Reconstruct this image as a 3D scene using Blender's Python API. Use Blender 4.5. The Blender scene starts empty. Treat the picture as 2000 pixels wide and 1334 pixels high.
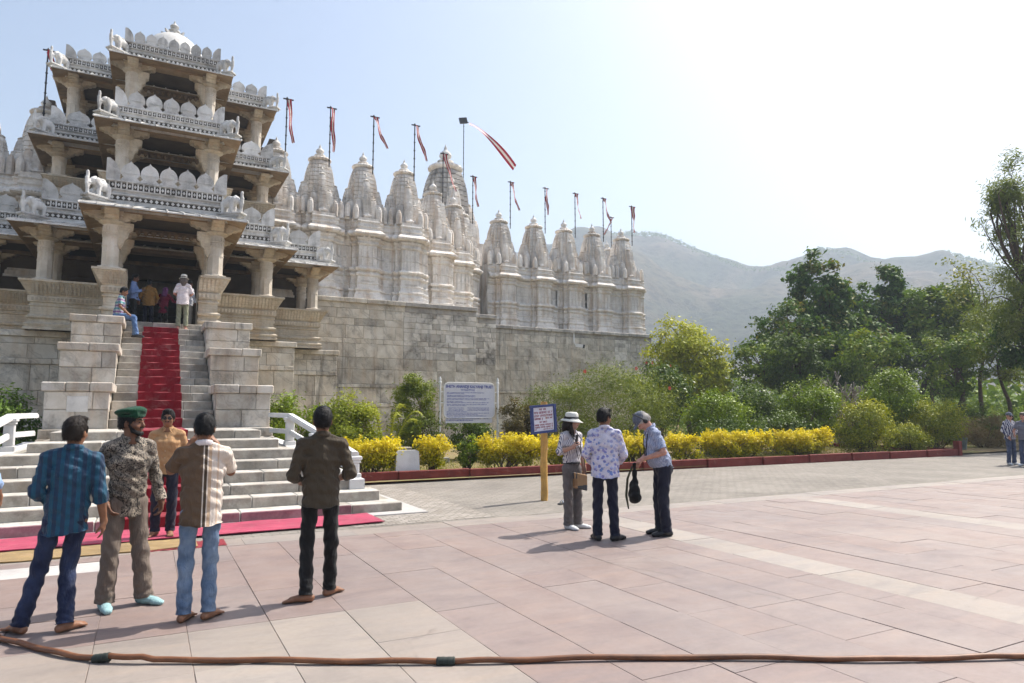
import bpy, math, random
import numpy as np
from mathutils import Vector, Matrix

# ------------------------------------------------------------------ camera, sky, sun, exposure
scene = bpy.context.scene
COL = scene.collection
YAW, TILT, EYE = math.radians(27.9), math.atan(136.0/1333.0), 1.68
cam_data = bpy.data.cameras.new('camera'); cam = bpy.data.objects.new('camera', cam_data)
COL.objects.link(cam); scene.camera = cam
cam_data.sensor_width = 36.0; cam_data.lens = 24.0; cam_data.clip_start = 0.05; cam_data.clip_end = 20000.0
cam.location = (0, 0, EYE)
_F = Vector((math.sin(YAW)*math.cos(TILT), math.cos(YAW)*math.cos(TILT), math.sin(TILT)))
cam.rotation_euler = _F.to_track_quat('-Z', 'Y').to_euler()

SUN_AZ, SUN_EL = math.radians(80.0), math.radians(54.0)
world = bpy.data.worlds.new('World'); scene.world = world; world.use_nodes = True
_n, _l = world.node_tree.nodes, world.node_tree.links
_n.clear()
_sky = _n.new('ShaderNodeTexSky'); _sky.sky_type = 'NISHITA'; _sky.sun_disc = False
_sky.sun_elevation = SUN_EL; _sky.sun_rotation = SUN_AZ
_sky.altitude = 300; _sky.air_density = 1.1; _sky.dust_density = 4.2; _sky.ozone_density = 0.4
_bg = _n.new('ShaderNodeBackground'); _bg.inputs['Strength'].default_value = 0.125
_out = _n.new('ShaderNodeOutputWorld')
_l.new(_sky.outputs[0], _bg.inputs[0]); _l.new(_bg.outputs[0], _out.inputs[0])

sun_data = bpy.data.lights.new('sun', 'SUN'); sun_data.energy = 5.0; sun_data.angle = math.radians(0.53)
sun_data.color = (1.0, 0.95, 0.87)
sun = bpy.data.objects.new('sun', sun_data); COL.objects.link(sun)
_sd = Vector((math.sin(SUN_AZ)*math.cos(SUN_EL), math.cos(SUN_AZ)*math.cos(SUN_EL), math.sin(SUN_EL)))
sun.rotation_euler = (-_sd).to_track_quat('-Z', 'Y').to_euler(); sun.location = (30, 5, 60)

scene.view_settings.view_transform = 'Standard'; scene.view_settings.look = 'None'
scene.view_settings.gamma = 1.0; scene.view_settings.use_curve_mapping = False
scene.view_settings.exposure = 0.76
scene.render.engine = 'CYCLES'
scene.cycles.use_denoising = True
scene.cycles.use_adaptive_sampling = True; scene.cycles.adaptive_threshold = 0.03
scene.cycles.max_bounces = 6; scene.cycles.diffuse_bounces = 3; scene.cycles.glossy_bounces = 2
scene.cycles.transmission_bounces = 2; scene.cycles.volume_bounces = 0; scene.cycles.transparent_max_bounces = 6
scene.cycles.caustics_reflective = False; scene.cycles.caustics_refractive = False

rng = random.Random(7)
nrng = np.random.default_rng(7)
PI = math.pi

# ------------------------------------------------------------------ object helpers
ORG = {}          # world origin of every object, so that meshes can be given in world coordinates

def reg(o, w):
    ORG[o.name] = Vector(w); return o

def thing(name, loc, label, cat, group=None, kind=None):
    o = bpy.data.objects.new(name, None); COL.objects.link(o)
    o.empty_display_size = 0.2; o.location = loc
    tag(o, label, cat, group, kind)
    return reg(o, loc)

def tag(o, label=None, cat=None, group=None, kind=None):
    if label: o['label'] = label
    if cat: o['category'] = cat
    if group: o['group'] = group
    if kind: o['kind'] = kind
    return o

def obj(name, V, F, mat=None, parent=None, loc=None, smooth=False, midx=None, kind=None, label=None, sharp=None):
    """V, F in world coordinates; the object's origin is loc, else its parent's origin, else 0."""
    org = Vector(loc) if loc is not None else (ORG[parent.name] if parent is not None else Vector((0, 0, 0)))
    V = np.asarray(V, dtype=np.float64).reshape(-1, 3) - np.array(org)
    me = bpy.data.meshes.new(name)
    if isinstance(F, np.ndarray):
        n = F.shape[0]; k = F.shape[1]
        me.vertices.add(len(V)); me.vertices.foreach_set('co', V.astype(np.float32).ravel())
        me.loops.add(n*k); me.loops.foreach_set('vertex_index', F.astype(np.int32).ravel())
        me.polygons.add(n); me.polygons.foreach_set('loop_start', np.arange(0, n*k, k, dtype=np.int32))
        me.polygons.foreach_set('loop_total', np.full(n, k, dtype=np.int32))
        me.update(calc_edges=True)
    else:
        me.from_pydata(V.tolist(), [], F); me.update()
    mats = mat if isinstance(mat, (list, tuple)) else [mat]
    for m in mats:
        if m is not None: me.materials.append(m)
    if midx is not None: me.polygons.foreach_set('material_index', np.asarray(midx, dtype=np.int32))
    if smooth:
        me.polygons.foreach_set('use_smooth', np.ones(len(me.polygons), dtype=bool))
        if sharp is not None:
            try: me.set_sharp_from_angle(angle=math.radians(sharp))
            except Exception: pass
    o = bpy.data.objects.new(name, me); COL.objects.link(o)
    return place(o, org, parent, kind, label)

def place(o, w, parent=None, kind=None, label=None):
    w = Vector(w)
    if parent is not None:
        o.parent = parent; o.location = w - ORG[parent.name]
    else:
        o.location = w
    if kind: o['kind'] = kind
    if label: o['label'] = label
    return reg(o, w)

def inst(name, me, w, parent=None, scale=None, rotz=0.0, kind=None, rot=None):
    o = bpy.data.objects.new(name, me); COL.objects.link(o)
    if scale is not None: o.scale = scale if hasattr(scale, '__len__') else (scale,)*3
    o.rotation_euler = rot if rot is not None else (0, 0, rotz)
    return place(o, w, parent, kind)

class MB:
    """mesh builder: collects verts and faces"""
    def __init__(s): s.v = []; s.f = []; s.m = []
    def add(s, V, F, mi=0):
        b = len(s.v); s.v.extend([tuple(p) for p in V]); s.f.extend([tuple(i+b for i in q) for q in F]); s.m.extend([mi]*len(F)); return s
    def box(s, x0, x1, y0, y1, z0, z1, mi=0, c=0.0):
        if c <= 0:
            V = [(x0,y0,z0),(x1,y0,z0),(x1,y1,z0),(x0,y1,z0),(x0,y0,z1),(x1,y0,z1),(x1,y1,z1),(x0,y1,z1)]
            return s.add(V, [(3,2,1,0),(4,5,6,7),(0,1,5,4),(1,2,6,5),(2,3,7,6),(3,0,4,7)], mi)
        V = []
        for (z, i) in ((z0, c), (z0+c, 0), (z1-c, 0), (z1, c)):
            V += octo(x0+i, x1-i, y0+i, y1-i, z, c if i == 0 else c*0.5)
        F = [tuple(range(7, -1, -1))]
        for k in range(3):
            for j in range(8): F.append((k*8+j, k*8+(j+1) % 8, (k+1)*8+(j+1) % 8, (k+1)*8+j))
        F.append(tuple(24+j for j in range(8)))
        return s.add(V, F, mi)
    def obox(s, c, ax, ay, az, hx, hy, hz, mi=0):
        c, ax, ay, az = map(Vector, (c, ax, ay, az)); V = []
        for k in (-1, 1):
            for (i, j) in ((-1,-1),(1,-1),(1,1),(-1,1)): V.append(c+ax*hx*i+ay*hy*j+az*hz*k)
        return s.add(V, [(3,2,1,0),(4,5,6,7),(0,1,5,4),(1,2,6,5),(2,3,7,6),(3,0,4,7)], mi)
    def lathe(s, cx, cy, prof, n=16, mi=0, rib=0.0, ph=0.0, cap=True, squash=1.0):
        V = []; F = []
        for (r, z) in prof:
            for j in range(n):
                a = 2*PI*j/n+ph; rr = r*(1-(rib if j % 2 else 0)); V.append((cx+rr*math.cos(a), cy+rr*math.sin(a)*squash, z))
        for i in range(len(prof)-1):
            for j in range(n): F.append((i*n+j, i*n+(j+1) % n, (i+1)*n+(j+1) % n, (i+1)*n+j))
        if cap:
            F.append(tuple(range(n-1, -1, -1))); F.append(tuple((len(prof)-1)*n+j for j in range(n)))
        return s.add(V, F, mi)
    def rings(s, R, closed=True, cap=True, mi=0):
        """loft equal-length rings of points"""
        n = len(R[0]); V = [p for r in R for p in r]; F = []
        for i in range(len(R)-1):
            for j in range(n if closed else n-1): F.append((i*n+j, i*n+(j+1) % n, (i+1)*n+(j+1) % n, (i+1)*n+j))
        if cap and closed:
            F.append(tuple(range(n-1, -1, -1))); F.append(tuple((len(R)-1)*n+j for j in range(n)))
        return s.add(V, F, mi)
    def tube(s, pts, r, n=8, mi=0):
        pts = [Vector(p) for p in pts]; R = []; up = None
        for i, p in enumerate(pts):
            t = (pts[min(i+1, len(pts)-1)]-pts[max(i-1, 0)]).normalized()
            if up is None:
                up = Vector((0, 0, 1)) if abs(t.z) < 0.9 else Vector((1, 0, 0))
            a = t.cross(up).normalized(); b = a.cross(t).normalized(); up = b
            rr = r[i] if hasattr(r, '__len__') else r
            R.append([p+a*rr*math.cos(2*PI*j/n)+b*rr*math.sin(2*PI*j/n) for j in range(n)])
        return s.rings(R, mi=mi)
    def prism(s, poly, o, u, v, w, d, mi=0):
        """polygon (a,b) -> o + a*u + b*v, extruded by d along w (both ends capped)"""
        o, u, v, w = map(Vector, (o, u, v, w)); n = len(poly)
        A = [o+u*a+v*b for a, b in poly]; B = [p+w*d for p in A]
        F = [tuple(range(n)), tuple(range(2*n-1, n-1, -1))]+[(j, j+n, (j+1) % n+n, (j+1) % n) for j in range(n)]
        return s.add(A+B, F, mi)
    def sweep(s, path, prof, mi=0, cap=True, closed_prof=False):
        """profile (offset, z) swept along a plan polyline with mitred corners; offset > 0 is to the right of travel"""
        P = [np.array(p, float) for p in path]; n = len(P); R = []
        for i in range(n):
            d0 = P[i]-P[i-1] if i > 0 else P[1]-P[0]; d1 = P[i+1]-P[i] if i < n-1 else P[-1]-P[-2]
            d0 = d0/np.linalg.norm(d0); d1 = d1/np.linalg.norm(d1)
            n0 = np.array([d0[1], -d0[0]]); n1 = np.array([d1[1], -d1[0]])
            m = n0+n1; q = m@m
            m = m*2/q if q > 1e-6 else n0
            R.append([(P[i][0]+m[0]*o, P[i][1]+m[1]*o, z) for o, z in prof])
        k = len(prof); V = [p for r in R for p in r]; F = []
        for i in range(n-1):
            for j in range(k if closed_prof else k-1): F.append((i*k+j, (i+1)*k+j, (i+1)*k+(j+1) % k, i*k+(j+1) % k))
        if cap and closed_prof:
            F.append(tuple(range(k-1, -1, -1))); F.append(tuple((n-1)*k+j for j in range(k)))
        return s.add(V, F, mi)
    def build(s, name, mat, parent=None, **kw):
        return obj(name, s.v, s.f, mat, parent, midx=s.m if isinstance(mat, (list, tuple)) else None, **kw)

def octo(x0, x1, y0, y1, z, c):
    return [(x0+c,y0,z),(x1-c,y0,z),(x1,y0+c,z),(x1,y1-c,z),(x1-c,y1,z),(x0+c,y1,z),(x0,y1-c,z),(x0,y0+c,z)]

# ------------------------------------------------------------------ material helpers
class NT:
    def __init__(s, name):
        s.mat = bpy.data.materials.new(name); s.mat.use_nodes = True
        s.t = s.mat.node_tree; s.n = s.t.nodes; s.l = s.t.links
        s.n.clear(); s.out = s.n.new('ShaderNodeOutputMaterial'); s.b = s.n.new('ShaderNodeBsdfPrincipled')
        s.l.new(s.b.outputs[0], s.out.inputs[0]); s._co = None
    def node(s, typ, **kw):
        o = s.n.new(typ)
        for k, v in kw.items(): setattr(o, k, v)
        return o
    def put(s, sock, v):
        if v is None: return
        if hasattr(v, 'links') or isinstance(v, bpy.types.NodeSocket): s.l.new(v, sock)
        else:
            if isinstance(v, (tuple, list)) and len(v) == 3 and sock.type == 'RGBA': v = (*v, 1)
            sock.default_value = v
    def coord(s, kind='Object', scale=(1, 1, 1), rot=(0, 0, 0), loc=(0, 0, 0)):
        if s._co is None: s._co = s.node('ShaderNodeTexCoord')
        m = s.node('ShaderNodeMapping'); s.l.new(s._co.outputs[kind], m.inputs[0])
        m.inputs['Scale'].default_value = scale; m.inputs['Rotation'].default_value = rot; m.inputs['Location'].default_value = loc
        return m.outputs[0]
    def world(s, scale=(1, 1, 1), loc=(0, 0, 0), rot=(0, 0, 0)):
        g = s.node('ShaderNodeNewGeometry'); m = s.node('ShaderNodeMapping'); s.l.new(g.outputs['Position'], m.inputs[0])
        m.inputs['Scale'].default_value = scale; m.inputs['Location'].default_value = loc; m.inputs['Rotation'].default_value = rot
        return m.outputs[0]
    def noise(s, vec, scale=1.0, detail=5.0, rough=0.55, dist=0.0, col=False):
        o = s.node('ShaderNodeTexNoise'); s.l.new(vec, o.inputs['Vector']); o.inputs['Scale'].default_value = scale
        o.inputs['Detail'].default_value = detail; o.inputs['Roughness'].default_value = rough; o.inputs['Distortion'].default_value = dist
        return o.outputs['Color' if col else 'Fac']
    def voro(s, vec, scale=1.0, feature='F1', out='Distance', rand=1.0):
        o = s.node('ShaderNodeTexVoronoi', feature=feature); s.l.new(vec, o.inputs['Vector']); o.inputs['Scale'].default_value = scale
        o.inputs['Randomness'].default_value = rand
        return o.outputs[out]
    def wave(s, vec, scale=1.0, dist=2.0, detail=3.0, dscale=1.5, direction='Z', prof='SIN'):
        o = s.node('ShaderNodeTexWave', bands_direction=direction, wave_profile=prof); s.l.new(vec, o.inputs['Vector'])
        o.inputs['Scale'].default_value = scale; o.inputs['Distortion'].default_value = dist
        o.inputs['Detail'].default_value = detail; o.inputs['Detail Scale'].default_value = dscale
        return o.outputs['Fac']
    def ramp(s, fac, stops, interp='LINEAR'):
        o = s.node('ShaderNodeValToRGB'); s.l.new(fac, o.inputs[0]); e = o.color_ramp.elements; o.color_ramp.interpolation = interp
        while len(e) < len(stops): e.new(0.5)
        for i, (p, c) in enumerate(stops):
            e[i].position = p; c = (c, c, c) if not hasattr(c, '__len__') else c; e[i].color = (*c[:3], 1)
        return o.outputs[0]
    def mix(s, fac, a, b, mode='MIX'):
        o = s.node('ShaderNodeMix', data_type='RGBA', blend_type=mode)
        s.put(o.inputs[0], fac); s.put(o.inputs[6], a); s.put(o.inputs[7], b); return o.outputs[2]
    def math(s, op, a, b=None, clamp=False):
        o = s.node('ShaderNodeMath', operation=op, use_clamp=clamp); s.put(o.inputs[0], a)
        if b is not None: s.put(o.inputs[1], b)
        return o.outputs[0]
    def sep(s, vec):
        o = s.node('ShaderNodeSeparateXYZ'); s.l.new(vec, o.inputs[0]); return o.outputs
    def comb(s, x, y, z):
        o = s.node('ShaderNodeCombineXYZ'); s.put(o.inputs[0], x); s.put(o.inputs[1], y); s.put(o.inputs[2], z); return o.outputs[0]
    def rand(s):
        return s.node('ShaderNodeObjectInfo').outputs['Random']
    def attr(s, name, out='Color'):
        o = s.node('ShaderNodeAttribute'); o.attribute_name = name; return o.outputs[out]
    def bump(s, h, strength=0.3, dist=0.02):
        o = s.node('ShaderNodeBump'); s.l.new(h, o.inputs['Height']); o.inputs['Strength'].default_value = strength
        o.inputs['Distance'].default_value = dist; s.l.new(o.outputs[0], s.b.inputs['Normal'])
    def done(s, col, rough=0.8, spec=0.3):
        s.put(s.b.inputs['Base Color'], col); s.put(s.b.inputs['Roughness'], rough)
        s.b.inputs['Specular IOR Level'].default_value = spec
        return s.mat

def stone(name, c0, c1, c2, stain=0.5, streak=0.4, ochre=0.0, scale=1.0, rnd=0.25, vein=0.0, rough=0.75, bump=0.25, stain_col=(0.06, 0.055, 0.05), dim=1.0, carve=0.0):
    """weathered stone: two-tone mottling, dark lichen patches and rain streaks, ochre streaks, marble veins; each block its own tone"""
    c0, c1, c2 = [tuple(min(0.82, q*dim) for q in c) for c in (c0, c1, c2)]
    t = NT(name); p = t.world(); r = t.rand()
    pj = t.node('ShaderNodeVectorMath', operation='ADD'); t.l.new(p, pj.inputs[0])
    cb = t.comb(t.math('MULTIPLY', r, 37.0), t.math('MULTIPLY', r, 91.0), t.math('MULTIPLY', r, 53.0)); t.l.new(cb, pj.inputs[1]); q = pj.outputs[0]
    a = t.noise(q, 1.3*scale, 6, 0.6); col = t.ramp(a, [(0.30, c0), (0.5, c1), (0.72, c2)])
    rr = t.ramp(r, [(0.0, 1-rnd), (0.5, 1.0), (1.0, 1+rnd*0.35)]); col = t.mix(1.0, col, rr, 'MULTIPLY')
    if vein > 0:
        w = t.wave(q, 0.7*scale, 9.0, 4.0, 1.2, 'DIAGONAL'); vf = t.ramp(w, [(0.0, 0.0), (0.80, 0.0), (0.93, 1.0), (1.0, 0.2)])
        col = t.mix(t.math('MULTIPLY', vf, vein), col, tuple(x*0.42 for x in c0))
    if ochre > 0:
        m2 = t.node('ShaderNodeMapping'); t.l.new(p, m2.inputs[0]); m2.inputs['Scale'].default_value = (2.6, 2.6, 0.35)
        o = t.noise(m2.outputs[0], 1.0, 5, 0.6); of = t.ramp(o, [(0.48, 0.0), (0.66, 1.0)])
        col = t.mix(t.math('MULTIPLY', of, ochre), col, (0.50, 0.33, 0.18))
    if streak > 0:
        m3 = t.node('ShaderNodeMapping'); t.l.new(p, m3.inputs[0]); m3.inputs['Scale'].default_value = (3.2, 3.2, 0.28)
        o = t.noise(m3.outputs[0], 1.0, 6, 0.65); of = t.ramp(o, [(0.52, 0.0), (0.72, 1.0)])
        big = t.ramp(t.noise(p, 0.22, 3, 0.5), [(0.42, 0.1), (0.62, 1.0)])
        col = t.mix(t.math('MULTIPLY', t.math('MULTIPLY', of, streak), big), col, stain_col)
    if stain > 0:
        o = t.noise(p, 0.9*scale, 8, 0.68, 0.4); of = t.ramp(o, [(0.50, 0.0), (0.64, 1.0)])
        fine = t.ramp(t.noise(q, 7*scale, 6, 0.7), [(0.35, 0.25), (0.65, 1.0)])
        col = t.mix(t.math('MULTIPLY', t.math('MULTIPLY', of, fine), stain), col, stain_col)
    h = t.noise(q, 9*scale, 8, 0.65)
    if carve > 0:                                   # shallow carving: cells and courses, with the recesses coloured darker
        ce = t.voro(t.world((1, 1, 1.4)), 8.5, rand=0.55); co = t.wave(p, 4.2, 0.6, 2.0, 1.0, 'Z')
        cv = t.math('ADD', t.math('MULTIPLY', ce, -1.2), t.math('MULTIPLY', co, 0.35)); h = t.math('ADD', t.math('MULTIPLY', h, 0.5), t.math('MULTIPLY', cv, carve))
        col = t.mix(t.math('MULTIPLY', t.ramp(ce, [(0.42, 0.0), (0.72, 1.0)]), min(0.6, carve*0.28)), col, tuple(x*0.45 for x in c0)); bump = 0.5
    t.bump(h, bump, 0.03)
    return t.done(col, rough)

def plain(name, col, rough=0.6, spec=0.4, metal=0.0, var=0.0, scale=8.0, bump=0.0):
    t = NT(name); c = col
    if var > 0 or bump > 0:
        p = t.coord('Object'); nz = t.noise(p, scale, 5, 0.6)
        if var > 0: c = t.mix(1.0, col, t.ramp(nz, [(0.3, 1-var), (0.7, 1+var*0.6)]), 'MULTIPLY')
        if bump > 0: t.bump(nz, bump, 0.01)
    t.b.inputs['Metallic'].default_value = metal
    return t.done(c, rough, spec)

M = {}
# pale marble of the shrine wall and spires; warmer sandstone-like marble of the pavilion
M['marble'] = stone('weathered_marble', (0.58, 0.535, 0.48), (0.75, 0.71, 0.655), (0.82, 0.80, 0.76), stain=0.34, streak=0.5, ochre=0.42, scale=1.2, carve=0.5)
M['marble_dark'] = stone('blackened_marble', (0.30, 0.28, 0.25), (0.46, 0.43, 0.39), (0.60, 0.57, 0.52), stain=0.65, streak=0.8, ochre=0.12, scale=1.3, carve=0.6)
M['warm'] = stone('warm_carved_marble', (0.46, 0.39, 0.295), (0.60, 0.53, 0.42), (0.70, 0.645, 0.545), stain=0.2, streak=0.3, ochre=0.4, scale=1.6, carve=0.7, stain_col=(0.13, 0.10, 0.07))
M['parapet'] = stone('grey_white_parapet_marble', (0.46, 0.455, 0.44), (0.61, 0.605, 0.585), (0.72, 0.715, 0.70), stain=0.6, streak=0.6, ochre=0.10, scale=1.9, rnd=0.25)
M['column'] = stone('column_marble', (0.56, 0.50, 0.41), (0.68, 0.62, 0.53), (0.76, 0.71, 0.64), stain=0.12, streak=0.3, ochre=0.25, scale=2.0, stain_col=(0.2, 0.15, 0.1))
M['block'] = stone('ashlar_block_marble', (0.45, 0.40, 0.325), (0.605, 0.555, 0.47), (0.73, 0.69, 0.61), stain=0.65, streak=0.95, ochre=0.26, scale=1.1, rnd=0.24, vein=0.4)
M['block2'] = stone('blackened_block_marble', (0.46, 0.42, 0.36), (0.64, 0.60, 0.53), (0.76, 0.73, 0.67), stain=0.95, streak=0.95, ochre=0.15, scale=1.1, rnd=0.35, vein=0.35)
M['pier'] = stone('pier_marble', (0.46, 0.40, 0.33), (0.60, 0.55, 0.475), (0.72, 0.68, 0.62), stain=0.6, streak=0.75, ochre=0.32, scale=1.5, rnd=0.30, vein=0.3, dim=0.86)
M['step'] = stone('step_marble', (0.46, 0.43, 0.38), (0.62, 0.59, 0.53), (0.74, 0.72, 0.67), stain=0.55, streak=0.5, ochre=0.15, scale=2.4, rnd=0.25, vein=0.2, stain_col=(0.10, 0.09, 0.08), dim=0.78)
M['riser'] = stone('dark_riser_stone', (0.26, 0.23, 0.19), (0.38, 0.345, 0.295), (0.52, 0.48, 0.42), stain=0.6, streak=0.5, ochre=0.12, scale=2.6, rnd=0.35, vein=0.15, stain_col=(0.10, 0.09, 0.08))  # front faces of the steps, a darker stone than the treads
M['mortar'] = stone('dark_mortar', (0.20, 0.18, 0.15), (0.28, 0.26, 0.22), (0.36, 0.33, 0.28), stain=0.5, streak=0.3, ochre=0.1)
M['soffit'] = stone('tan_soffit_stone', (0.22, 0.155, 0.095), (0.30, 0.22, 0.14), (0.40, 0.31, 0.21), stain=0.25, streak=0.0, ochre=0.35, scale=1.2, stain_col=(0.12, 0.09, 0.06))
M['white_stone'] = stone('white_railing_stone', (0.66, 0.65, 0.63), (0.76, 0.75, 0.73), (0.82, 0.81, 0.80), stain=0.1, streak=0.15, scale=2.0, rnd=0.08, bump=0.1, dim=0.86)
M['dome'] = stone('whitewashed_dome', (0.55, 0.53, 0.50), (0.66, 0.645, 0.61), (0.73, 0.715, 0.69), stain=0.2, streak=0.3, scale=1.0, rnd=0.05, bump=0.08)
M['hole_shade'] = plain('painted_shade_of_piercings', (0.07, 0.062, 0.052), 0.95, var=0.4, scale=6)  # painted shade: dark strips behind the frieze bars stand in for the holes
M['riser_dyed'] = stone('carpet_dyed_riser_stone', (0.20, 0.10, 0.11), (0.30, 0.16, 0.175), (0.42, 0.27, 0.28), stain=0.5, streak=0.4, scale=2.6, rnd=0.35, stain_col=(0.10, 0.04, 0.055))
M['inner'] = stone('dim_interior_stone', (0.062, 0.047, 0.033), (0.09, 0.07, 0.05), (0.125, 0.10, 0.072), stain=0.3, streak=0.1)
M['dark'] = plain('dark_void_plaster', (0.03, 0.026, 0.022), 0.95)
M['wood'] = plain('varnished_post_wood', (0.52, 0.29, 0.07), 0.5, var=0.25, scale=6)
M['black_metal'] = plain('black_metal', (0.03, 0.03, 0.035), 0.45)
M['grey_metal'] = plain('pale_grey_metal', (0.55, 0.56, 0.58), 0.4)
# ------------------------------------------------------------------ ground, plaza, courtyard
def slab_mat(name, cols, grout_dark=0.0, streaks=0.35):
    t = NT(name); p = t.world(); r = t.rand()
    pj = t.node('ShaderNodeVectorMath', operation='ADD'); t.l.new(p, pj.inputs[0])
    t.l.new(t.comb(t.math('MULTIPLY', r, 71.0), t.math('MULTIPLY', r, 23.0), 0.0), pj.inputs[1]); q = pj.outputs[0]
    cols = [tuple(q*0.76 for q in c) for c in cols]
    base = t.ramp(r, [(i/(len(cols)-1), c) for i, c in enumerate(cols)])
    m = t.node('ShaderNodeMapping'); t.l.new(q, m.inputs[0]); m.inputs['Scale'].default_value = (0.7, 2.6, 1); m.inputs['Rotation'].default_value = (0, 0, 0.25)
    s1 = t.noise(m.outputs[0], 1.6, 6, 0.62, 0.8)
    col = t.mix(1.0, base, t.ramp(s1, [(0.25, (0.80, 0.80, 0.84)), (0.5, (1, 1, 1)), (0.75, (1.12, 1.06, 1.0))]), 'MULTIPLY')
    d = t.ramp(t.noise(p, 0.5, 5, 0.6), [(0.35, (0.92, 0.92, 0.94)), (0.6, (1.03, 1.02, 1.02))]); col = t.mix(1.0, col, d, 'MULTIPLY')
    f = t.ramp(t.noise(p, 22, 6, 0.7), [(0.3, 0.90), (0.7, 1.06)]); col = t.mix(1.0, col, f, 'MULTIPLY')
    # scuffs and worn pale spots
    sc = t.ramp(t.noise(p, 2.2, 9, 0.75, 1.5), [(0.66, 0.0), (0.74, 1.0)]); col = t.mix(t.math('MULTIPLY', sc, streaks), col, (0.46, 0.42, 0.39))
    sd = t.ramp(t.noise(p, 1.1, 9, 0.72, 1.0), [(0.63, 0.0), (0.74, 1.0)]); col = t.mix(t.math('MULTIPLY', sd, 0.35), col, (0.20, 0.16, 0.15))
    ed = t.ramp(t.voro(t.mix(0.12, p, t.noise(p, 2.5, 5, 0.7, col=True)), 0.55, 'DISTANCE_TO_EDGE'), [(0.0, 1.0), (0.006, 0.0)]); msk = t.ramp(t.noise(p, 0.7, 4, 0.6), [(0.56, 0.0), (0.64, 1.0)])
    col = t.mix(t.math('MULTIPLY', t.math('MULTIPLY', ed, msk), 0.75), col, (0.11, 0.085, 0.075))
    dust = t.ramp(t.noise(p, 0.9, 7, 0.68, 0.8), [(0.42, 0.0), (0.66, 1.0)]); col = t.mix(t.math('MULTIPLY', dust, 0.30), col, (0.34, 0.29, 0.262))
    gr = t.ramp(t.noise(p, 0.33, 7, 0.7, 0.6), [(0.50, 0.0), (0.70, 1.0)]); col = t.mix(t.math('MULTIPLY', gr, 0.20), col, (0.185, 0.155, 0.15))
    t.bump(t.noise(p, 14, 8, 0.7), 0.12, 0.01)
    return t.done(col, t.ramp(t.noise(p, 3, 4, 0.6), [(0.3, 0.45), (0.7, 0.65)]), 0.35)
M['slab'] = slab_mat('pink_sandstone_slab', [(0.296, 0.225, 0.202), (0.298, 0.233, 0.212), (0.281, 0.226, 0.209), (0.309, 0.229, 0.201), (0.291, 0.225, 0.205), (0.303, 0.238, 0.212)])
M['cream'] = slab_mat('cream_sandstone_slab', [(0.41, 0.365, 0.32), (0.349, 0.298, 0.256), (0.361, 0.315, 0.273), (0.336, 0.302, 0.269), (0.365, 0.307, 0.260)])
M['white_slab'] = slab_mat('white_marble_inlay', [(0.60, 0.58, 0.55), (0.64, 0.62, 0.59)], streaks=0.1)
M['joint'] = plain('joint_grit', (0.25, 0.195, 0.17), 0.95, var=0.6, scale=12)

def brick_paving(name, c1, c2, mort, bw, bh, rot=0.0):
    t = NT(name); p = t.world(rot=(0, 0, rot))
    b = t.node('ShaderNodeTexBrick'); t.l.new(p, b.inputs['Vector'])
    b.inputs['Color1'].default_value = (*c1, 1); b.inputs['Color2'].default_value = (*c2, 1); b.inputs['Mortar'].default_value = (*mort, 1)
    b.inputs['Scale'].default_value = 1.0; b.inputs['Mortar Size'].default_value = 0.012; b.inputs['Brick Width'].default_value = bw; b.inputs['Row Height'].default_value = bh
    b.inputs['Mortar Smooth'].default_value = 0.4
    w = t.world(); n1 = t.ramp(t.noise(w, 0.6, 6, 0.6, 0.5), [(0.3, (0.78, 0.76, 0.74)), (0.7, (1.12, 1.10, 1.07))]); col = t.mix(1.0, b.outputs['Color'], n1, 'MULTIPLY')
    n2 = t.ramp(t.noise(w, 18, 6, 0.7), [(0.3, 0.8), (0.7, 1.12)]); col = t.mix(1.0, col, n2, 'MULTIPLY')
    h = t.math('ADD', t.math('MULTIPLY', b.outputs['Fac'], -1.0), t.math('MULTIPLY', t.noise(w, 40, 4, 0.7), 0.5)); t.bump(h, 0.5, 0.012)
    return t.done(col, 0.85)
M['paver'] = brick_paving('grey_brick_paving', (0.215, 0.198, 0.176), (0.265, 0.244, 0.22), (0.165, 0.15, 0.132), 0.24, 0.12, 0.0)
M['cobble'] = brick_paving('pale_cobble_strip', (0.25, 0.228, 0.20), (0.36, 0.335, 0.305), (0.17, 0.15, 0.13), 0.16, 0.11, 0.0)

t = NT('dry_garden_soil'); p = t.world()
c = t.ramp(t.noise(p, 0.35, 6, 0.65), [(0.3, (0.16, 0.115, 0.07)), (0.5, (0.24, 0.185, 0.10)), (0.7, (0.17, 0.19, 0.06))])
c = t.mix(1.0, c, t.ramp(t.noise(p, 6, 6, 0.7), [(0.3, 0.75), (0.7, 1.15)]), 'MULTIPLY'); t.bump(t.noise(p, 4, 8, 0.7), 0.6, 0.08)
M['soil'] = t.done(c, 0.95, 0.1)

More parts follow.
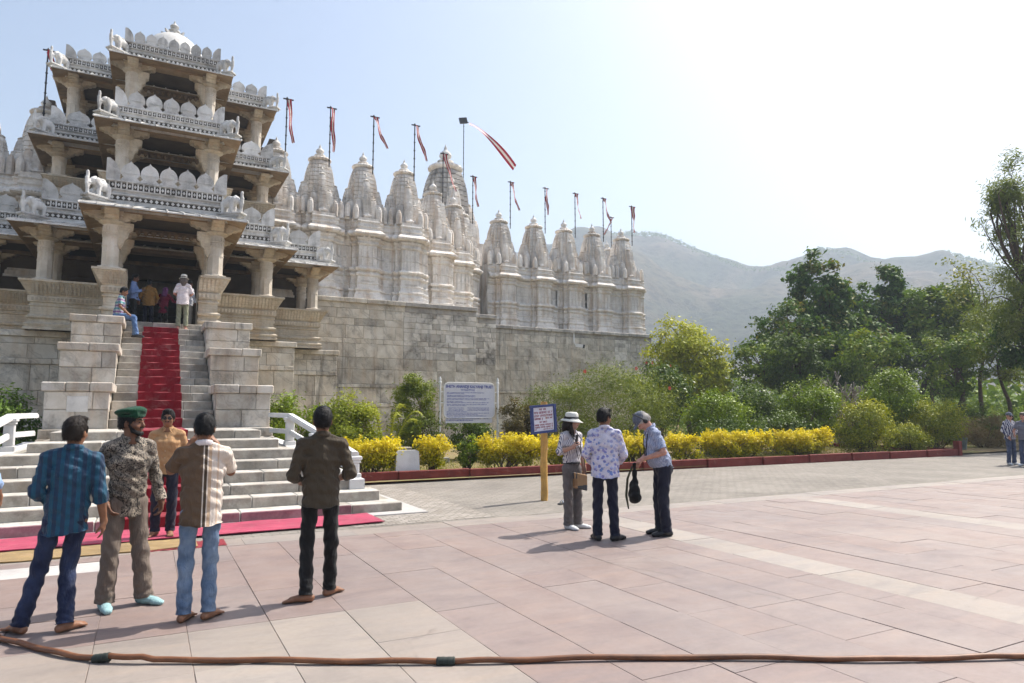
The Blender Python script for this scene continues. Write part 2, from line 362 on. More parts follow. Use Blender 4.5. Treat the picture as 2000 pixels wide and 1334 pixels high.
# the ground: one sheet out to the hills
def sheet(name, x0, x1, y0, y1, z, mat, nx=1, ny=1, kind='structure', parent=None, zf=None):
    X = np.linspace(x0, x1, nx+1); Y = np.linspace(y0, y1, ny+1)
    V = [(x, y, z if zf is None else zf(x, y)) for y in Y for x in X]
    F = [(j*(nx+1)+i, j*(nx+1)+i+1, (j+1)*(nx+1)+i+1, (j+1)*(nx+1)+i) for j in range(ny) for i in range(nx)]
    o = obj(name, V, F, mat, parent, loc=((0, 0, 0) if parent is None else None))
    if kind: o['kind'] = kind
    return o
def ground_z(x, y):
    z = -0.06
    d = math.hypot(x, y)
    if y > 16.5 or x > 33: z += 0.5*(math.sin(x*0.11+1)*math.sin(y*0.09)+0.3)*min(1, max(0, (d-30)/40))
    return z
sheet('ground', -2200, 2400, -1800, 2500, -0.08, M['soil'])
sheet('garden_ground', 3.4, 120, 15.5, 150, 0, M['soil'], 60, 60, zf=lambda x, y: 0.06+(0.0 if y < 22 else 0.25*math.sin(x*0.23)*math.sin(y*0.17)*min(1, (y-22)/20)) if x < 110 and y < 140 else -0.2)
sheet('garden_ground', -60, -1.9, 16.2, 60, 0.02, M['soil'])
sheet('courtyard_paving', -60, 60, 9.88, 16.6, 0.0, M['paver'])
sheet('courtyard_paving', 28.2, 60, 16.6, 24, 0.0, M['paver'])
sheet('courtyard_paving', -60, -6, -40, 9.88, -0.004, M['paver'])
sheet('cobble_strip', 4.22, 5.0, 10.0, 15.4, 0.004, M['cobble'])
sheet('cobble_strip', 2.7, 4.22, 9.98, 10.9, 0.004, M['cobble'])

plaza = sheet('plaza', -6, 60, -40, 9.88, -0.006, M['joint'])
lanes = [-5.75-0.0, -5.14, -4.53, -3.92, -3.31, -2.70, -2.10, -1.49, -0.88, -0.27, 0.34, 0.94, 1.55, 2.22, 2.82, 3.42, 4.03, 4.62, 5.22, 5.80, 6.18, 6.75]
while lanes[-1] < 60: lanes.append(lanes[-1]+0.61)
slab_cache = []
rest = MB(); rest_c = MB()
lr = random.Random(11)
def slab(x0, x1, y0, y1, cream, single, mkey=None):
    g = 0.0012+lr.random()*0.0018
    dz = lr.uniform(-0.0025, 0.0025)
    b = MB() if single else (rest_c if cream else rest)
    b.box(x0+g, x1-g, y0+g, y1-g, -0.03, dz, c=0.0018 if single else 0)
    if single: b.build('paving_slab', M[mkey or ('cream' if cream else 'slab')], plaza, loc=((x0+x1)/2, (y0+y1)/2, 0))
for i in range(len(lanes)-1):
    x0, x1 = lanes[i], lanes[i+1]
    cream_lane = abs(x0-6.18) < 0.01 or (11.0 < x0 < 11.6)
    near = -2.2 <= x0 < 16.5
    y = 9.40
    if x1 < -0.2:
        slab(x0, x1, 9.13, 9.40, False, near); slab(x0, x1, 8.60, 9.13, True, near, 'white_slab'); y = 8.60
    y -= lr.uniform(0.2, 0.9) if not (x1 < 2.3) else 0.0
    if y < 9.40 and x1 > -0.2 and not (x1 < 2.3): slab(x0, x1, y, 9.40, cream_lane, near)
    while y > (1.2 if near else -30):
        L = lr.choice([0.61, 0.92, 0.92, 1.22, 1.22, 1.5])
        if cream_lane: L = lr.choice([0.9, 1.2, 1.5])
        y1 = y-L
        if x1 < 2.3 and y > 5.95 > y1+0.02: y1 = 5.95
        slab(x0, x1, y1, y, cream_lane or (x1 < 2.3 and y <= 5.96), near and y1 > 1.0)
        y = y1
    if near:
        while y > -30:
            y1 = y-lr.choice([0.92, 1.22]); slab(x0, x1, y1, y, x1 < 2.3, False); y = y1
x = -5.75
while x < 60:                       # cream border along the edge of the plaza
    L = lr.uniform(0.9, 1.5); slab(x, x+L, 9.40, 9.88, True, -2.2 < x < 14); x += L
rest.build('paving_slab', M['slab'], plaza, kind='stuff'); rest_c.build('paving_slab', M['cream'], plaza, kind='stuff')

# ------------------------------------------------------------------ masonry helpers
def block_mesh(b, x0, x1, z0, z1, y, d, ch=0.012):
    """a dressed stone facing -Y, chamfered front edges"""
    V = [(x0,y+ch,z0),(x1,y+ch,z0),(x1,y+ch,z1),(x0,y+ch,z1),(x0+ch,y,z0+ch),(x1-ch,y,z0+ch),(x1-ch,y,z1-ch),(x0+ch,y,z1-ch),(x0,y+d,z0),(x1,y+d,z0),(x1,y+d,z1),(x0,y+d,z1)]
    F = [(4,5,6,7),(0,1,5,4),(1,2,6,5),(2,3,7,6),(3,0,4,7),(8,9,1,0),(9,10,2,1),(10,11,3,2),(11,8,0,3),(11,10,9,8)]
    return b.add(V, F)
def ashlar(parent, x0, x1, z0, z1, y, hs, lmin, lmax, mat, seed=0, depth=0.3, name='stone', proud=0.01, ledge=()):
    r = random.Random(seed); z = z0; k = 0; g = 0.006
    while z < z1-0.05:
        h = hs[k % len(hs)]
        if z+h > z1-0.08: h = z1-z
        out = 0.07 if k in ledge else 0.0
        x = x0
        while x < x1-0.05:
            L = r.uniform(lmin, lmax)
            if x+L > x1-lmin*0.55: L = x1-x
            b = MB(); block_mesh(b, x+g*r.uniform(.4, 1), x+L-g*r.uniform(.4, 1), z+g*r.uniform(.4, 1), z+h-g*r.uniform(.4, 1), y-out-r.uniform(0, proud), depth)
            b.build(name, mat, parent, loc=(x+L/2, y, z+h/2))
            x += L
        z += h; k += 1

# ------------------------------------------------------------------ staircase with stepped piers
CX = 0.25
stair = thing('stone_staircase', (CX, 14.0, 0), 'grey white stone staircase with stepped side piers climbing to the pavilion', 'staircase')
YL = [11.2, 11.63, 12.05, 12.45, 12.95, 13.45, 14.1, 15.0]
HW = [3.60, 3.34, 3.10, 2.86, 2.60, 2.32, 2.04, 1.82]
sr = random.Random(5)
def step_row(x0, x1, yf, yb, z0, z1, lmin, lmax, parent, rm='riser'):
    x = x0
    while x < x1-0.05:
        L = sr.uniform(lmin, lmax)
        if x+L > x1-lmin*0.6: L = x1-x
        b = MB(); o = sr.uniform(-0.008, 0.008); zz = sr.uniform(-0.004, 0.004)
        b.box(x+0.004, x+L-0.004, yf+o, yb+0.12, z0-0.02, z1+zz, c=0.012)
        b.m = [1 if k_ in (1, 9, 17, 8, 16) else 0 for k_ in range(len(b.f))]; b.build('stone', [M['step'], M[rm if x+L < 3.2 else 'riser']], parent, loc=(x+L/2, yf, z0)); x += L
for k in range(8):
    z0, z1 = 0.162*k, 0.162*(k+1)
    yb = YL[k+1] if k < 7 else 17.4
    core = MB(); core.box(CX-HW[k]+0.03, CX+HW[k]-0.03, YL[k]+0.05, 17.6, z0-0.05 if k else -0.05, z1-0.02)
    s = core.build('step', M['mortar'], stair)
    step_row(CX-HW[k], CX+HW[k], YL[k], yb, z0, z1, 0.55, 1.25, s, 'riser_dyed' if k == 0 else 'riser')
for j in range(1, 16):
    z0, z1 = 1.296+0.207*(j-1), 1.296+0.207*j
    yf = 17.4+0.444*(j-1); yb = yf+0.444 if j < 15 else 24.6
    core = MB(); core.box(-0.76, 1.36, yf+0.05, 24.6, z0-0.15, z1-0.02)
    s = core.build('step', M['mortar'], stair)
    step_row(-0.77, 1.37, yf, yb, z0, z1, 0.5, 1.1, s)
# plinth under the first step
b = MB(); b.box(CX-3.95, CX+3.95, 10.92, 17, -0.02, 0.022, c=0.008); b.build('base_slab', M['white_slab'], stair)
PY = [17.3, 19.56, 21.7, 24.2]; PZ = [2.30, 3.35, 4.30]; PB = [1.296, 2.30, 3.35]
for side in (-1, 1):
    xi, xo = (-0.77, -1.96) if side < 0 else (1.37, 2.58)
    x0, x1 = min(xi, xo), max(xi, xo)
    b = MB(); b.box(x0-0.06, x1+0.06, 16.95, 25.5, -0.05, 1.10, c=0.015); b.box(x0-0.04, x1+0.04, 17.05, 25.5, 1.10, 1.30, c=0.015)
    b.build('pier_base', M['pier'], stair)
    for i in range(3):
        core = MB(); core.box(x0+0.02, x1-0.02, PY[i]+0.05, 24.6, PB[i]-(0.0 if i == 0 else 0.5), PZ[i]-0.2)
        p = core.build('pier', M['pier'], stair)
        ashlar(p, x0, x1, PB[i], PZ[i]-0.20, PY[i], [(PZ[i]-0.2-PB[i])*0.52, (PZ[i]-0.2-PB[i])*0.48], 0.5, 1.0, M['pier'], seed=17*i+side, depth=0.25)
        # inner and outer flank stones and the coping
        L = PY[i+1]-PY[i]
        x = x0-0.06; n = 3 if i == 0 else 2; ww = (x1-x0+0.12)/n
        for q in range(n):
            b = MB(); w2 = ww*(1+(0.25 if q == 0 else -0.25/(n-1)) if side > 0 else 1)
            b.box(x+0.004, min(x+w2, x1+0.06)-0.004, PY[i]-0.07, PY[i+1]+0.02, PZ[i]-0.20, PZ[i]+sr.uniform(-.006, .006), c=0.02)
            b.build('coping_stone', M['pier'], p, loc=(x+ww/2, PY[i], PZ[i])); x = min(x+w2, x1+0.06)
# inset white tablet of the lowest left pier
b = MB(); b.box(-1.55, -1.16, 17.28, 17.34, 1.66, 2.0, c=0.006); b.build('tablet', M['dome'], stair)

# ------------------------------------------------------------------ carpets
def cloth_mat(name, c0, c1, scale=220.0, rough=0.95):
    t = NT(name); p = t.world(); n = t.noise(p, scale, 3, 0.7); c = t.ramp(n, [(0.3, c0), (0.7, c1)])
    c = t.mix(1.0, c, t.ramp(t.noise(p, 2.0, 6, 0.65), [(0.3, 0.68), (0.7, 1.18)]), 'MULTIPLY')
    c = t.mix(t.ramp(t.noise(p, 3.5, 7, 0.7, 0.8), [(0.54, 0.0), (0.72, 0.35)]), c, (0.34, 0.22, 0.19))
    t.bump(n, 0.5, 0.006); t.b.inputs['Sheen Weight'].default_value = 0.15
    return t.done(c, rough, 0.1)
M['red_carpet'] = cloth_mat('red_runner_pile', (0.155, 0.007, 0.013), (0.26, 0.018, 0.028))
M['pink_carpet'] = cloth_mat('faded_pink_carpet', (0.30, 0.026, 0.060), (0.44, 0.060, 0.115), 90)
M['tan_mat'] = cloth_mat('tan_coir_mat', (0.22, 0.14, 0.055), (0.36, 0.25, 0.11), 120)
# runner: follows every tread and riser
pts = [(10.95, 0.016)]
for k in range(8): pts += [(YL[k]-0.022, 0.162*k+0.016), (YL[k]-0.018, 0.162*(k+1)+0.008), (YL[k]+0.02, 0.162*(k+1)+0.016)]
for j in range(1, 15):
    yf = 17.4+0.444*(j-1); pts += [(yf-0.022, 1.296+0.207*(j-1)+0.016), (yf-0.018, 1.296+0.207*j+0.008), (yf+0.02, 1.296+0.207*j+0.016)]
pts += [(17.4+0.444*14-0.03, 1.296+0.207*14+0.016)]
V = []; F = []
for i, (y, z) in enumerate(pts):
    w = 0.012*math.sin(i*1.7)+0.008*math.sin(i*0.6)
    for q in range(7): V.append((-0.26+w+0.95*q/6, y-0.010*math.sin(q*2+i*1.3), z+0.009*math.sin(q*1.9+i*2.3)+0.004))
for i in range(len(pts)-1):
    for q in range(6): F.append((i*7+q, i*7+q+1, (i+1)*7+q+1, (i+1)*7+q))
o = obj('stair_runner', V, F, M['red_carpet'], loc=(0.2, 11, 0.02)); tag(o, 'red carpet runner laid up the middle of the stone staircase', 'carpet')
def mat_sheet(name, x0, x1, y0, y1, z, th, mat, label, cat, seed):
    r = random.Random(seed); nx, ny = 40, 8; b = MB()
    top = [[(x0+(x1-x0)*i/nx, y0+(y1-y0)*j/ny+(0.012*math.sin(i*.8+seed) if j in (0, ny) else 0), z+th+0.004*math.sin(i*1.3+j*2.1+seed)) for i in range(nx+1)] for j in range(ny+1)]
    V = [p for row in top for p in row]; F = [(j*(nx+1)+i, j*(nx+1)+i+1, (j+1)*(nx+1)+i+1, (j+1)*(nx+1)+i) for j in range(ny) for i in range(nx)]
    n0 = len(V); rim = [j for j in range(nx+1)]+[j*(nx+1)+nx for j in range(1, ny+1)]+[ny*(nx+1)+i for i in range(nx-1, -1, -1)]+[j*(nx+1) for j in range(ny-1, 0, -1)]
    V += [(V[i][0], V[i][1], z) for i in rim]; L = len(rim)
    F += [(rim[i], n0+i, n0+(i+1) % L, rim[(i+1) % L]) for i in range(L)]
    o = obj(name, V, F, mat, loc=((x0+x1)/2, (y0+y1)/2, z)); tag(o, label, cat)
mat_sheet('floor_carpet', -4.2, 3.22, 10.17, 11.12, 0.024, 0.010, M['pink_carpet'], 'faded pink carpet along the foot of the bottom step', 'carpet', 1)
mat_sheet('coir_mat', -4.5, 0.62, 9.50, 10.14, 0.006, 0.012, M['tan_mat'], 'tan coir mat lying in front of the pink carpet', 'mat', 2)
mat_sheet('floor_rug', 0.05, 0.95, 9.44, 9.9, 0.003, 0.006, M['red_carpet'], 'small red cloth sticking out from under the tan coir mat', 'mat', 3)

# ------------------------------------------------------------------ white stone railings beside the steps
def railing(side, label):
    f = lambda x: CX+side*(x-CX)
    r = thing('stair_railing', (f(3.3), 12.3, 0.49), label, 'railing', 'white stone stair railings')
    P = [(3.29, 12.28, 0.486), (3.00, 14.1, 0.70), (2.78, 15.75, 0.94)]     # post feet
    T = [0.86, 1.22, 1.53]
    for (px, py_, pz), tz in zip(P, T):
        b = MB(); x = f(px); w = 0.085
        b.box(x-w-.03, x+w+.03, py_-w-.03, py_+w+.03, pz-0.3, pz+0.09, c=0.01)
        b.box(x-w, x+w, py_-w, py_+w, pz+0.09, tz-0.10, c=0.012)
        for k in range(5): b.box(x-w*0.62, x+w*0.62, py_-w-0.008, py_-w+0.01, pz+0.13+k*0.055, pz+0.155+k*0.055)
        b.box(x-w-.02, x+w+.02, py_-w-.02, py_+w+.02, tz-0.10, tz-0.05, c=0.01); b.box(x-w-.04, x+w+.04, py_-w-.04, py_+w+.04, tz-0.05, tz+0.02, c=0.015)
        b.build('post', M['white_stone'], r)
    def rail(a, c, h, w, name):
        b = MB(); a, c = Vector(a), Vector(c); d = (c-a); L = d.length; ax = d.normalized(); ay = Vector((-ax.y, ax.x, 0)).normalized(); az = ax.cross(ay)
        b.obox((a+c)/2, ax, ay, az, L/2, w, h); b.obox((a+c)/2+az*(h+0.012), ax, ay, az, L/2, w*0.7, 0.012); b.build(name, M['white_stone'], r)
    top = [(f(3.29), 12.2, 0.90), (f(2.78), 15.75, 1.57), (f(2.56), 17.0, 1.58)]
    for a, c in zip(top[:-1], top[1:]): rail(a, c, 0.036, 0.075, 'top_rail')
    low = [(f(3.29), 12.3, 0.62), (f(2.78), 15.75, 1.22), (f(2.56), 17.0, 1.22)]
    for a, c in zip(low[:-1], low[1:]): rail(a, c, 0.038, 0.035, 'lower_rail')
    bb = MB(); R = [[(f(x)-0.13, y, -0.05), (f(x)+0.13, y, -0.05), (f(x)+0.13, y, z), (f(x)-0.13, y, z)] for x, y, z in ((3.29, 12.0, 0.49), (3.0, 14.1, 0.70), (2.78, 15.75, 0.95), (2.6, 17.2, 1.05))]
    bb.rings(R); bb.build('string_wall', M['white_stone'], r)
railing(1, 'white stone railing descending beside the steps on the garden side with the notice boards')
railing(-1, 'white stone railing beside the steps behind the man in the teal shirt')

# ------------------------------------------------------------------ planter kerb
t = NT('oxide_red_kerb_paint'); p = t.world(); c = t.ramp(t.noise(p, 3, 7, 0.65), [(0.3, (0.13, 0.022, 0.018)), (0.6, (0.19, 0.035, 0.028)), (0.8, (0.25, 0.08, 0.06))])
c = t.mix(t.ramp(t.noise(p, 7, 6, 0.7), [(0.6, 0.0), (0.75, 0.6)]), c, (0.30, 0.22, 0.17)); t.bump(t.noise(p, 20, 5, 0.6), 0.2, 0.01); M['kerb'] = t.done(c, 0.75)
kerb = thing('planter_kerb', (16, 15.4, 0), 'dark red painted kerb edging the flower bed', 'kerb')
x = 3.6; kr = random.Random(3)
def kline(x): return 15.80-0.026*(x-4.4)
while x < 27.2:
    L = min(kr.uniform(1.5, 2.4), 27.3-x); y = kline(x+L/2); b = MB(); b.box(x+0.004, x+L-0.004, y, y+0.14, -0.05, 0.255+kr.uniform(-.008, .008), c=0.012)
    b.build('kerb_stone', M['kerb'], kerb, loc=(x+L/2, y, 0)); x += L
y0 = kline(27.3)
b = MB(); b.box(27.22, 27.42, y0-0.03, y0+0.2, -0.05, 0.55, c=0.015); b.build('end_post', M['kerb'], kerb)
for k in range(5):
    b = MB(); b.box(27.26, 27.40, y0+0.2+k*1.7, y0+0.2+(k+1)*1.7-.01, -0.05, 0.25, c=0.012); b.build('kerb_stone', M['kerb'], kerb)
# ------------------------------------------------------------------ soft bodies: blended capsules and ellipsoids -> one closed mesh
def surface_nets(F, org, h):
    S = F < 0
    nx, ny, nz = F.shape
    A = {}
    cnt = np.zeros((nx-1, ny-1, nz-1), np.float32); P = [np.zeros((nx-1, ny-1, nz-1), np.float32) for _ in range(3)]
    sl = lambda o, n: slice(o, n-1+o)
    for ax in range(3):
        others = [a for a in range(3) if a != ax]
        for i in (0, 1):
            for j in (0, 1):
                o0 = [0, 0, 0]; o0[others[0]] = i; o0[others[1]] = j; o1 = list(o0); o1[ax] = 1
                a = F[sl(o0[0], nx), sl(o0[1], ny), sl(o0[2], nz)]; b = F[sl(o1[0], nx), sl(o1[1], ny), sl(o1[2], nz)]
                m = (a < 0) != (b < 0)
                if not m.any(): continue
                t = a[m]/(a[m]-b[m])
                cnt[m] += 1
                for q in range(3):
                    P[q][m] += t if q == ax else float(o0[q])
    cell = cnt > 0
    idx = np.full(cell.shape, -1, np.int32); idx[cell] = np.arange(int(cell.sum()))
    ii = np.argwhere(cell); c = cnt[cell]
    V = np.stack([(ii[:, q]+P[q][cell]/c)*h+org[q] for q in range(3)], 1)
    Q = []
    for ax in range(3):
        o1, o2 = [(1, 2), (2, 0), (0, 1)][ax]
        a = [slice(0, n) for n in F.shape]; b = list(a); a[ax] = slice(0, F.shape[ax]-1); b[ax] = slice(1, F.shape[ax])
        m = S[tuple(a)] != S[tuple(b)]
        e = np.argwhere(m)
        e = e[(e[:, o1] > 0) & (e[:, o2] > 0) & (e[:, o1] < F.shape[o1]-1) & (e[:, o2] < F.shape[o2]-1)]
        if len(e) == 0: continue
        inside = S[tuple(a)][e[:, 0], e[:, 1], e[:, 2]]
        q = []
        for (d1, d2) in ((1, 1), (0, 1), (0, 0), (1, 0)):
            g = e.copy(); g[:, o1] -= d1; g[:, o2] -= d2; q.append(idx[g[:, 0], g[:, 1], g[:, 2]])
        q = np.stack(q, 1); q[~inside] = q[~inside][:, ::-1]
        Q.append(q)
    Q = np.concatenate(Q); Q = Q[(Q >= 0).all(1)]
    return V, Q

class Soft:
    def __init__(s): s.p = []
    def cap(s, a, b, ra, rb, k=0.03, flat=None, sub=False, col=0):
        """rounded cone; flat=(axis, factor) widens the section along that axis"""
        s.p.append(('c', np.array(a, float), np.array(b, float), ra, rb, k, flat, sub, col)); return s
    def ell(s, c, r, k=0.03, R=None, sub=False, col=0):
        s.p.append(('e', np.array(c, float), np.array(r, float), R, None, k, None, sub, col)); return s
    def chain(s, pts, rad, k=0.03, flat=None, col=0):
        for i in range(len(pts)-1): s.cap(pts[i], pts[i+1], rad[i], rad[i+1], k, flat, col=col)
        return s
    def bounds(s, p):
        if p[0] == 'c':
            f = 1.0 if p[6] is None else max(1.0, p[6][1]); r = max(p[3], p[4])*f
            return np.minimum(p[1], p[2])-r, np.maximum(p[1], p[2])+r
        r = p[2].max() if p[3] is not None else p[2]
        return p[1]-r, p[1]+r
    def mesh(s, h, warp=None, col=False):
        B = [s.bounds(p) for p in s.p if not p[7]]
        lo = np.min([b[0] for b in B], 0)-3*h; hi = np.max([b[1] for b in B], 0)+3*h
        n = np.ceil((hi-lo)/h).astype(int)+1
        F = np.full(n, 0.5, np.float32); C = np.zeros(n, np.int8) if col else None; CD = np.full(n, 9.0, np.float32) if col else None
        ax = [lo[q]+np.arange(n[q])*h for q in range(3)]
        for p in s.p:
            b0, b1 = s.bounds(p); m = p[5]*1.2+3*h
            i0 = np.maximum(np.floor((b0-m-lo)/h).astype(int), 0); i1 = np.minimum(np.ceil((b1+m-lo)/h).astype(int)+1, n)
            if (i1 <= i0).any(): continue
            X = ax[0][i0[0]:i1[0]][:, None, None]; Y = ax[1][i0[1]:i1[1]][None, :, None]; Z = ax[2][i0[2]:i1[2]][None, None, :]
            if p[0] == 'c':
                a, b = p[1], p[2]; d = b-a; L2 = d@d+1e-12
                px, py_, pz = X-a[0], Y-a[1], Z-a[2]
                t = np.clip((px*d[0]+py_*d[1]+pz*d[2])/L2, 0, 1)
                qx, qy, qz = px-t*d[0], py_-t*d[1], pz-t*d[2]
                if p[6] is not None:
                    nn = np.array(p[6][0], float); nn = nn/np.linalg.norm(nn); f = p[6][1]
                    w = (qx*nn[0]+qy*nn[1]+qz*nn[2])*(1/f-1)
                    qx = qx+w*nn[0]; qy = qy+w*nn[1]; qz = qz+w*nn[2]
                D = np.sqrt(qx*qx+qy*qy+qz*qz)-(p[3]+(p[4]-p[3])*t)
            else:
                c, r, R = p[1], p[2], p[3]
                px, py_, pz = X-c[0], Y-c[1], Z-c[2]
                if R is not None:
                    px, py_, pz = (R[0][0]*px+R[1][0]*py_+R[2][0]*pz, R[0][1]*px+R[1][1]*py_+R[2][1]*pz, R[0][2]*px+R[1][2]*py_+R[2][2]*pz)
                q = np.sqrt((px/r[0])**2+(py_/r[1])**2+(pz/r[2])**2); g = np.sqrt((px/r[0]**2)**2+(py_/r[1]**2)**2+(pz/r[2]**2)**2)+1e-6
                D = np.clip(q*(q-1)/g, -0.5, 0.5)
            sl = tuple(slice(i0[q], i1[q]) for q in range(3)); G = F[sl]; D = D.astype(np.float32)+np.zeros_like(G); k = p[5]
            if p[7]:
                D = -D; hh = np.clip(0.5-0.5*(G-D)/k, 0, 1); F[sl] = G*(1-hh)+D*hh+k*hh*(1-hh)
                continue
            if k > 0:
                hh = np.clip(0.5+0.5*(D-G)/k, 0, 1); F[sl] = D*(1-hh)+G*hh-k*hh*(1-hh)
            else: F[sl] = np.minimum(G, D)
            if col:
                mm = D < CD[sl]; CD[sl] = np.where(mm, D, CD[sl]); C[sl] = np.where(mm, p[8], C[sl])
        if warp is not None: F = F+warp(ax[0][:, None, None], ax[1][None, :, None], ax[2][None, None, :]).astype(np.float32)
        V, Q = surface_nets(F, lo, h)
        if col:
            ii = np.clip(np.round((V-lo)/h).astype(int), 0, n-1); return V, Q, C[ii[:, 0], ii[:, 1], ii[:, 2]]
        return V, Q

def mesh_data(name, V, F, mat, smooth=False, sharp=None):
    """a bare mesh datablock (for shared use)"""
    o = obj(name, V, F, mat, smooth=smooth, sharp=sharp); me = o.data; ORG.pop(o.name, None); bpy.data.objects.remove(o); return me
# ------------------------------------------------------------------ the entrance pavilion
pav = thing('temple_pavilion', (0.22, 28, 0), 'three storey carved marble entrance pavilion with open columned balconies and white dome', 'building')
PX = 0.22
M['soffit2'] = stone('shade_toned_lintel', (0.14, 0.10, 0.066), (0.20, 0.15, 0.10), (0.28, 0.215, 0.15), stain=0.3, streak=0.0, ochre=0.2)  # lintel colour darkened to paint in the shade of the porch recess
STO = [  # ring z, eave tip z, eave inner z, parapet bottom / frieze top / merlon tip, column foot
    dict(foot=6.06, ring=7.58, beam=7.93, tip=7.91, inn=8.18, pb=8.15, pf=8.93, pt=9.57, floor=4.4),
    dict(foot=10.72, ring=11.62, beam=11.96, tip=11.93, inn=12.20, pb=12.17, pf=12.77, pt=13.40, floor=8.6),
    dict(foot=13.9, ring=15.50, beam=15.82, tip=15.80, inn=16.06, pb=16.02, pf=16.70, pt=17.22, floor=12.6)]
# bays: column half x, column y, eave half, eave y, parapet half, parapet y, number of merlons, back y
BAY = [[(1.52, 24.6, 2.37, 23.5, 1.63, 24.3, 5), (3.62, 27.95, 4.58, 26.77, 3.68, 27.6, 9), (5.95, 30.6, 6.75, 29.1, 6.0, 30.15, 14)],
       [(1.50, 28.1, 2.40, 26.9, 1.72, 27.8, 5), (3.78, 31.2, 4.65, 29.7, 3.98, 30.75, 9)],
       [(1.45, 30.9, 2.27, 29.9, 1.68, 30.75, 7), (3.70, 33.6, 4.45, 32.5, 3.95, 33.4, 13)]]
BACKY = 36.0

# basement of stepped blocks
for (h, yf) in ((2.35, 24.4), (4.80, 28.0), (7.22, 31.0)):
    b = MB(); b.box(PX-h+0.03, PX+h-0.03, yf+0.04, 37, -0.05, 4.39)
    base = b.build('basement', M['mortar'], pav)
    for s in (-1, 1):
        hin = {2.35: 1.75, 4.80: 2.33, 7.22: 4.80}[h]
        xa, xb = sorted((PX+s*hin, PX+s*h))
        ashlar(base, xa, xb, 0.0, 4.20, yf, [0.55, 0.42, 0.9, 0.5, 0.90, 0.19, 0.50], 0.5, 1.1, M['block'], seed=int(h*10)+s*3, depth=0.4, ledge=(5,))
        b = MB(); b.box(xa-(0.08 if s < 0 else 0), xb+(0.08 if s > 0 else 0), yf-0.09, yf+0.9, 4.20, 4.41, c=0.02); b.build('coping_stone', M['block'], base)
        # flank of the basement (outer side)
        b = MB(); xo = PX+s*h; b.box(min(xo, xo-s*0.05), max(xo, xo-s*0.05), yf+0.3, 33, 0, 4.2); b.build('flank_wall', M['block'], base)
b = MB(); b.box(PX-2.3, PX+2.3, 24.45, 46, 4.30, 4.40); b.box(PX-7.1, PX+7.1, 31.2, 46, 4.28, 4.385); b.box(PX-4.7, PX+4.7, 28.2, 46, 4.29, 4.39)
b.build('floor_slab', M['step'], pav)

# carved seat-back balustrade running round the stepped plan
BAL = [(0.10, 0), (0.16, 0.0), (0.16, 0.07), (0.11, 0.09), (0.13, 0.14), (0.15, 0.19), (0.10, 0.23), (0.02, 0.26), (0.02, 0.36), (0.09, 0.40), (0.10, 0.46), (0.03, 0.50), (0.0, 0.52), (0.0, 0.80), (0.04, 0.82), (0.04, 0.86), (0.0, 0.88), (0.0, 0.93), (0.07, 0.95), (0.08, 1.14), (0.03, 1.17), (0.06, 1.20), (0.30, 1.60), (0.34, 1.61), (0.34, 1.68), (0.18, 1.69), (-0.15, 1.62), (-0.45, 1.05)]
def balustrade(path, z0, height, name='balustrade', prof=BAL, pw=0.115):
    k = height/1.69; pr = [(o, z0+z*k) for o, z in prof]
    b = MB(); b.sweep(path, pr); bo = b.build(name, M['warm'], pav)
    # petals on the flared back and pierced band below it, joined: far too small to count
    pt = MB(); P = [np.array(p, float) for p in path]
    for i in range(len(P)-1):
        d = P[i+1]-P[i]; L = np.linalg.norm(d); d = d/L; nrm = np.array([d[1], -d[0]]); n = max(1, int(L/pw)); st = L/n
        e0 = 0.3 if i > 0 and np.cross(P[i]-P[i-1], d) > 0 else 0; e1 = 0
        for q in range(n):
            c = P[i]+d*st*(q+0.5)
            lo = c+nrm*0.075; hi = c+nrm*0.30
            a3 = Vector((d[0], d[1], 0)); s3 = Vector((nrm[0]*0.235, nrm[1]*0.235, 0.39*k)); up = s3.normalized(); out = a3.cross(up)
            if out.dot(Vector((nrm[0], nrm[1], 0))) < 0: out = -out
            ctr = Vector(((lo[0]+hi[0])/2, (lo[1]+hi[1])/2, z0+1.405*k))
            hw = st*0.36; hh = s3.length/2*0.92
            poly = [(-hw, -hh), (hw, -hh), (hw, hh*0.55), (hw*0.6, hh*0.88), (0, hh), (-hw*0.6, hh*0.88), (-hw, hh*0.55)]
            pt.prism(poly, ctr-out*0.004, a3, up, out, 0.026)
            cc = c+nrm*0.075
            pt.obox((cc[0], cc[1], z0+1.05*k), (d[0], d[1], 0), (nrm[0], nrm[1], 0), (0, 0, 1), st*0.28, 0.022, 0.055*k)
    if pt.v: pt.build('carved_petals', M['warm'], bo, kind='stuff')
    return bo
for s in (-1, 1):
    f = lambda x: PX+s*x
    pth = [(f(1.02), 24.32), (f(1.63), 24.32), (f(1.63), 27.55), (f(3.90), 27.55), (f(3.90), 30.32), (f(6.2), 30.32), (f(6.2), 33.5)]
    if s < 0: pth = pth[::-1]
    bo = balustrade(pth, 4.40, 1.68)
    pe = MB(); pp = [(-o, z*1.68/1.69) for o, z in BAL[1:-1]]+[(0.75, 1.60), (0.75, 0)]
    pe.prism(pp, (f(1.02), 24.32, 4.40), (0, 1, 0), (0, 0, 1), (s, 0, 0), 0.03); pe.box(min(f(1.05), f(1.60)), max(f(1.05), f(1.60)), 24.45, 25.08, 4.4, 5.98); pe.build('end_stone', M['warm'], bo)
    p2 = [(f(0.0), 31.9), (f(3.95), 31.0), (f(3.95), 34)]
    p2 = [(f(1.9), 31.0), (f(3.95), 31.0), (f(3.95), 34.5)]
    if s < 0: p2 = p2[::-1]
    balustrade(p2, 9.4, 1.32)
balustrade([(PX-1.9, 30), (PX-1.9, 27.9), (PX+1.9, 27.9), (PX+1.9, 30)], 8.9, 1.3)

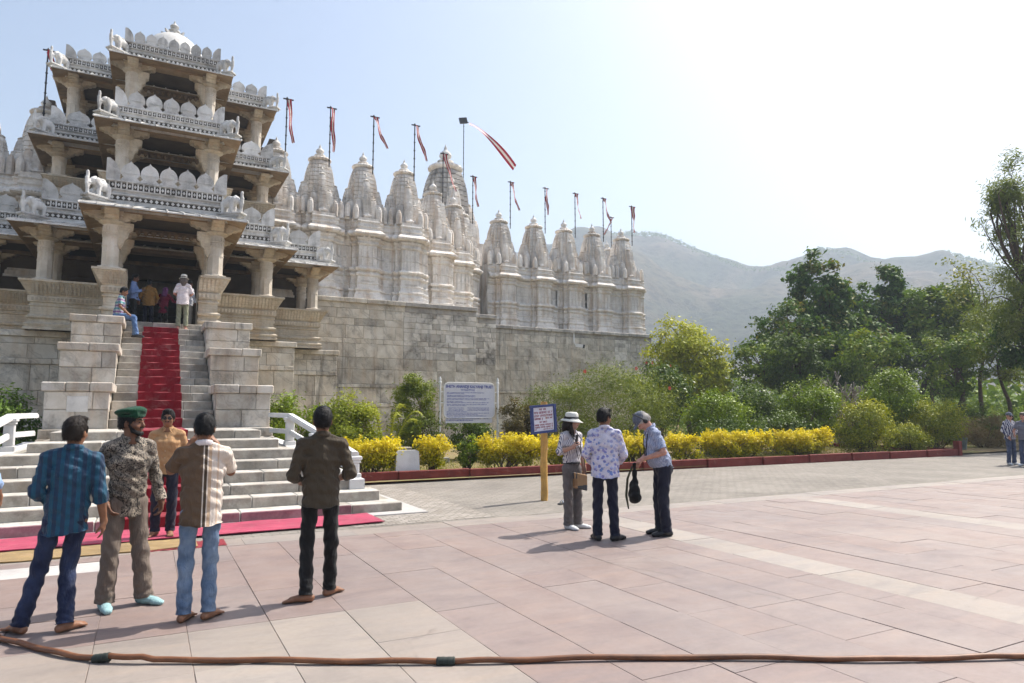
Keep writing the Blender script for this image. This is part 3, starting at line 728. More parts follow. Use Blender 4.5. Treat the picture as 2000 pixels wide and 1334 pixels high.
# columns: shaft > capital, bracket arms
def column(x, y, z0, zr, zt, arms, r=0.25, deep=()):
    b = MB(); H = zr-z0
    b.box(x-r*1.28, x+r*1.28, y-r*1.28, y+r*1.28, z0, z0+0.10, c=0.01)
    b.lathe(x, y, [(r*1.16, z0+0.10), (r*1.16, z0+0.14), (r*1.0, z0+0.16), (r*1.0, z0+H*0.50)], 8, ph=PI/8)
    b.lathe(x, y, [(r*1.02, z0+H*0.50), (r*1.02, z0+H*0.525), (r*0.97, z0+H*0.53), (r*0.97, z0+H*0.70), (r*1.04, z0+H*0.705), (r*1.04, z0+H*0.735), (r*0.96, z0+H*0.74), (r*0.96, z0+H*0.80), (r*1.05, z0+H*0.805), (r*1.05, z0+H*0.835), (r*0.95, z0+H*0.84), (r*0.95, z0+H*0.94), (r*1.0, zr-0.05)], 16)
    for k in range(16):                                  # carved band of small panels
        a = 2*PI*k/16; c, s_ = math.cos(a), math.sin(a)
        for zz, hh in ((0.77, 0.020), (0.885, 0.036)):
            b.obox((x+c*r*0.965, y+s_*r*0.965, z0+H*zz), (-s_, c, 0), (c, s_, 0), (0, 0, 1), r*0.13, 0.016, H*hh)
    sh = b.build('column', M['column'], pav)
    b = MB(); b.lathe(x, y, [(r*1.0, zr-0.06), (r*1.15, zr-0.04), (r*1.5, zr+0.02), (r*1.55, zr+0.05), (r*1.45, zr+0.08), (r*1.1, zr+0.09)], 20)
    b.box(x-r*1.1, x+r*1.1, y-r*1.1, y+r*1.1, zr+0.085, zr+0.20, c=0.01); b.box(x-r*0.95, x+r*0.95, y-r*0.95, y+r*0.95, zr+0.20, zt-0.10); b.box(x-r*1.25, x+r*1.25, y-r*1.25, y+r*1.25, zt-0.11, zt+0.02, c=0.01)
    b.build('capital', M['warm'], sh)
    H2 = zt-zr
    poly = [(0.0, 0.06), (r*1.5, 0.07), (r*1.9, 0.11), (r*2.05, 0.20*H2/0.4), (r*2.5, 0.20*H2/0.4), (r*2.75, 0.27*H2/0.4), (r*3.1, 0.27*H2/0.4), (r*3.3, 0.34*H2/0.4), (r*3.3, H2), (0, H2)]
    for (ax, ay) in arms:
        b = MB(); w = (-ay, ax, 0); b.prism(poly, (x-w[0]*r*0.62, y-w[1]*r*0.62, zr), (ax, ay, 0), (0, 0, 1), w, r*1.24)
        b.prism([(p*0.93, q*0.97+0.01) for p, q in poly], (x-w[0]*r*0.78, y-w[1]*r*0.78, zr), (ax, ay, 0), (0, 0, 1), w, r*1.56)
        b.build('bracket', M['warm'], sh)
    dp = [(r*0.6, -0.72), (r*1.05, -0.80), (r*1.35, -0.66), (r*1.5, -0.50), (r*1.85, -0.42), (r*1.95, -0.26), (r*2.35, -0.18), (r*2.4, 0.04), (r*0.5, 0.04)]
    for (ax, ay) in deep:
        b = MB(); w = (-ay, ax, 0); b.prism(dp, (x-w[0]*r*0.5, y-w[1]*r*0.5, zr), (ax, ay, 0), (0, 0, 1), w, r*1.0)
        b.prism([(p*0.92, q*0.93) for p, q in dp], (x-w[0]*r*0.66, y-w[1]*r*0.66, zr), (ax, ay, 0), (0, 0, 1), w, r*1.32)
        b.build('hanging_bracket', M['warm'], sh)

def eave(h, yf, yb, tip, inn, o=0.9):
    path = [(PX-h+o, yb), (PX-h+o, yf+o), (PX+h-o, yf+o), (PX+h-o, yb)]
    b = MB(); b.sweep(path, [(-0.05, inn), (o-0.02, tip), (o, tip-0.012), (o, tip-0.055)])
    e = b.build('eave', M['parapet'], pav)
    b = MB(); b.sweep(path, [(o, tip-0.055), (o-0.05, tip-0.065), (0.45, (tip+inn)/2-0.10), (0.0, inn-0.13), (-0.1, inn-0.13)])
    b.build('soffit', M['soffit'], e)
    # rolls over the joints of the roof slabs and studs on the eave edge
    b = MB(); n = max(3, int(2*h/0.46)); P3 = lambda a: Vector(a)
    for k in range(n+1):
        x = PX-h+2*h*k/n; xin = PX+(x-PX)*(h-o)/h
        a = Vector((xin, yf+o, inn+0.02)); c = Vector((x, yf+0.01, tip+0.012)); d = (c-a); L = d.length; d.normalize(); sd = Vector((1, 0, 0)); up = d.cross(sd)
        b.obox((a+c)/2, d, d.cross(up).normalized(), up.normalized(), L/2, 0.028, 0.02); b.lathe(x, yf-0.005, [(0.0, tip-0.055), (0.026, tip-0.05), (0.032, tip-0.022), (0.022, tip+0.01), (0.0, tip+0.018)], 6, cap=False)
    b.build('roof_rolls', M['parapet'], e, kind='stuff')
    return e

def merlon_poly(w, h):
    g = w*0.5-0.008; P = [(-g, 0), (g, 0), (g, h*0.08), (g*0.88, h*0.09), (g*0.88, h*0.14), (g*0.74, h*0.15), (g*0.74, h*0.23), (g*0.88, h*0.24), (g*0.88, h*0.30), (g*0.98, h*0.31), (g*0.98, h*0.48), (g*0.92, h*0.61), (g*0.75, h*0.75), (g*0.46, h*0.86), (g*0.20, h*0.92), (g*0.06, h*0.98), (0, h*1.06)]
    return P+[(-a, b) for a, b in P[:1:-1] if a > 0.001]
def half_merlon(w, h, s):
    return [(0, 0), (s*w*0.5, 0), (s*w*0.5, h*0.35), (s*w*0.42, h*0.60), (s*w*0.25, h*0.86), (0, h*1.06)] if s > 0 else [(0, 0), (0, h*1.06), (s*w*0.25, h*0.86), (s*w*0.42, h*0.60), (s*w*0.5, h*0.35), (s*w*0.5, 0)]
def parapet(h, yf, yb, pb, pf, pt, n, x_from=0.0, side_n=2):
    """frieze wall, pierced bands and a row of pointed merlons; on wings only the stretch outside x_from shows"""
    parts = [(-h, h)] if x_from == 0 else [(-h, -x_from), (x_from, h)]
    path = [(PX-h, yb), (PX-h, yf), (PX+h, yf), (PX+h, yb)]
    H = pf-pb
    b = MB(); b.sweep(path, [(0.02, pb-0.2), (0.02, pb), (0.05, pb+0.01), (0.05, pb+0.05), (0, pb+0.07), (0, pf-H*0.62), (0.05, pf-H*0.60), (0.05, pf-H*0.55), (0.0, pf-H*0.54), (0.0, pf-H*0.42), (0.07, pf-H*0.40), (0.08, pf-H*0.36), (0.03, pf-H*0.35), (0.03, pf-0.06), (0.10, pf-0.05), (0.10, pf), (-0.12, pf), (-0.12, pb-0.2)])
    w = b.build('parapet', M['parapet'], pav)
    fz = MB()
    for (xa, xb) in parts:
        MB().box(PX+xa, PX+xb, yf-0.034, yf-0.02, pf-H*0.33, pf-0.075).build('piercing_shade', M['hole_shade'], w); MB().box(PX+xa, PX+xb, yf-0.006, yf+0.02, pf-H*0.80, pf-H*0.63).build('piercing_shade', M['hole_shade'], w)
        L = xb-xa; m = max(2, int(L/0.155)); st = L/m
        for k in range(m):
            x = PX+xa+st*(k+0.5)
            z0, z1 = pf-H*0.34, pf-0.065; c = (z0+z1)/2; q = (z1-z0)/2
            fz.box(x+st*0.36, x+st*0.64, yf-0.085, yf-0.03, z0-0.01, z1+0.01)                        # bars of the pierced band
            fz.prism([(0, -q*0.62), (st*0.26, 0), (0, q*0.62), (-st*0.26, 0)], (x, yf-0.034, c), (1, 0, 0), (0, 0, 1), (0, -1, 0), 0.034)
            z0, z1 = pf-H*0.78, pf-H*0.56; c = (z0+z1)/2
            fz.prism([(-st*0.34, 0.0), (0, -st*0.40), (st*0.34, 0.0), (0, st*0.40)], (x, yf+0.0, c-H*0.05), (1, 0, 0), (0, 0, 1), (0, -1, 0), 0.035)
    fz.build('pierced_frieze', M['parapet'], w, kind='stuff')
    mh = pt-pf; mw = 2*h/(n+1.0)
    for k in range(n):
        x = -h+mw*(k+1)
        if abs(x) < x_from-mw*0.3: continue
        b = MB(); b.prism(merlon_poly(mw, mh), (PX+x, yf+0.06, pf), (1, 0, 0), (0, 0, 1), (0, -1, 0), 0.11)
        b.prism([(q*0.80, mh*0.38+(v-mh*0.30)*0.78) for q, v in merlon_poly(mw, mh) if v > mh*0.30], (PX+x, yf-0.049, pf), (1, 0, 0), (0, 0, 1), (0, -1, 0), 0.016)
        zz = pf+mh*0.33
        for q in range(5): b.box(PX+x-mw*0.42+q*mw*0.17, PX+x-mw*0.42+q*mw*0.17+mw*0.11, yf-0.062, yf-0.045, zz, zz+0.03)
        b.build('merlon', M['parapet'], w, loc=(PX+x, yf, pf))
    for s in (-1, 1):
        b = MB(); b.prism(half_merlon(mw*1.05, mh, -s), (PX+s*(h+0.02), yf+0.05, pf), (1, 0, 0), (0, 0, 1), (0, -1, 0), 0.11)
        b.prism(half_merlon(mw*1.05, mh, -1), (PX+s*(h+0.02), yf-0.06, pf), (0, -1, 0), (0, 0, 1), (s*1.0, 0, 0), 0.10)
        b.build('corner_merlon', M['parapet'], w)
        for k in range(side_n):
            b = MB(); b.prism(merlon_poly(mw, mh), (PX+s*(h+0.02), yf+mw*(k+1.05), pf), (0, -1, 0), (0, 0, 1), (-s, 0, 0), 0.10); b.build('merlon', M['parapet'], w)
    return w

# elephant on its bracket, shared mesh; faces +X, 0.62 m long
e = Soft()
e.ell((-0.06, 0, 0.34), (0.22, 0.13, 0.15), 0.03); e.ell((0.08, 0, 0.36), (0.14, 0.12, 0.14), 0.03); e.ell((0.20, 0, 0.42), (0.11, 0.10, 0.12), 0.03)
for (x, y) in ((-0.2, -0.075), (-0.2, 0.075), (0.09, -0.075), (0.09, 0.075)): e.cap((x, y, 0.30), (x+0.01, y, 0.05), 0.065, 0.052, 0.03)
e.chain([(0.27, 0, 0.40), (0.34, 0, 0.30), (0.37, 0, 0.20), (0.40, 0, 0.30), (0.40, 0, 0.46), (0.36, 0, 0.58)], [0.06, 0.05, 0.045, 0.04, 0.04, 0.032], 0.02)
for s in (-1, 1):
    e.ell((0.15, s*0.11, 0.42), (0.07, 0.02, 0.10), 0.02); e.cap((0.26, s*0.05, 0.36), (0.35, s*0.06, 0.34), 0.02, 0.012, 0.01)
e.cap((-0.27, 0, 0.36), (-0.30, 0, 0.12), 0.02, 0.015, 0.02); e.ell((-0.02, 0, 0.5), (0.12, 0.08, 0.05), 0.02); e.ell((0.17, 0, 0.53), (0.05, 0.06, 0.04), 0.02)
e.cap((0.36, 0, 0.02), (0.38, 0, 0.64), 0.045, 0.04, 0.015)
EV, EF = e.mesh(0.018)
ELE = mesh_data('elephant', EV, EF, M['parapet'], True)
b = MB(); b.box(-0.36, 0.46, -0.17, 0.17, 0.0, 0.06, c=0.012); b.box(-0.34, 0.40, -0.13, 0.13, -0.06, 0.0); b.prism([(-0.34, -0.06), (0.36, -0.06), (0.20, -0.16), (-0.34, -0.26)], (0, 0.10, 0), (1, 0, 0), (0, 0, 1), (0, -1, 0), 0.2)
for k in range(9): b.box(-0.30+k*0.08, -0.26+k*0.08, -0.182, -0.168, 0.012, 0.045)
o = b.build('bracket', M['parapet']); SLAB = o.data; bpy.data.objects.remove(o)
def elephant(x, y, z, s):
    a = math.radians(-38 if s > 0 else 180+38)
    o = inst('elephant_statue', ELE, (x, y, z+0.04), pav, 1.12, a); inst('bracket', SLAB, (x, y, z), o, 1.0)

for i, (S, bays) in enumerate(zip(STO, BAY)):
    for j, (cx, cy, eh, ey, ph, pyy, nm) in enumerate(bays):
        back = BACKY+ (1.5 if i else 0)
        eave(eh, ey, back, S['tip'], S['inn'])
        prev = bays[j-1][4] if j else 0.0
        el = elephant
        parapet(ph, pyy, back, S['pb'], S['pf'], S['pt'], nm, x_from=max(0, prev-0.3))
        for s in (-1, 1):
            elephant(PX+s*(ph+0.24), pyy-0.14, S['pb']+0.06, s)
            inner = (-s, 0); arms = [(s, 0), (0, -1), inner]
            foot = S['foot'] if not (i == 1 and j == 0) else 10.2
            column(PX+s*cx, cy, foot, S['ring'], S['beam'], arms, r=0.25 if j == 0 else 0.24, deep=[inner] if j == 0 else [])
            # second row behind
            column(PX+s*(cx-0.05), cy+2.3, foot if i or j else 4.4, S['ring'], S['beam'], [(s, 0), inner], r=0.22, deep=[inner] if (j == 0 and i == 0) else [])
        # beam
        b = MB(); b.box(PX-cx-0.75, PX+cx+0.75, cy-0.24, cy+0.24, S['beam'], S['inn']-0.04, c=0.02); b.box(PX-cx-0.7, PX+cx+0.7, cy-0.27, cy+0.27, S['beam']+0.06, S['beam']+0.11)
        for s in (-1, 1): b.box(PX+s*cx-0.22, PX+s*cx+0.22, cy+0.24, back-0.2, S['beam']+0.004, S['inn']-0.05)
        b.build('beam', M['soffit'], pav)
        b = MB(); b.box(PX-cx-0.1, PX+cx+0.1, cy+2.1, cy+2.5, S['beam']-0.05, S['inn']-0.15)
        if j == 0:                                             # row of pendant lobes under the inner lintel
            for k in range(10): b.lathe(PX-cx+0.45+k*(2*cx-0.9)/9, cy+2.08, [(0.0, S['beam']-0.18), (0.06, S['beam']-0.12), (0.09, S['beam']-0.03), (0.09, S['beam'])], 8)
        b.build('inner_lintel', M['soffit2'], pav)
    # roof slab closing the storey
    h0 = bays[-1][2]-0.9
    b = MB()
    for j, (cx, cy, eh, ey, ph, pyy, nm) in enumerate(bays):
        b.box(PX-eh+0.85, PX+eh-0.85, ey+0.85+j*0.003, 40+j*0.003, S['inn']-0.09-j*0.004, S['inn']-0.02-j*0.004)
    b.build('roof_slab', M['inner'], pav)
    # back wall with pilasters, doorway in the middle
    bw = MB(); y = 33.0 if i == 0 else (36.0 if i == 1 else 38.0); xw = bays[-1][0]+(0.62 if i == 0 else 1.2); dh = 2.9 if i == 0 else 1.9
    zf, zt = S['floor'], S['inn']-0.15
    bw.box(PX-xw, PX-1.25, y, y+0.4, zf, zt); bw.box(PX+1.25, PX+xw, y, y+0.4, zf, zt); bw.box(PX-1.25, PX+1.25, y, y+0.4, zf+dh, zt)
    for s in (-1, 1):
        bw.box(PX+s*1.35-0.12, PX+s*1.35+0.12, y-0.08, y+0.01, zf, zf+dh+0.2); bw.box(PX+s*(xw-0.2)-0.2, PX+s*(xw-0.2)+0.2, y-0.1, y+0.01, zf, zt)
        for q in range(3): bw.box(PX+s*2.9-0.7, PX+s*2.9+0.7, y-0.04, y+0.01, zf+0.6+q*1.1, zf+1.5+q*1.1)
        if i: bw.box(PX+s*xw-0.2, PX+s*xw+0.2, y-1.5, y, zf, zt)
    bw.box(PX-1.55, PX+1.55, y-0.10, y+0.01, zf+dh, zf+dh+0.25)
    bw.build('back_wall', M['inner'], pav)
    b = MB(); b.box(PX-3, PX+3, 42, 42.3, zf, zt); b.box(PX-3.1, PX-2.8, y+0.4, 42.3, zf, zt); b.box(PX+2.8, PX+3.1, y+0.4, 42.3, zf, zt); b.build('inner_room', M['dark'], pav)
# upper floors
b = MB(); b.box(PX-3.9, PX+3.9, 27.9, 42, 8.46, 8.60); b.box(PX-1.6, PX+1.6, 24.5, 28, 8.45, 8.55); b.box(PX-3.9, PX+3.9, 30.8, 42, 12.46, 12.6); b.box(PX-3.8, PX+3.8, 33.6, 44, 16.1, 16.2)
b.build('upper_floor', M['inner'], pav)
# dome and finial
b = MB(); DR = 1.5; DZ = 16.85
b.lathe(PX, 33.6, [(DR*1.06, 16.4), (DR*1.06, DZ), (DR*1.0, DZ+0.05)]+[(DR*math.cos(a), DZ+0.05+1.95*math.sin(a)) for a in np.linspace(0.05, 1.5, 12)]+[(0.0, DZ+2.0)], 40, cap=False)
dm = b.build('dome', M['dome'], pav, smooth=True, sharp=50)
b = MB(); z = DZ+1.93
b.lathe(PX, 33.6, [(0.42, z), (0.40, z+0.05), (0.2, z+0.10), (0.17, z+0.2), (0.24, z+0.25), (0.24, z+0.29), (0.13, z+0.33), (0.11, z+0.38), (0.18, z+0.44), (0.19, z+0.50), (0.12, z+0.58), (0.05, z+0.64), (0.04, z+0.70), (0.0, z+0.82)], 14, cap=False)
for k in range(8):
    a = 2*PI*k/8; b.prism([(0.18, 0.0), (0.50, 0.02), (0.55, 0.14), (0.42, 0.10), (0.2, 0.12)], (PX+0.03*math.sin(a), 33.6-0.03*math.cos(a), z), (math.cos(a), math.sin(a), 0), (0, 0, 1), (-math.sin(a), math.cos(a), 0), 0.08)
b.build('finial', M['parapet'], dm, smooth=True, sharp=40)

# ------------------------------------------------------------------ the shrine range: plinth, moulded walls, spires
tem = thing('temple_shrines', (15, 36, 0), 'long pale marble temple wall topped by a row of carved spires', 'building')
def plinth(x0, x1, y, seed, lm=(0.9, 2.0), z0=1.2):
    b = MB(); b.box(x0, x1, y+0.03, y+6, -0.1, 6.85); w = b.build('plinth', M['mortar'], tem)
    b = MB(); b.box(x0, x1, y-0.02, y+0.2, -0.1, z0); b.build('footing', M['block'], w)
    dark = 'block2'
    ashlar(w, x0, x1, z0, 4.22, y, [0.68, 0.19, 0.72, 0.17, 0.70, 0.56], lm[0], lm[1], M['block'], seed, 0.3, proud=0.015, ledge=(1, 3))
    xs = {6.62: 10.9, 14.83: 14.83, 17.02: 28.0, -14.0: -6.2}[x0]
    if xs > x0+0.1: ashlar(w, x0, min(xs, x1), 4.22, 6.55, y, [0.66, 0.24, 0.62, 0.34, 0.47], lm[0]*0.8, lm[1]*0.8, M['block'], seed+3, 0.3, proud=0.015)
    if x1 > xs+0.1: ashlar(w, max(x0, xs), x1, 4.22, 6.55, y, [0.36, 0.30, 0.24, 0.40, 0.22, 0.30, 0.26, 0.25], 0.28, 0.95, M[dark], seed+5, 0.3, proud=0.03)
    x = x0; r = random.Random(seed+9)
    while x < x1-0.05:
        L = r.uniform(0.9, 1.7); L = x1-x if x+L > x1-0.6 else L
        k = 'marble_dark' if x > 10.5 else 'block'
        b = MB(); b.box(x+0.003, x+L-0.003, y-0.03, y+0.6, 6.55, 6.82, c=0.01); b.build('stone', M[k], w, loc=(x+L/2, y, 6.6))
        b = MB(); b.box(x+0.003, x+L-0.003, y-0.16-r.uniform(0, .015), y+5.5, 6.82, 7.03+r.uniform(-.006, .006), c=0.02); b.build('coping_stone', M[k], w, loc=(x+L/2, y, 6.9)); x += L
plinth(6.62, 14.83, 32.0, 41)
plinth(14.83, 17.02, 34.1, 42, (0.35, 0.7))
plinth(17.02, 31.2, 37.85, 43)
plinth(-14.0, -6.2, 32.0, 44)

WALL = [(0.34, 7.0), (0.34, 7.1), (0.30, 7.12), (0.29, 7.27), (0.24, 7.29), (0.22, 7.46), (0.17, 7.48), (0.14, 7.62), (0.20, 7.66), (0.21, 7.71), (0.19, 7.75), (0.09, 7.78), (0.07, 8.0), (0.10, 8.03), (0.10, 8.07), (0.06, 8.10), (0.05, 8.4), (0.12, 8.44), (0.15, 8.5), (0.12, 8.56), (0.05, 8.58), (0.05, 8.66), (0.16, 8.70), (0.20, 8.77), (0.16, 8.84), (0.02, 8.88), (0, 8.95), (0, 9.36), (0.03, 9.37), (0.03, 9.42), (0, 9.43), (0, 9.98), (0.06, 10.01), (0.10, 10.08), (0.05, 10.13), (0.05, 10.22), (0.12, 10.28), (0.14, 10.36), (0.06, 10.40), (0.26, 10.44), (0.34, 10.50), (0.33, 10.58), (0.24, 10.68), (0.14, 10.76), (0.10, 10.78), (0.10, 10.86), (0.14, 10.90), (0.14, 10.95), (0.08, 10.98), (0.08, 11.12), (0.12, 11.16), (0.12, 11.22), (0.06, 11.26), (0.06, 11.40), (-0.5, 11.42)]
def bay_path(xc, y0, w=1.13, d=(0.22, 0.30)):
    return [(xc-w, y0), (xc-0.72, y0), (xc-0.72, y0-d[0]), (xc-0.47, y0-d[0]), (xc-0.47, y0-d[0]-d[1]), (xc+0.47, y0-d[0]-d[1]), (xc+0.47, y0-d[0]), (xc+0.72, y0-d[0]), (xc+0.72, y0), (xc+w, y0)]
def clean(p):
    out = [p[0]]
    for a in p[1:]:
        if (a[0]-out[-1][0])**2+(a[1]-out[-1][1])**2 > 1e-6: out.append(a)
    return out
def shrine_wall(path, mat='marble'):
    b = MB(); b.sweep(clean(path), WALL); return b.build('shrine_wall', M[mat], tem)

# spire meshes, shared
def ratha(s):
    side = [(-.78, -.78), (-.52, -.78), (-.52, -.90), (-.26, -.90), (-.26, -1.0), (.26, -1.0), (.26, -.90), (.52, -.90), (.52, -.78)]
    P = []
    for q in range(4):
        c, s_ = [(1, 0), (0, 1), (-1, 0), (0, -1)][q]
        P += [(s*(x*c-y*s_), s*(x*s_+y*c)) for x, y in side]
    return P
def curve(t): return 1.0-0.05*t-0.34*t**4.6
def spire_body(layers, crown):
    b = MB(); R = []
    for k in range(layers):
        t0, t1 = k/layers, (k+1)/layers
        for t, g in ((t0, 1.0), (t0+(t1-t0)*0.80, 1.0), (t0+(t1-t0)*0.84, 0.94), (t1-0.001, 0.94)):
            s = curve(t)*g; R.append([(x, y, t) for x, y in ratha(s)])
    b.rings(R)
    if crown:
        b.lathe(0, 0, [(0.42, 0.99), (0.62, 1.015), (0.66, 1.035), (0.5, 1.06), (0.3, 1.07), (0.28, 1.09), (0.16, 1.10), (0.12, 1.13), (0.22, 1.16), (0.16, 1.20), (0.04, 1.24), (0.0, 1.29)], 12, cap=False)
    return b
SP_MAIN = mesh_data('spire', *(lambda b: (b.v, b.f))(spire_body(13, False)), M['marble'])
SP_DARK = mesh_data('spire', *(lambda b: (b.v, b.f))(spire_body(15, False)), M['marble_dark'])
SP_MINI = mesh_data('turret_spire', *(lambda b: (b.v, b.f))(spire_body(7, True)), M['marble'])
b = MB(); b.lathe(0, 0, [(0.50, -0.06), (0.50, 0.0), (0.62, 0.02), (0.70, 0.08), (0.72, 0.13), (0.68, 0.19), (0.58, 0.23), (0.40, 0.245)], 44, rib=0.045)
b.lathe(0, 0, [(0.42, 0.235), (0.36, 0.30), (0.30, 0.31), (0.34, 0.36), (0.33, 0.42), (0.22, 0.45), (0.13, 0.46)], 20, cap=False)
AMA = mesh_data('ribbed_disc', b.v, b.f, M['marble'])
b = MB(); b.lathe(0, 0, [(0.12, 0.44), (0.14, 0.48), (0.20, 0.55), (0.21, 0.61), (0.17, 0.69), (0.08, 0.77), (0.05, 0.83), (0.06, 0.86), (0.02, 0.95), (0.0, 1.02)], 14, cap=False)
FIN = mesh_data('finial', b.v, b.f, M['dome'], True)
b = MB()                                                     # rounded turret of the parapet band
pr = [(0.17, 0.0), (0.19, 0.02), (0.19, 0.10), (0.17, 0.11), (0.185, 0.30), (0.18, 0.48), (0.15, 0.64), (0.10, 0.72), (0.11, 0.74), (0.08, 0.78), (0.0, 0.82)]
b.lathe(0, 0, [(r_*1.12, z_) for r_, z_ in pr], 8, ph=PI/8, cap=False)
TUR = mesh_data('turret', b.v, b.f, M['marble'])
b = MB(); b.box(-0.20, 0.20, -0.16, 0.2, 0, 0.08, c=0.008)
for s in (-1, 1): b.box(s*0.155-0.04, s*0.155+0.04, -0.14, 0.2, 0.08, 0.42)
b.box(-0.24, 0.24, -0.2, 0.2, 0.42, 0.50, c=0.01); b.lathe(0, 0.02, [(0.22, 0.50), (0.16, 0.60), (0.17, 0.63), (0.10, 0.70), (0.04, 0.76), (0.0, 0.86)], 8, cap=False); b.box(-0.12, 0.12, 0.10, 0.12, 0.08, 0.42)
NIC = mesh_data('niche', b.v, b.f, M['marble'])
LION = None
def spire(x, y, z0, w, h, top=True, mesh=None, full=True):
    s = inst('spire', mesh or SP_MAIN, (x, y, z0), tem, (w, w, h))
    inv = (1/w, 1/w, 1/h)
    def sub(name, me, dx, dy, dz, sc):
        o = inst(name, me, (x, y, z0), s); o.location = (dx/w, dy/w, dz/h); o.scale = (sc[0]/w, sc[1]/w, sc[2]/h)
    k = w/0.80
    sub('ribbed_disc', AMA, 0, 0, h, (0.82*k, 0.82*k, 0.92*k)); sub('finial', FIN, 0, 0, h, (1.0*k, 1.0*k, 0.98*k))
    if full:
        for sx in (-1, 1):
            sub('turret_spire', SP_MINI, sx*0.66*k, 0.0, 0, (0.40*k, 0.50*k, h*0.58))
            sub('turret_spire', SP_MINI, sx*0.72*k, -0.42*k, 0, (0.25*k, 0.25*k, h*0.34)); sub('turret_spire', SP_MINI, sx*0.40*k, -0.66*k, 0, (0.22*k, 0.22*k, h*0.38))
            sub('turret_spire', SP_MINI, sx*0.33*k, -0.80*k, -0.25, (0.17*k, 0.17*k, h*0.26)); sub('turret_spire', SP_MINI, sx*0.97*k, -0.15*k, -0.1, (0.20*k, 0.22*k, h*0.40))
        sub('turret_spire', SP_MINI, 0.0, -0.62*k, 0, (0.28*k, 0.42*k, h*0.70)); sub('turret_spire', SP_MINI, 0.0, -0.84*k, 0, (0.25*k, 0.27*k, h*0.46))
        sub('niche', NIC, 0, -0.98*k, -0.28, (0.95, 0.95, 0.95)); sub('turret_spire', SP_MINI, 0.0, -0.92*k, 0.22, (0.16, 0.16, 0.55))
    return s
Z0 = 11.42
def range_of(bays, y0, w=1.13, ends=()):
    P = []
    for xc in bays: P += bay_path(xc, y0, w)
    wl = shrine_wall(P)
    tr = MB()
    for xc in bays:
        for dx in (-w+0.17, w-0.17, -0.60, 0.60): inst('turret', TUR, (xc+dx, y0-(0.26 if abs(dx) < 0.7 else 0.02), Z0-0.10), wl, (0.80, 0.8, 1.0 if abs(dx) < .7 else 1.12))
        for (dx, dy, hw) in ((0, 0.52, 0.12), (-0.25, 0.52, .08), (0.25, 0.52, .08), (-0.6, 0.22, 0.09), (0.6, 0.22, 0.09), (-0.93, 0, .09), (0.93, 0, .09)):
            tr.prism([(-hw, 0), (hw, 0), (0.3*hw, 0.07), (0, 0.16), (-0.3*hw, 0.07)], (xc+dx, y0-dy-0.145, 10.36), (1, 0, 0), (0, 0, 1), (0, -1, 0), 0.03)
            for q in range(5): tr.box(xc+dx-hw+q*hw*0.42, xc+dx-hw+q*hw*0.42+hw*0.25, y0-dy-0.09, y0-dy-0.04, 8.12, 8.19)
        for dx in np.arange(-0.42, 0.43, 0.12):                # scales of the cornice
            tr.obox((xc+dx, y0-0.52-0.29, 10.60), (1, 0, 0), (0, 0.8, 0.6), (0, -0.6, 0.8), 0.035, 0.09, 0.02)
        for dx in (-0.28, 0.0, 0.28):                          # pilaster strips
            tr.box(xc+dx-0.03, xc+dx+0.03, y0-0.55, y0-0.50, 8.96, 9.97)
        for dx in (-0.60, 0.60): tr.box(xc+dx-0.03, xc+dx+0.03, y0-0.25, y0-0.2, 8.96, 9.97)
        for dx in (-0.92, 0.92): tr.box(xc+dx-0.05, xc+dx+0.05, y0-0.03, y0+0.02, 8.96, 9.97)
    tr.build('carved_trim', M['marble'], wl, kind='stuff')
    x0, x1 = bays[0]-w, bays[-1]+w
    b = MB(); b.box(x0, x1, y0+0.04, y0+5.5, 6.9, 11.40); b.build('wall_core', M['marble'], wl)
    return wl
A = [5.00, 7.14, 9.39, 11.65]
range_of(A, 33.75)
range_of([-4.55, -6.80, -9.05, -11.3], 33.75)
for x in A: spire(x, 34.55, Z0, 0.80, 2.92)
for x in (-4.55, -6.80, -9.05): spire(x, 34.55, Z0, 0.80, 2.92)
# corner towers stepping back
for (x, y) in ((14.32, 37.08), (16.35, 38.84), (17.53, 40.4)):
    range_of([x], y-0.85, 1.0); spire(x, y, Z0, 0.80, 2.92)
C = [20.6, 23.35, 25.85, 28.3, 30.95]
range_of([20.2, 22.6, 25.0, 27.4, 29.8], 39.7, 1.2) if False else None
P = []
for i, xc in enumerate(C):
    w0 = 1.3; P.append(xc)
range_of(C, 39.9, 1.30)
for x in C: spire(x, 40.85, Z0, 0.88, 2.98)
for (x, y) in ((33.0, 45.5), (30.2, 46.5), (34.5, 44)):
    if x == 33.0: spire(x, y, Z0, 0.8, 3.4)
b = MB(); b.box(18, 32.2, 41, 52, 6.9, 11.3); b.box(-14, 13, 35, 60, 6.9, 11.2); b.box(12, 18, 41, 52, 6.9, 11.3); b.build('roof_terrace', M['marble'], tem)
# great central spire behind
b = MB(); b.box(17.5, 23.2, 47, 54, 10, 14.6); b.build('spire_base', M['marble'], tem)
spire(20.35, 50, 14.5, 1.95, 6.4, mesh=SP_DARK)
spire(18.4, 46.6, 12.0, 1.1, 4.6)
spire(16.9, 45.0, 12.0, 0.9, 3.6)

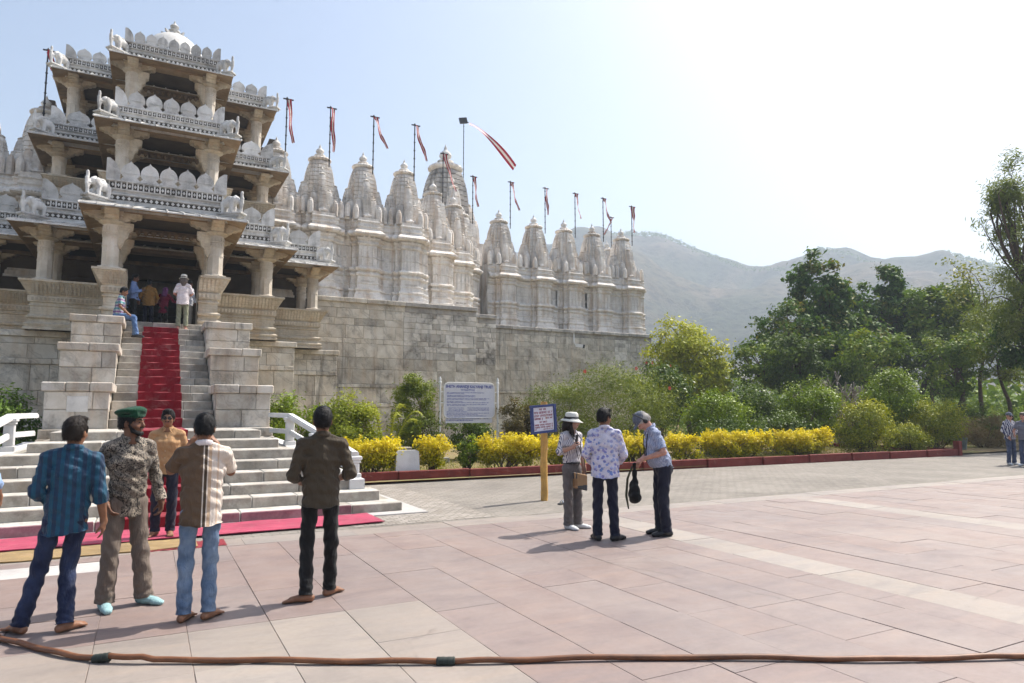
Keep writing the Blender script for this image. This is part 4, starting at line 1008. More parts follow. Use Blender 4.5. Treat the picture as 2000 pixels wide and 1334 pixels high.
# ------------------------------------------------------------------ flags on the spires
t = NT('striped_flag_cloth'); uv = t.attr('uvw', 'Vector'); sx = t.sep(uv)
base = t.ramp(sx[0], [(0.0, (0.36, 0.012, 0.03)), (0.36, (0.30, 0.008, 0.02)), (0.37, (0.62, 0.56, 0.50)), (0.63, (0.62, 0.56, 0.50)), (0.64, (0.30, 0.008, 0.02))], 'CONSTANT')
nz = t.noise(t.comb(t.math('MULTIPLY', sx[0], 6.0), t.math('MULTIPLY', sx[1], 40.0), 0.0), 1.0, 2, 0.5)
mid = t.math('COMPARE', sx[0], 0.5); mid.node.inputs[2].default_value = 0.12
dots = t.ramp(nz, [(0.40, (0.05, 0.25, 0.16)), (0.47, (0.72, 0.68, 0.62)), (0.60, (0.72, 0.68, 0.62)), (0.66, (0.60, 0.12, 0.05))])
fc = t.mix(mid, base, dots); M['flag'] = t.done(fc, 0.7); t.b.inputs['Sheen Weight'].default_value = 0.1
t = NT('plain_striped_flag_cloth'); sx = t.sep(t.attr('uvw', 'Vector'))
M['flag2'] = t.done(t.ramp(sx[0], [(0.0, (0.36, 0.012, 0.03)), (0.34, (0.36, 0.012, 0.03)), (0.35, (0.72, 0.70, 0.68)), (0.66, (0.36, 0.012, 0.03))], 'CONSTANT'), 0.7)
def flag(x, y, zb, zt, dx, length, label, width=0.25, seed=0, dz_curve=1.0, m='flag', wind=0.0):
    f = thing('flag', (x, y, zb), label, 'flag', 'temple flags')
    b = MB(); b.tube([(x, y, zb), (x, y, zt)], 0.032, 8)
    n = int((zt-zb)/0.45)
    for k in range(n): b.lathe(x, y, [(0.032, zb+0.3+k*0.45), (0.052, zb+0.32+k*0.45), (0.052, zb+0.36+k*0.45), (0.032, zb+0.38+k*0.45)], 8, cap=False)
    b.build('pole', M['black_metal'], f)
    b = MB(); b.obox((x+0.06, y, zt), (1, 0, 0), (0, 1, 0), (0, 0, 1), width*0.5+0.12, 0.028, 0.028); b.lathe(x, y, [(0.05, zt), (0.06, zt+0.05), (0.02, zt+0.1), (0.0, zt+0.13)], 6, cap=False)
    if m == 'flag2': b.obox((x-0.05, y, zt+0.05), (0.96, 0, 0.25), (0, 1, 0), (-0.25, 0, 0.96), 0.34, 0.07, 0.24)
    b.build('crossbar', M['black_metal'], f)
    r = random.Random(seed); N = 26; V = []; F = []; U = []
    a0, a1 = r.uniform(0, 6), r.uniform(0.6, 1.4)
    for i in range(N+1):
        t_ = i/N; s_ = t_*length
        if wind: cx_ = x+0.5+wind*(t_**1.05); cz = zt-0.1-length*(t_**1.6); tw = 0.25+0.5*t_
        else: cx_ = x+0.10+dx*t_**1.3+0.03*math.sin(a0+t_*9); cz = zt-s_; tw = 0.5*math.sin(a0+t_*5*a1)+0.25
        wd = width*(1-0.45*t_ if not wind else 1)
        for q in range(5):
            u = q/4-0.5
            if wind: nxw = Vector((0.55, 0.25, 0.8)).normalized(); V.append((cx_+u*wd*nxw.x*0.5, y+u*wd*0.9*math.sin(1.3+t_*4), cz+u*wd*0.75))
            else: V.append((cx_+u*wd*math.cos(tw), y-0.04+u*wd*math.sin(tw)+0.02*math.sin(t_*20+q), cz+0.02*math.sin(q*2+t_*8)))
            U.append((q/4, t_, 0))
    for i in range(N):
        for q in range(4): F.append((i*5+q, i*5+q+1, (i+1)*5+q+1, (i+1)*5+q))
    o = obj('pennant', V, F, M[m], f, smooth=True); at = o.data.attributes.new('uvw', 'FLOAT_VECTOR', 'POINT'); at.data.foreach_set('vector', np.array(U, np.float32).ravel())
ORD = ['first', 'second', 'third', 'fourth']
for k, (x, dx) in enumerate(zip(A, (0.22, 0.10, 0.62, 0.62))):
    flag(x+0.33, 33.85, 13.95, 17.05, dx, (2.2, 2.3, 1.6, 1.9)[k], f'red and white flag above the {ORD[k]} spire counting from the pavilion', seed=k)
flag(-4.55, 34.0, 13.95, 17.1, 0.12, 0.9, 'red and white flag behind the upper eave of the pavilion, beside its stone elephant', seed=9)
flag(14.75, 36.6, 13.9, 16.9, 0.75, 2.2, 'red and white flag hanging across the great central spire', seed=5)
flag(18.2, 39.9, 13.9, 17.1, 0.25, 2.0, 'red and white flag just past the great central spire, before the low spires', seed=6)
nm = ['nearest', 'second', 'third', 'fourth']
for k, x in enumerate(C[:4]): flag(x+0.50, 40.1, 14.0, 17.25, (0.55, 0.12, 0.35, 0.55)[k], (1.9, 1.9, 1.8, 1.8)[k], f'red and white flag above the {nm[k]} of the five low spires of the far wall', seed=20+k)
flag(31.42, 40.1, 14.0, 17.0, 0.1, 2.0, 'red and white flag above the last spire, next to the hills', seed=27, width=0.34)
flag(33.4, 45.4, 14.0, 17.8, -0.9, 1.6, 'small flag blowing backwards between the last two spires', seed=28)
flag(21.6, 49.2, 18.6, 25.2, 0, 3.0, 'long red and white banner streaming in the wind from the tallest flagpole', width=0.50, m='flag2', wind=4.2, seed=30)
# ------------------------------------------------------------------ vegetation
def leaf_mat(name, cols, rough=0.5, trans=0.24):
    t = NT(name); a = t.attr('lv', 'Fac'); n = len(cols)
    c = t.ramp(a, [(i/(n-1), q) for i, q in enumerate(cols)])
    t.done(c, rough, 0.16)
    tr = t.node('ShaderNodeBsdfTranslucent'); t.put(tr.inputs[0], t.mix(1.0, c, (1.25, 1.25, 0.55), 'MULTIPLY'))
    mx = t.node('ShaderNodeMixShader'); mx.inputs[0].default_value = trans
    t.l.new(t.b.outputs[0], mx.inputs[1]); t.l.new(tr.outputs[0], mx.inputs[2]); t.l.new(mx.outputs[0], t.out.inputs[0])
    return t.mat
LM = {
 'yg': leaf_mat('yellow_green_leaves', [(0.188, 0.226, 0.024), (0.342, 0.371, 0.033), (0.546, 0.532, 0.047)]),
 'dk': leaf_mat('dark_green_leaves', [(0.040, 0.086, 0.018), (0.066, 0.130, 0.026), (0.109, 0.191, 0.033), (0.190, 0.168, 0.037)], 0.6),
 'ol': leaf_mat('olive_leaves', [(0.066, 0.113, 0.018), (0.109, 0.175, 0.026), (0.174, 0.250, 0.033), (0.263, 0.283, 0.047)], 0.6),
 'do': leaf_mat('dull_olive_leaves', [(0.049, 0.086, 0.018), (0.082, 0.130, 0.025), (0.139, 0.191, 0.033)], 0.6),
 'sp': leaf_mat('sparse_yellowing_leaves', [(0.099, 0.151, 0.029), (0.182, 0.227, 0.029), (0.329, 0.303, 0.044)]),
 'fe': leaf_mat('feathery_grey_green_leaves', [(0.113, 0.151, 0.035), (0.186, 0.232, 0.051), (0.269, 0.310, 0.070)]),
 'ole': leaf_mat('oleander_leaves', [(0.113, 0.147, 0.028), (0.174, 0.214, 0.042), (0.258, 0.295, 0.060)]),
 'dkb': leaf_mat('deep_green_shrub_leaves', [(0.046, 0.082, 0.013), (0.083, 0.133, 0.021), (0.137, 0.192, 0.028)], 0.4),
 'mg': leaf_mat('fresh_green_leaves', [(0.091, 0.145, 0.012), (0.159, 0.228, 0.017), (0.258, 0.339, 0.028)], 0.42),
 'gy': leaf_mat('light_green_leaves', [(0.134, 0.177, 0.017), (0.244, 0.287, 0.024), (0.378, 0.378, 0.037)]),
 'tg': leaf_mat('grassy_green_leaves', [(0.091, 0.128, 0.017), (0.165, 0.213, 0.024), (0.256, 0.293, 0.037)]),
 'yb': leaf_mat('lime_shrub_leaves', [(0.110, 0.140, 0.015), (0.244, 0.275, 0.022), (0.451, 0.427, 0.037)]),
 'br': leaf_mat('brown_shrub_leaves', [(0.07, 0.06, 0.025), (0.12, 0.10, 0.04), (0.16, 0.13, 0.06)]),
 'dry': leaf_mat('dry_brush', [(0.16, 0.11, 0.05), (0.24, 0.17, 0.08), (0.17, 0.16, 0.06)]),
 'lg': leaf_mat('wall_foot_plant_leaves', [(0.055, 0.110, 0.015), (0.104, 0.177, 0.022), (0.159, 0.244, 0.037)]),
 'H': leaf_mat('golden_hedge_leaves', [(0.12, 0.15, 0.012), (0.30, 0.29, 0.014), (0.56, 0.46, 0.02), (0.68, 0.56, 0.03)], 0.5, 0.4),
 'grass': leaf_mat('dry_lawn_grass', [(0.14, 0.14, 0.03), (0.22, 0.22, 0.05), (0.30, 0.27, 0.08)], 0.7),
}
M['bark'] = plain('grey_brown_bark', (0.085, 0.06, 0.042), 0.9, var=0.4, scale=9, bump=0.6)
M['pale_bark'] = plain('pale_grey_bark', (0.27, 0.235, 0.20), 0.85, var=0.3, scale=9, bump=0.4)

def leaves(C, size, asp, r, up=0.35, out=None, fold=0.25, droop=0.0):
    """one folded quad per leaf at every centre"""
    n = len(C)
    N = r.normal(size=(n, 3)); N /= np.linalg.norm(N, axis=1, keepdims=True)
    if out is not None: N = N*0.75+out*0.6
    N[:, 2] += up; N /= np.linalg.norm(N, axis=1, keepdims=True)
    T = r.normal(size=(n, 3)); T[:, 2] -= droop; T -= (T*N).sum(1, keepdims=True)*N; T /= np.linalg.norm(T, axis=1, keepdims=True)
    B = np.cross(N, T); s = size*r.uniform(0.6, 1.25, n)[:, None]
    V = np.empty((n, 4, 3)); V[:, 0] = C-T*s*0.5; V[:, 1] = C+B*s*asp*0.5+N*s*fold*0.3; V[:, 2] = C+T*s*0.5; V[:, 3] = C-B*s*asp*0.5+N*s*fold*0.3
    return V.reshape(-1, 3)
def leaf_obj(name, C, size, asp, lv, mat, parent, r, **kw):
    V = leaves(C, size, asp, r, **kw); n = len(C); F = np.arange(4*n, dtype=np.int32).reshape(n, 4)
    o = obj(name, V, F, mat, parent)
    at = o.data.attributes.new('lv', 'FLOAT', 'POINT'); at.data.foreach_set('value', np.repeat(np.clip(lv, 0, 1), 4).astype(np.float32))
    return o
def clumps(c, rad, K, r, shell=0.55, flat_bottom=0.0):
    """clump centres spread through an ellipsoid, mostly toward its surface, with an uneven outline"""
    D = r.normal(size=(K, 3)); D /= np.linalg.norm(D, axis=1, keepdims=True)
    q = shell+(1-shell)*r.random(K)**0.6; q *= r.uniform(0.75, 1.12, K)
    P = np.array(c)+D*q[:, None]*np.array(rad)
    if flat_bottom: P[:, 2] = np.maximum(P[:, 2], c[2]-rad[2]*flat_bottom)
    return P
def foliage(c, rad, K, per, cr, r, shell=0.5, flat=0.0, top_bias=0.5):
    P = clumps(c, rad, K, r, shell, flat); n = K*per
    off = r.normal(size=(n, 3))*np.array([1, 1, 0.75])*cr*0.55
    C = np.repeat(P, per, 0)+off
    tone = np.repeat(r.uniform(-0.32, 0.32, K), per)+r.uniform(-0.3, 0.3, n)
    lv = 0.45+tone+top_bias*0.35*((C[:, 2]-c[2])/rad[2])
    out = (C-np.array(c))/np.array(rad); out /= np.linalg.norm(out, axis=1, keepdims=True)+1e-6
    return P, C, lv, out
def limb(b, p0, p1, r0, r1, r, bend=0.12, n=6):
    p0, p1 = np.array(p0), np.array(p1); L = np.linalg.norm(p1-p0); pts = []; rad = []
    j = r.normal(size=3)*bend*L
    for i in range(n):
        t_ = i/(n-1); pts.append(p0*(1-t_)+p1*t_+j*math.sin(t_*PI)+np.array([0, 0, 0.08*L*math.sin(t_*PI)])); rad.append(r0*(1-t_)+r1*t_)
    b.tube(pts, rad, 6); return pts
def tree(kind, x, y, zc, rw, rh, label, seed, K=40, per=230, size=0.20, asp=0.5, trunk_r=0.16, group=None, name='tree', sub=None, shell=0.45, cr=None, bark='bark', droop=0.0, base=None, lean=0.0):
    r = np.random.default_rng(seed)
    t_ = thing(name, (x, y, 0), label, 'tree', group)
    bx, by = base if base else (x+r.uniform(-.4, .4), y)
    blobs = [(x, y, zc, rw, rh)]+(sub or [])
    b = MB(); fork = np.array([bx*0.6+x*0.4, by, max(0.8, (zc-rh)*0.75)])
    limb(b, (bx, by, -0.1), fork, trunk_r*1.15, trunk_r*0.75, r, 0.05)
    CC = []; LV = []; OO = []
    for (cx, cy, cz, w, h) in blobs:
        f = w*h/(rw*rh); k = max(22, int(K*f*1.25))
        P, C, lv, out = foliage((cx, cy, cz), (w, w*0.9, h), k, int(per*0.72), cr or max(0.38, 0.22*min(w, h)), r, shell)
        CC.append(C); LV.append(lv); OO.append(out)
        mid = np.array([cx, cy, cz-h*0.25]); limb(b, fork, mid, trunk_r*0.7, trunk_r*0.35, r, 0.08)
        for q in P[r.permutation(len(P))[:14]]:
            s_ = fork*(0.5)+mid*0.5 if r.random() < 0.5 else mid; limb(b, s_, q, trunk_r*0.3, 0.012, r, 0.12)
    b.build('trunk', M[bark], t_, smooth=True)
    leaf_obj('crown', np.concatenate(CC), size, asp, np.concatenate(LV), LM[kind], t_, r, out=np.concatenate(OO), droop=droop)
    return t_
def shrub(kind, x, y, zc, rw, rh, label, seed, K=26, per=170, size=0.085, asp=0.5, cat='shrub', group=None, name='shrub', flowers=None, shell=0.5, droop=0.0, z0=0.06, box=False, top_bias=0.5, cr=None):
    r = np.random.default_rng(seed)
    t_ = thing(name, (x, y, z0), label, cat, group)
    lo = max(zc-rh, z0+0.05)
    c = (x, y, (zc+rh+lo)/2); rad = (rw, rw*0.8, (zc+rh-lo)/2)
    if box:
        P = np.stack([x+r.uniform(-1, 1, K)*rw, y+r.uniform(-1, 1, K)*0.34, lo+0.16+(zc+rh-lo-0.20)*r.random(K)**0.65+0.05*r.normal(size=K)], 1)
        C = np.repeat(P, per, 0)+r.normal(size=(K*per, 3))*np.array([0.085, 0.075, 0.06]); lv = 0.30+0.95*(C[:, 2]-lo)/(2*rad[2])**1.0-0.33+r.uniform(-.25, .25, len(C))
        spr = np.stack([x+r.uniform(-1, 1, 10)*rw, y+r.uniform(-1, 1, 10)*0.25, np.full(10, zc+rh-0.02)], 1)
        E = np.repeat(spr, 26, 0); tt = np.tile(np.linspace(0, 1, 26), 10); E[:, 2] += tt*np.repeat(r.uniform(0.05, 0.22, 10), 26); E[:, :2] += r.normal(size=(260, 2))*0.025
        C = np.concatenate([C, E]); lv = np.concatenate([lv, r.uniform(0.7, 1, 260)]); out = (C-np.array(c))/np.array([rw, 0.4, rad[2]]); out /= np.linalg.norm(out, axis=1, keepdims=True)+1e-6
    else:
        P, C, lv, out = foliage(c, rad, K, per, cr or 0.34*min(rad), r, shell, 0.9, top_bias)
    b = MB()
    for q in P[r.permutation(len(P))[:min(14, K)]]: limb(b, (x+r.uniform(-.35, .35)*rw, y+r.uniform(-.1, .1), z0-0.05), q, 0.022, 0.006, r, 0.1)
    b.build('stem', M['bark'], t_)
    leaf_obj('foliage', C, size, asp, lv, LM[kind], t_, r, out=out, droop=droop)
    if flowers:
        Q = C[np.argsort(-(C[:, 2]+r.uniform(0, 0.8, len(C))-0.5*(C[:, 1]-y)))[:900]][r.permutation(900)[:flowers]]
        for p_ in Q:
            f = MB()
            for k in range(5):
                a = 2*PI*k/5; f.add([(p_[0], p_[1]-0.05, p_[2]), (p_[0]+0.06*math.cos(a-.5), p_[1]-0.07, p_[2]+0.06*math.sin(a-.5)), (p_[0]+0.085*math.cos(a), p_[1]-0.06, p_[2]+0.085*math.sin(a)), (p_[0]+0.06*math.cos(a+.5), p_[1]-0.07, p_[2]+0.06*math.sin(a+.5))], [(0, 1, 2, 3)])
            f.build('flower', M['petal'], t_)
    return t_
M['petal'] = plain('coral_red_petal', (0.62, 0.06, 0.045), 0.6)

G = 'trees beyond the garden'
tree('yg', 26.35, 29.0, 4.6, 2.35, 2.3, 'bright yellow green tree standing at the far end of the temple plinth', 101, 62, 300, 0.19, 0.55, 0.14, G, shell=0.4, sub=[(25.2, 28.6, 3.2, 1.5, 1.2), (27.6, 28.6, 3.4, 1.5, 1.3)])
tree('dk', 38.96, 30.0, 9.3, 2.2, 2.6, 'tallest dark green tree with reddish top leaves below the hill saddle', 102, 50, 170, 0.34, 0.55, 0.22, G, shell=0.35, sub=[(39.6, 29.5, 5.6, 3.4, 2.4), (36.9, 29.5, 5.2, 2.2, 1.9)])
tree('dk', 42.5, 29.5, 6.0, 2.6, 2.4, 'dark green tree between the tallest tree and the plume topped one', 103, 44, 150, 0.32, 0.55, 0.2, G, shell=0.35)
tree('dk', 46.56, 30.0, 7.6, 2.3, 2.4, 'dark green tree with a narrow plume rising above the others', 104, 42, 150, 0.32, 0.55, 0.2, G, shell=0.35, sub=[(46.2, 29.8, 11.0, 0.9, 1.9)])
tree('ol', 46.03, 27.0, 7.6, 2.3, 2.6, 'olive leaved tree with a forked trunk behind the round green shrub', 105, 36, 170, 0.30, 0.5, 0.22, G, shell=0.4, base=(43.8, 26.6))
tree('sp', 45.5, 24.0, 8.3, 2.3, 3.4, 'thin half bare tree with a few yellow leaves beside the feathery tree', 106, 30, 60, 0.24, 0.5, 0.15, G, shell=0.3)
tree('fe', 37.6, 17.0, 10.6, 2.3, 3.9, 'tall feathery grey green tree rising highest, cut by the picture edge', 107, 70, 130, 0.27, 0.20, 0.2, G, shell=0.3, droop=1.2, sub=[(38.0, 17.6, 7.0, 2.2, 2.4), (35.6, 17.0, 11.6, 0.8, 1.1)], base=(38.6, 17.4))
tree('dk', 40.2, 18.5, 5.6, 1.6, 2.6, 'low dark tree under the feathery tree at the picture edge', 108, 34, 200, 0.26, 0.5, 0.16, G, shell=0.3)
tree('ol', 31.26, 28.0, 4.4, 2.1, 1.9, 'low olive tree just behind the yellow green tree', 109, 34, 160, 0.26, 0.45, 0.13, G, shell=0.4)
tree('do', 30.61, 25.0, 4.1, 2.0, 2.0, 'dull olive tree behind the bare branched tree', 110, 36, 180, 0.24, 0.45, 0.14, G, shell=0.35)
tree('ol', 35.19, 24.0, 4.4, 2.3, 2.0, 'spreading olive tree over the round fresh green shrub', 111, 34, 160, 0.24, 0.45, 0.15, G, shell=0.4, base=(34.4, 23.6))
tree('ol', 39.64, 22.0, 4.4, 2.1, 2.1, 'slender olive tree with a dark straight trunk near the standing visitors', 112, 30, 130, 0.24, 0.45, 0.14, G, shell=0.4)
tree('do', 43.5, 25.5, 4.6, 2.4, 2.1, 'dull olive tree in the gap under the half bare tree', 113, 34, 150, 0.26, 0.45, 0.15, G, shell=0.4)
tree('dk', 34.7, 29.0, 6.2, 2.3, 2.3, 'rounded dark tree between the yellow green tree and the tallest tree', 114, 44, 140, 0.28, 0.5, 0.16, G, shell=0.35)
tree('dk', 43.3, 31.0, 8.4, 2.0, 2.7, 'dark tree filling the gap right behind the tallest tree', 115, 40, 140, 0.32, 0.5, 0.18, G, shell=0.35)
tree('ol', 49.5, 31.0, 8.6, 2.1, 2.4, 'olive tree behind the plume topped tree', 116, 38, 180, 0.30, 0.5, 0.18, G, shell=0.38)
tree('ol', 47.5, 26.5, 7.6, 2.2, 2.9, 'olive tree behind the thin half bare tree', 117, 38, 170, 0.28, 0.5, 0.18, G, shell=0.38)
tree('fe', 42.6, 21.0, 5.6, 2.2, 2.7, 'grey green tree under the feathery one, before the standing visitors', 118, 40, 180, 0.24, 0.3, 0.15, G, shell=0.38)
# bare frangipani: forked pale branches
r = np.random.default_rng(120); bt = thing('bare_tree', (27.7, 20.6, 0.06), 'leafless pale branched tree behind the clipped shrubs', 'tree')
b = MB()
def fork(p, d, L, rad, depth):
    q = p+d*L; limb(b, p, q, rad, rad*0.72, r, 0.05, 5)
    if depth == 0: return
    for k in range(2 if r.random() < 0.55 else 3):
        n = d+r.normal(size=3)*0.55+np.array([0, 0, 0.22]); n /= np.linalg.norm(n); fork(q, n, L*r.uniform(0.66, 0.86), rad*0.70, depth-1)
for (dx, dy) in ((-0.75, 0.1), (0.05, -0.4), (0.75, 0.1), (0.2, 0.6), (-0.35, -0.3)):
    d = np.array([dx, dy, 0.85]); d /= np.linalg.norm(d); fork(np.array([27.6+dx*0.3, 20.6+dy*0.3, 0.0]), d, 1.05, 0.075, 4)
b.build('branches', M['pale_bark'], bt, smooth=True)

S = 'garden shrubs'
shrub('ole', 15.6, 21.0, 1.75, 2.35, 1.65, 'large loose grey green bush with thin leaves against the temple plinth', 131, 84, 210, 0.13, 0.24, 'bush', S, flowers=3)
shrub('ole', 13.6, 22.0, 1.6, 1.5, 1.3, 'smaller grey green bush between the white notice board and the large loose bush', 132, 46, 170, 0.13, 0.24, 'bush', S)
shrub('dkb', 20.26, 24.0, 2.5, 1.5, 1.5, 'deep green bush with red flowers under the yellow green tree', 133, 44, 170, 0.15, 0.55, 'bush', S, flowers=5)
shrub('mg', 19.17, 19.5, 1.35, 1.35, 1.2, 'leafy green bush with tall shoots behind the old man', 134, 46, 190, 0.12, 0.45, 'bush', S)
shrub('dkb', 22.0, 20.5, 1.5, 1.5, 1.4, 'dark glossy bush between the leafy bush and the clipped shrub', 135, 50, 190, 0.11, 0.6, 'bush', S)
shrub('dkb', 18.3, 18.0, 0.85, 1.6, 0.8, 'low dark hedge plants behind the golden hedge near the old man', 146, 40, 170, 0.09, 0.6, 'bush', S)
shrub('dkb', 21.0, 17.9, 0.85, 1.5, 0.8, 'low dark leafy plants behind the longest golden hedge', 147, 40, 170, 0.09, 0.6, 'bush', S)
shrub('mg', 23.11, 18.5, 1.75, 1.2, 1.3, 'rounded fresh green shrub under the leafless tree', 136, 56, 210, 0.10, 0.5, 'shrub', S)
shrub('mg', 27.63, 18.0, 2.0, 1.35, 1.4, 'taller rounded fresh green shrub beside the leafless tree', 137, 60, 220, 0.11, 0.5, 'shrub', S)
shrub('yb', 23.79, 16.6, 1.1, 1.12, 1.05, 'lime shrub with a brownish heart at the end of the golden hedge', 138, 56, 200, 0.085, 0.5, 'shrub', S)
shrub('yb', 28.0, 16.5, 1.15, 1.15, 1.12, 'lime green shrub beside the end post of the red kerb', 139, 56, 200, 0.085, 0.5, 'shrub', S)
shrub('yb', 25.7, 16.2, 0.6, 0.85, 0.65, 'low lime shrub between two taller lime shrubs', 140, 34, 180, 0.08, 0.5, 'shrub', S)
shrub('dry', 33.5, 17.5, 0.6, 1.7, 0.9, 'dry brown brush behind the visitors at the picture edge', 141, 50, 140, 0.22, 0.08, 'bush', S, z0=-0.02)
shrub('dry', 31.0, 18.3, 0.7, 1.5, 0.8, 'dry brown brush next to the end of the red kerb', 142, 44, 130, 0.22, 0.08, 'bush', S, z0=-0.02)
shrub('do', 36.5, 19.5, 1.0, 2.0, 1.0, 'tangle of grey brushwood under the slender olive tree', 143, 44, 130, 0.2, 0.2, 'bush', S, z0=-0.02)
shrub('mg', 3.5, 19.3, 1.35, 1.0, 0.95, 'green bush with upright shoots beside the staircase pier', 144, 44, 190, 0.10, 0.5, 'bush', S)
shrub('gy', 4.75, 18.2, 1.15, 1.0, 0.9, 'yellow green bush right behind the stair railing', 145, 56, 210, 0.085, 0.55, 'bush', S)
shrub('tg', 7.4, 20.5, 1.45, 0.85, 1.35, 'tall grassy green bush left beside the white notice board', 148, 52, 200, 0.12, 0.3, 'bush', S)
shrub('br', 10.9, 20.0, 1.35, 0.75, 0.8, 'brownish bush beside the right post of the white notice board', 149, 34, 150, 0.11, 0.35, 'bush', S)
shrub('dkb', 9.7, 21.3, 0.9, 0.9, 0.75, 'dark low bush beneath the white notice board', 150, 36, 150, 0.10, 0.4, 'bush', S)
shrub('mg', 7.5, 16.7, 0.6, 0.36, 0.45, 'small leafy plant between the golden hedges', 151, 16, 120, 0.08, 0.5, 'plant', S)
shrub('lg', -3.1, 19.6, 1.3, 1.0, 0.8, 'green plant at the foot of the pavilion behind the stair railing', 152, 40, 170, 0.12, 0.4, 'plant', S)
shrub('lg', -2.7, 17.4, 0.7, 0.5, 0.45, 'low green plant seen through the stair railing', 153, 26, 140, 0.09, 0.45, 'plant', S)
hd = [(4.82, 16.3, .57, .62, .41, 'golden leaved hedge beside the steps, next to the inscribed stone'), (6.36, 16.3, .57, .34, .42, 'small golden hedge between the inscribed stone and the white notice post'), (8.6, 16.3, .55, .85, .47, 'golden hedge beneath the white notice board'), (10.2, 16.3, .51, .62, .43, 'golden hedge behind the wooden sign post'),
      (12.7, 16.2, .53, .80, .47, 'golden hedge behind the man in the floral shirt'), (14.4, 16.2, .48, .45, .47, 'narrow golden hedge just past the old man'), (16.66, 16.1, .49, 1.17, .54, 'long golden hedge, the nearer of the two past the old man'), (19.6, 16.0, .50, 1.3, .52, 'long golden hedge, the farther of the two past the old man')]
for i, (x, y, zc, rw, rh, lb) in enumerate(hd):
    shrub('H', x, y, zc-0.03, rw, rh-0.03, lb, 160+i, int(70*rw/0.6), 95, 0.070, 0.6, 'hedge', 'golden hedges along the kerb', 'hedge', box=True)
# palm fronds behind the railing bush
pf = thing('palm_plant', (5.9, 18.6, 0.06), 'young palm with arching yellow green fronds beside the bush', 'palm'); r = np.random.default_rng(171)
for k in range(8):
    a = 0.3+k*0.75; L = r.uniform(1.2, 1.8); b = MB(); pts = []
    for i in range(9):
        t_ = i/8; pts.append((5.9+math.cos(a)*L*t_*0.8, 18.6+math.sin(a)*L*t_*0.45, 0.1+L*1.15*math.sin(t_*1.9)*0.95))
    b.tube(pts, [0.016*(1-i/9) + 0.004 for i in range(9)], 5)
    for i in range(2, 9):
        for j in range(3):
            t_ = (i-1+j/3); p0 = Vector(pts[int(t_)]).lerp(Vector(pts[min(8, int(t_)+1)]), t_-int(t_)); d = (Vector(pts[min(8, i)])-Vector(pts[i-1])).normalized()
            for s_ in (-1, 1):
                w = d.cross(Vector((0, 0, 1))).normalized()*s_; tip = p0+(w*0.7+d*0.55-Vector((0, 0, 0.25)))*0.30; sd = d*0.014
                b.add([p0-sd, p0+sd, tip], [(0, 1, 2)])
    o = b.build('frond', LM['gy'], pf)
    at_ = o.data.attributes.new('lv', 'FLOAT', 'POINT'); at_.data.foreach_set('value', np.full(len(o.data.vertices), 0.75, np.float32))
# lawn of the flower bed
r = np.random.default_rng(180); n = 26000
C_ = np.stack([4.2+r.random(n)*23, 15.95+r.random(n)**1.4*5.0, np.full(n, 0.09)], 1); C_[:, 2] += r.random(n)*0.05
lw = leaf_obj('lawn_grass', C_, 0.10, 0.12, r.random(n), LM['grass'], None, r, up=0.0, droop=-2.0); tag(lw, 'short dry grass between the shrubs of the flower bed', 'grass', kind='stuff')
n = 16000; C_ = np.stack([28.5+r.random(n)*26, 18.6+r.random(n)*22, np.full(n, 0.12)], 1); C_[:, 2] += r.random(n)*0.25
lw = leaf_obj('field_grass', C_, 0.42, 0.07, r.random(n), LM['grass'], None, r, up=0.0, droop=-2.5); tag(lw, 'tall dry grass under the trees beyond the garden', 'grass', kind='stuff')

n = 30000; C_ = np.stack([27.5+r.random(n)*30, 23.5+r.random(n)*10, r.random(n)], 1); env = 1.6+0.9*np.sin(C_[:, 0]*0.9)*np.sin(C_[:, 1]*0.7+1)+0.5*np.sin(C_[:, 0]*2.3); C_[:, 2] = np.maximum(0.1, C_[:, 2]**0.8*np.maximum(env, 0.5))
lw = leaf_obj('undergrowth', C_, 0.24, 0.35, 0.25+0.7*r.random(n)*np.clip(C_[:, 2]/2, 0.2, 1), LM['ol'], None, r); tag(lw, 'tangled green undergrowth filling the ground below the trees', 'undergrowth', kind='stuff')
# woodland between the garden and the foot of the hills: one far mass
n = 42000; aw = np.radians(r.uniform(34, 78, n)); dw = 62+130*r.random(n)**1.3; gx = dw*np.sin(aw); gy = dw*np.cos(aw)
hw_ = 3.6+1.8*np.sin(gx*0.31+np.sin(gy*0.2))*np.sin(gy*0.27+1)+1.2*np.sin(gx*0.9+gy*0.6); C_ = np.stack([gx, gy, np.maximum(hw_, 1.2)*r.random(n)**0.7], 1)
fw = leaf_obj('distant_woodland', C_, 0.75, 0.55, 0.15+0.8*r.random(n)*np.clip(C_[:, 2]/4, 0.2, 1), LM['ol'], None, r); tag(fw, 'belt of scrubby woodland at the foot of the hills', 'woodland', kind='stuff')
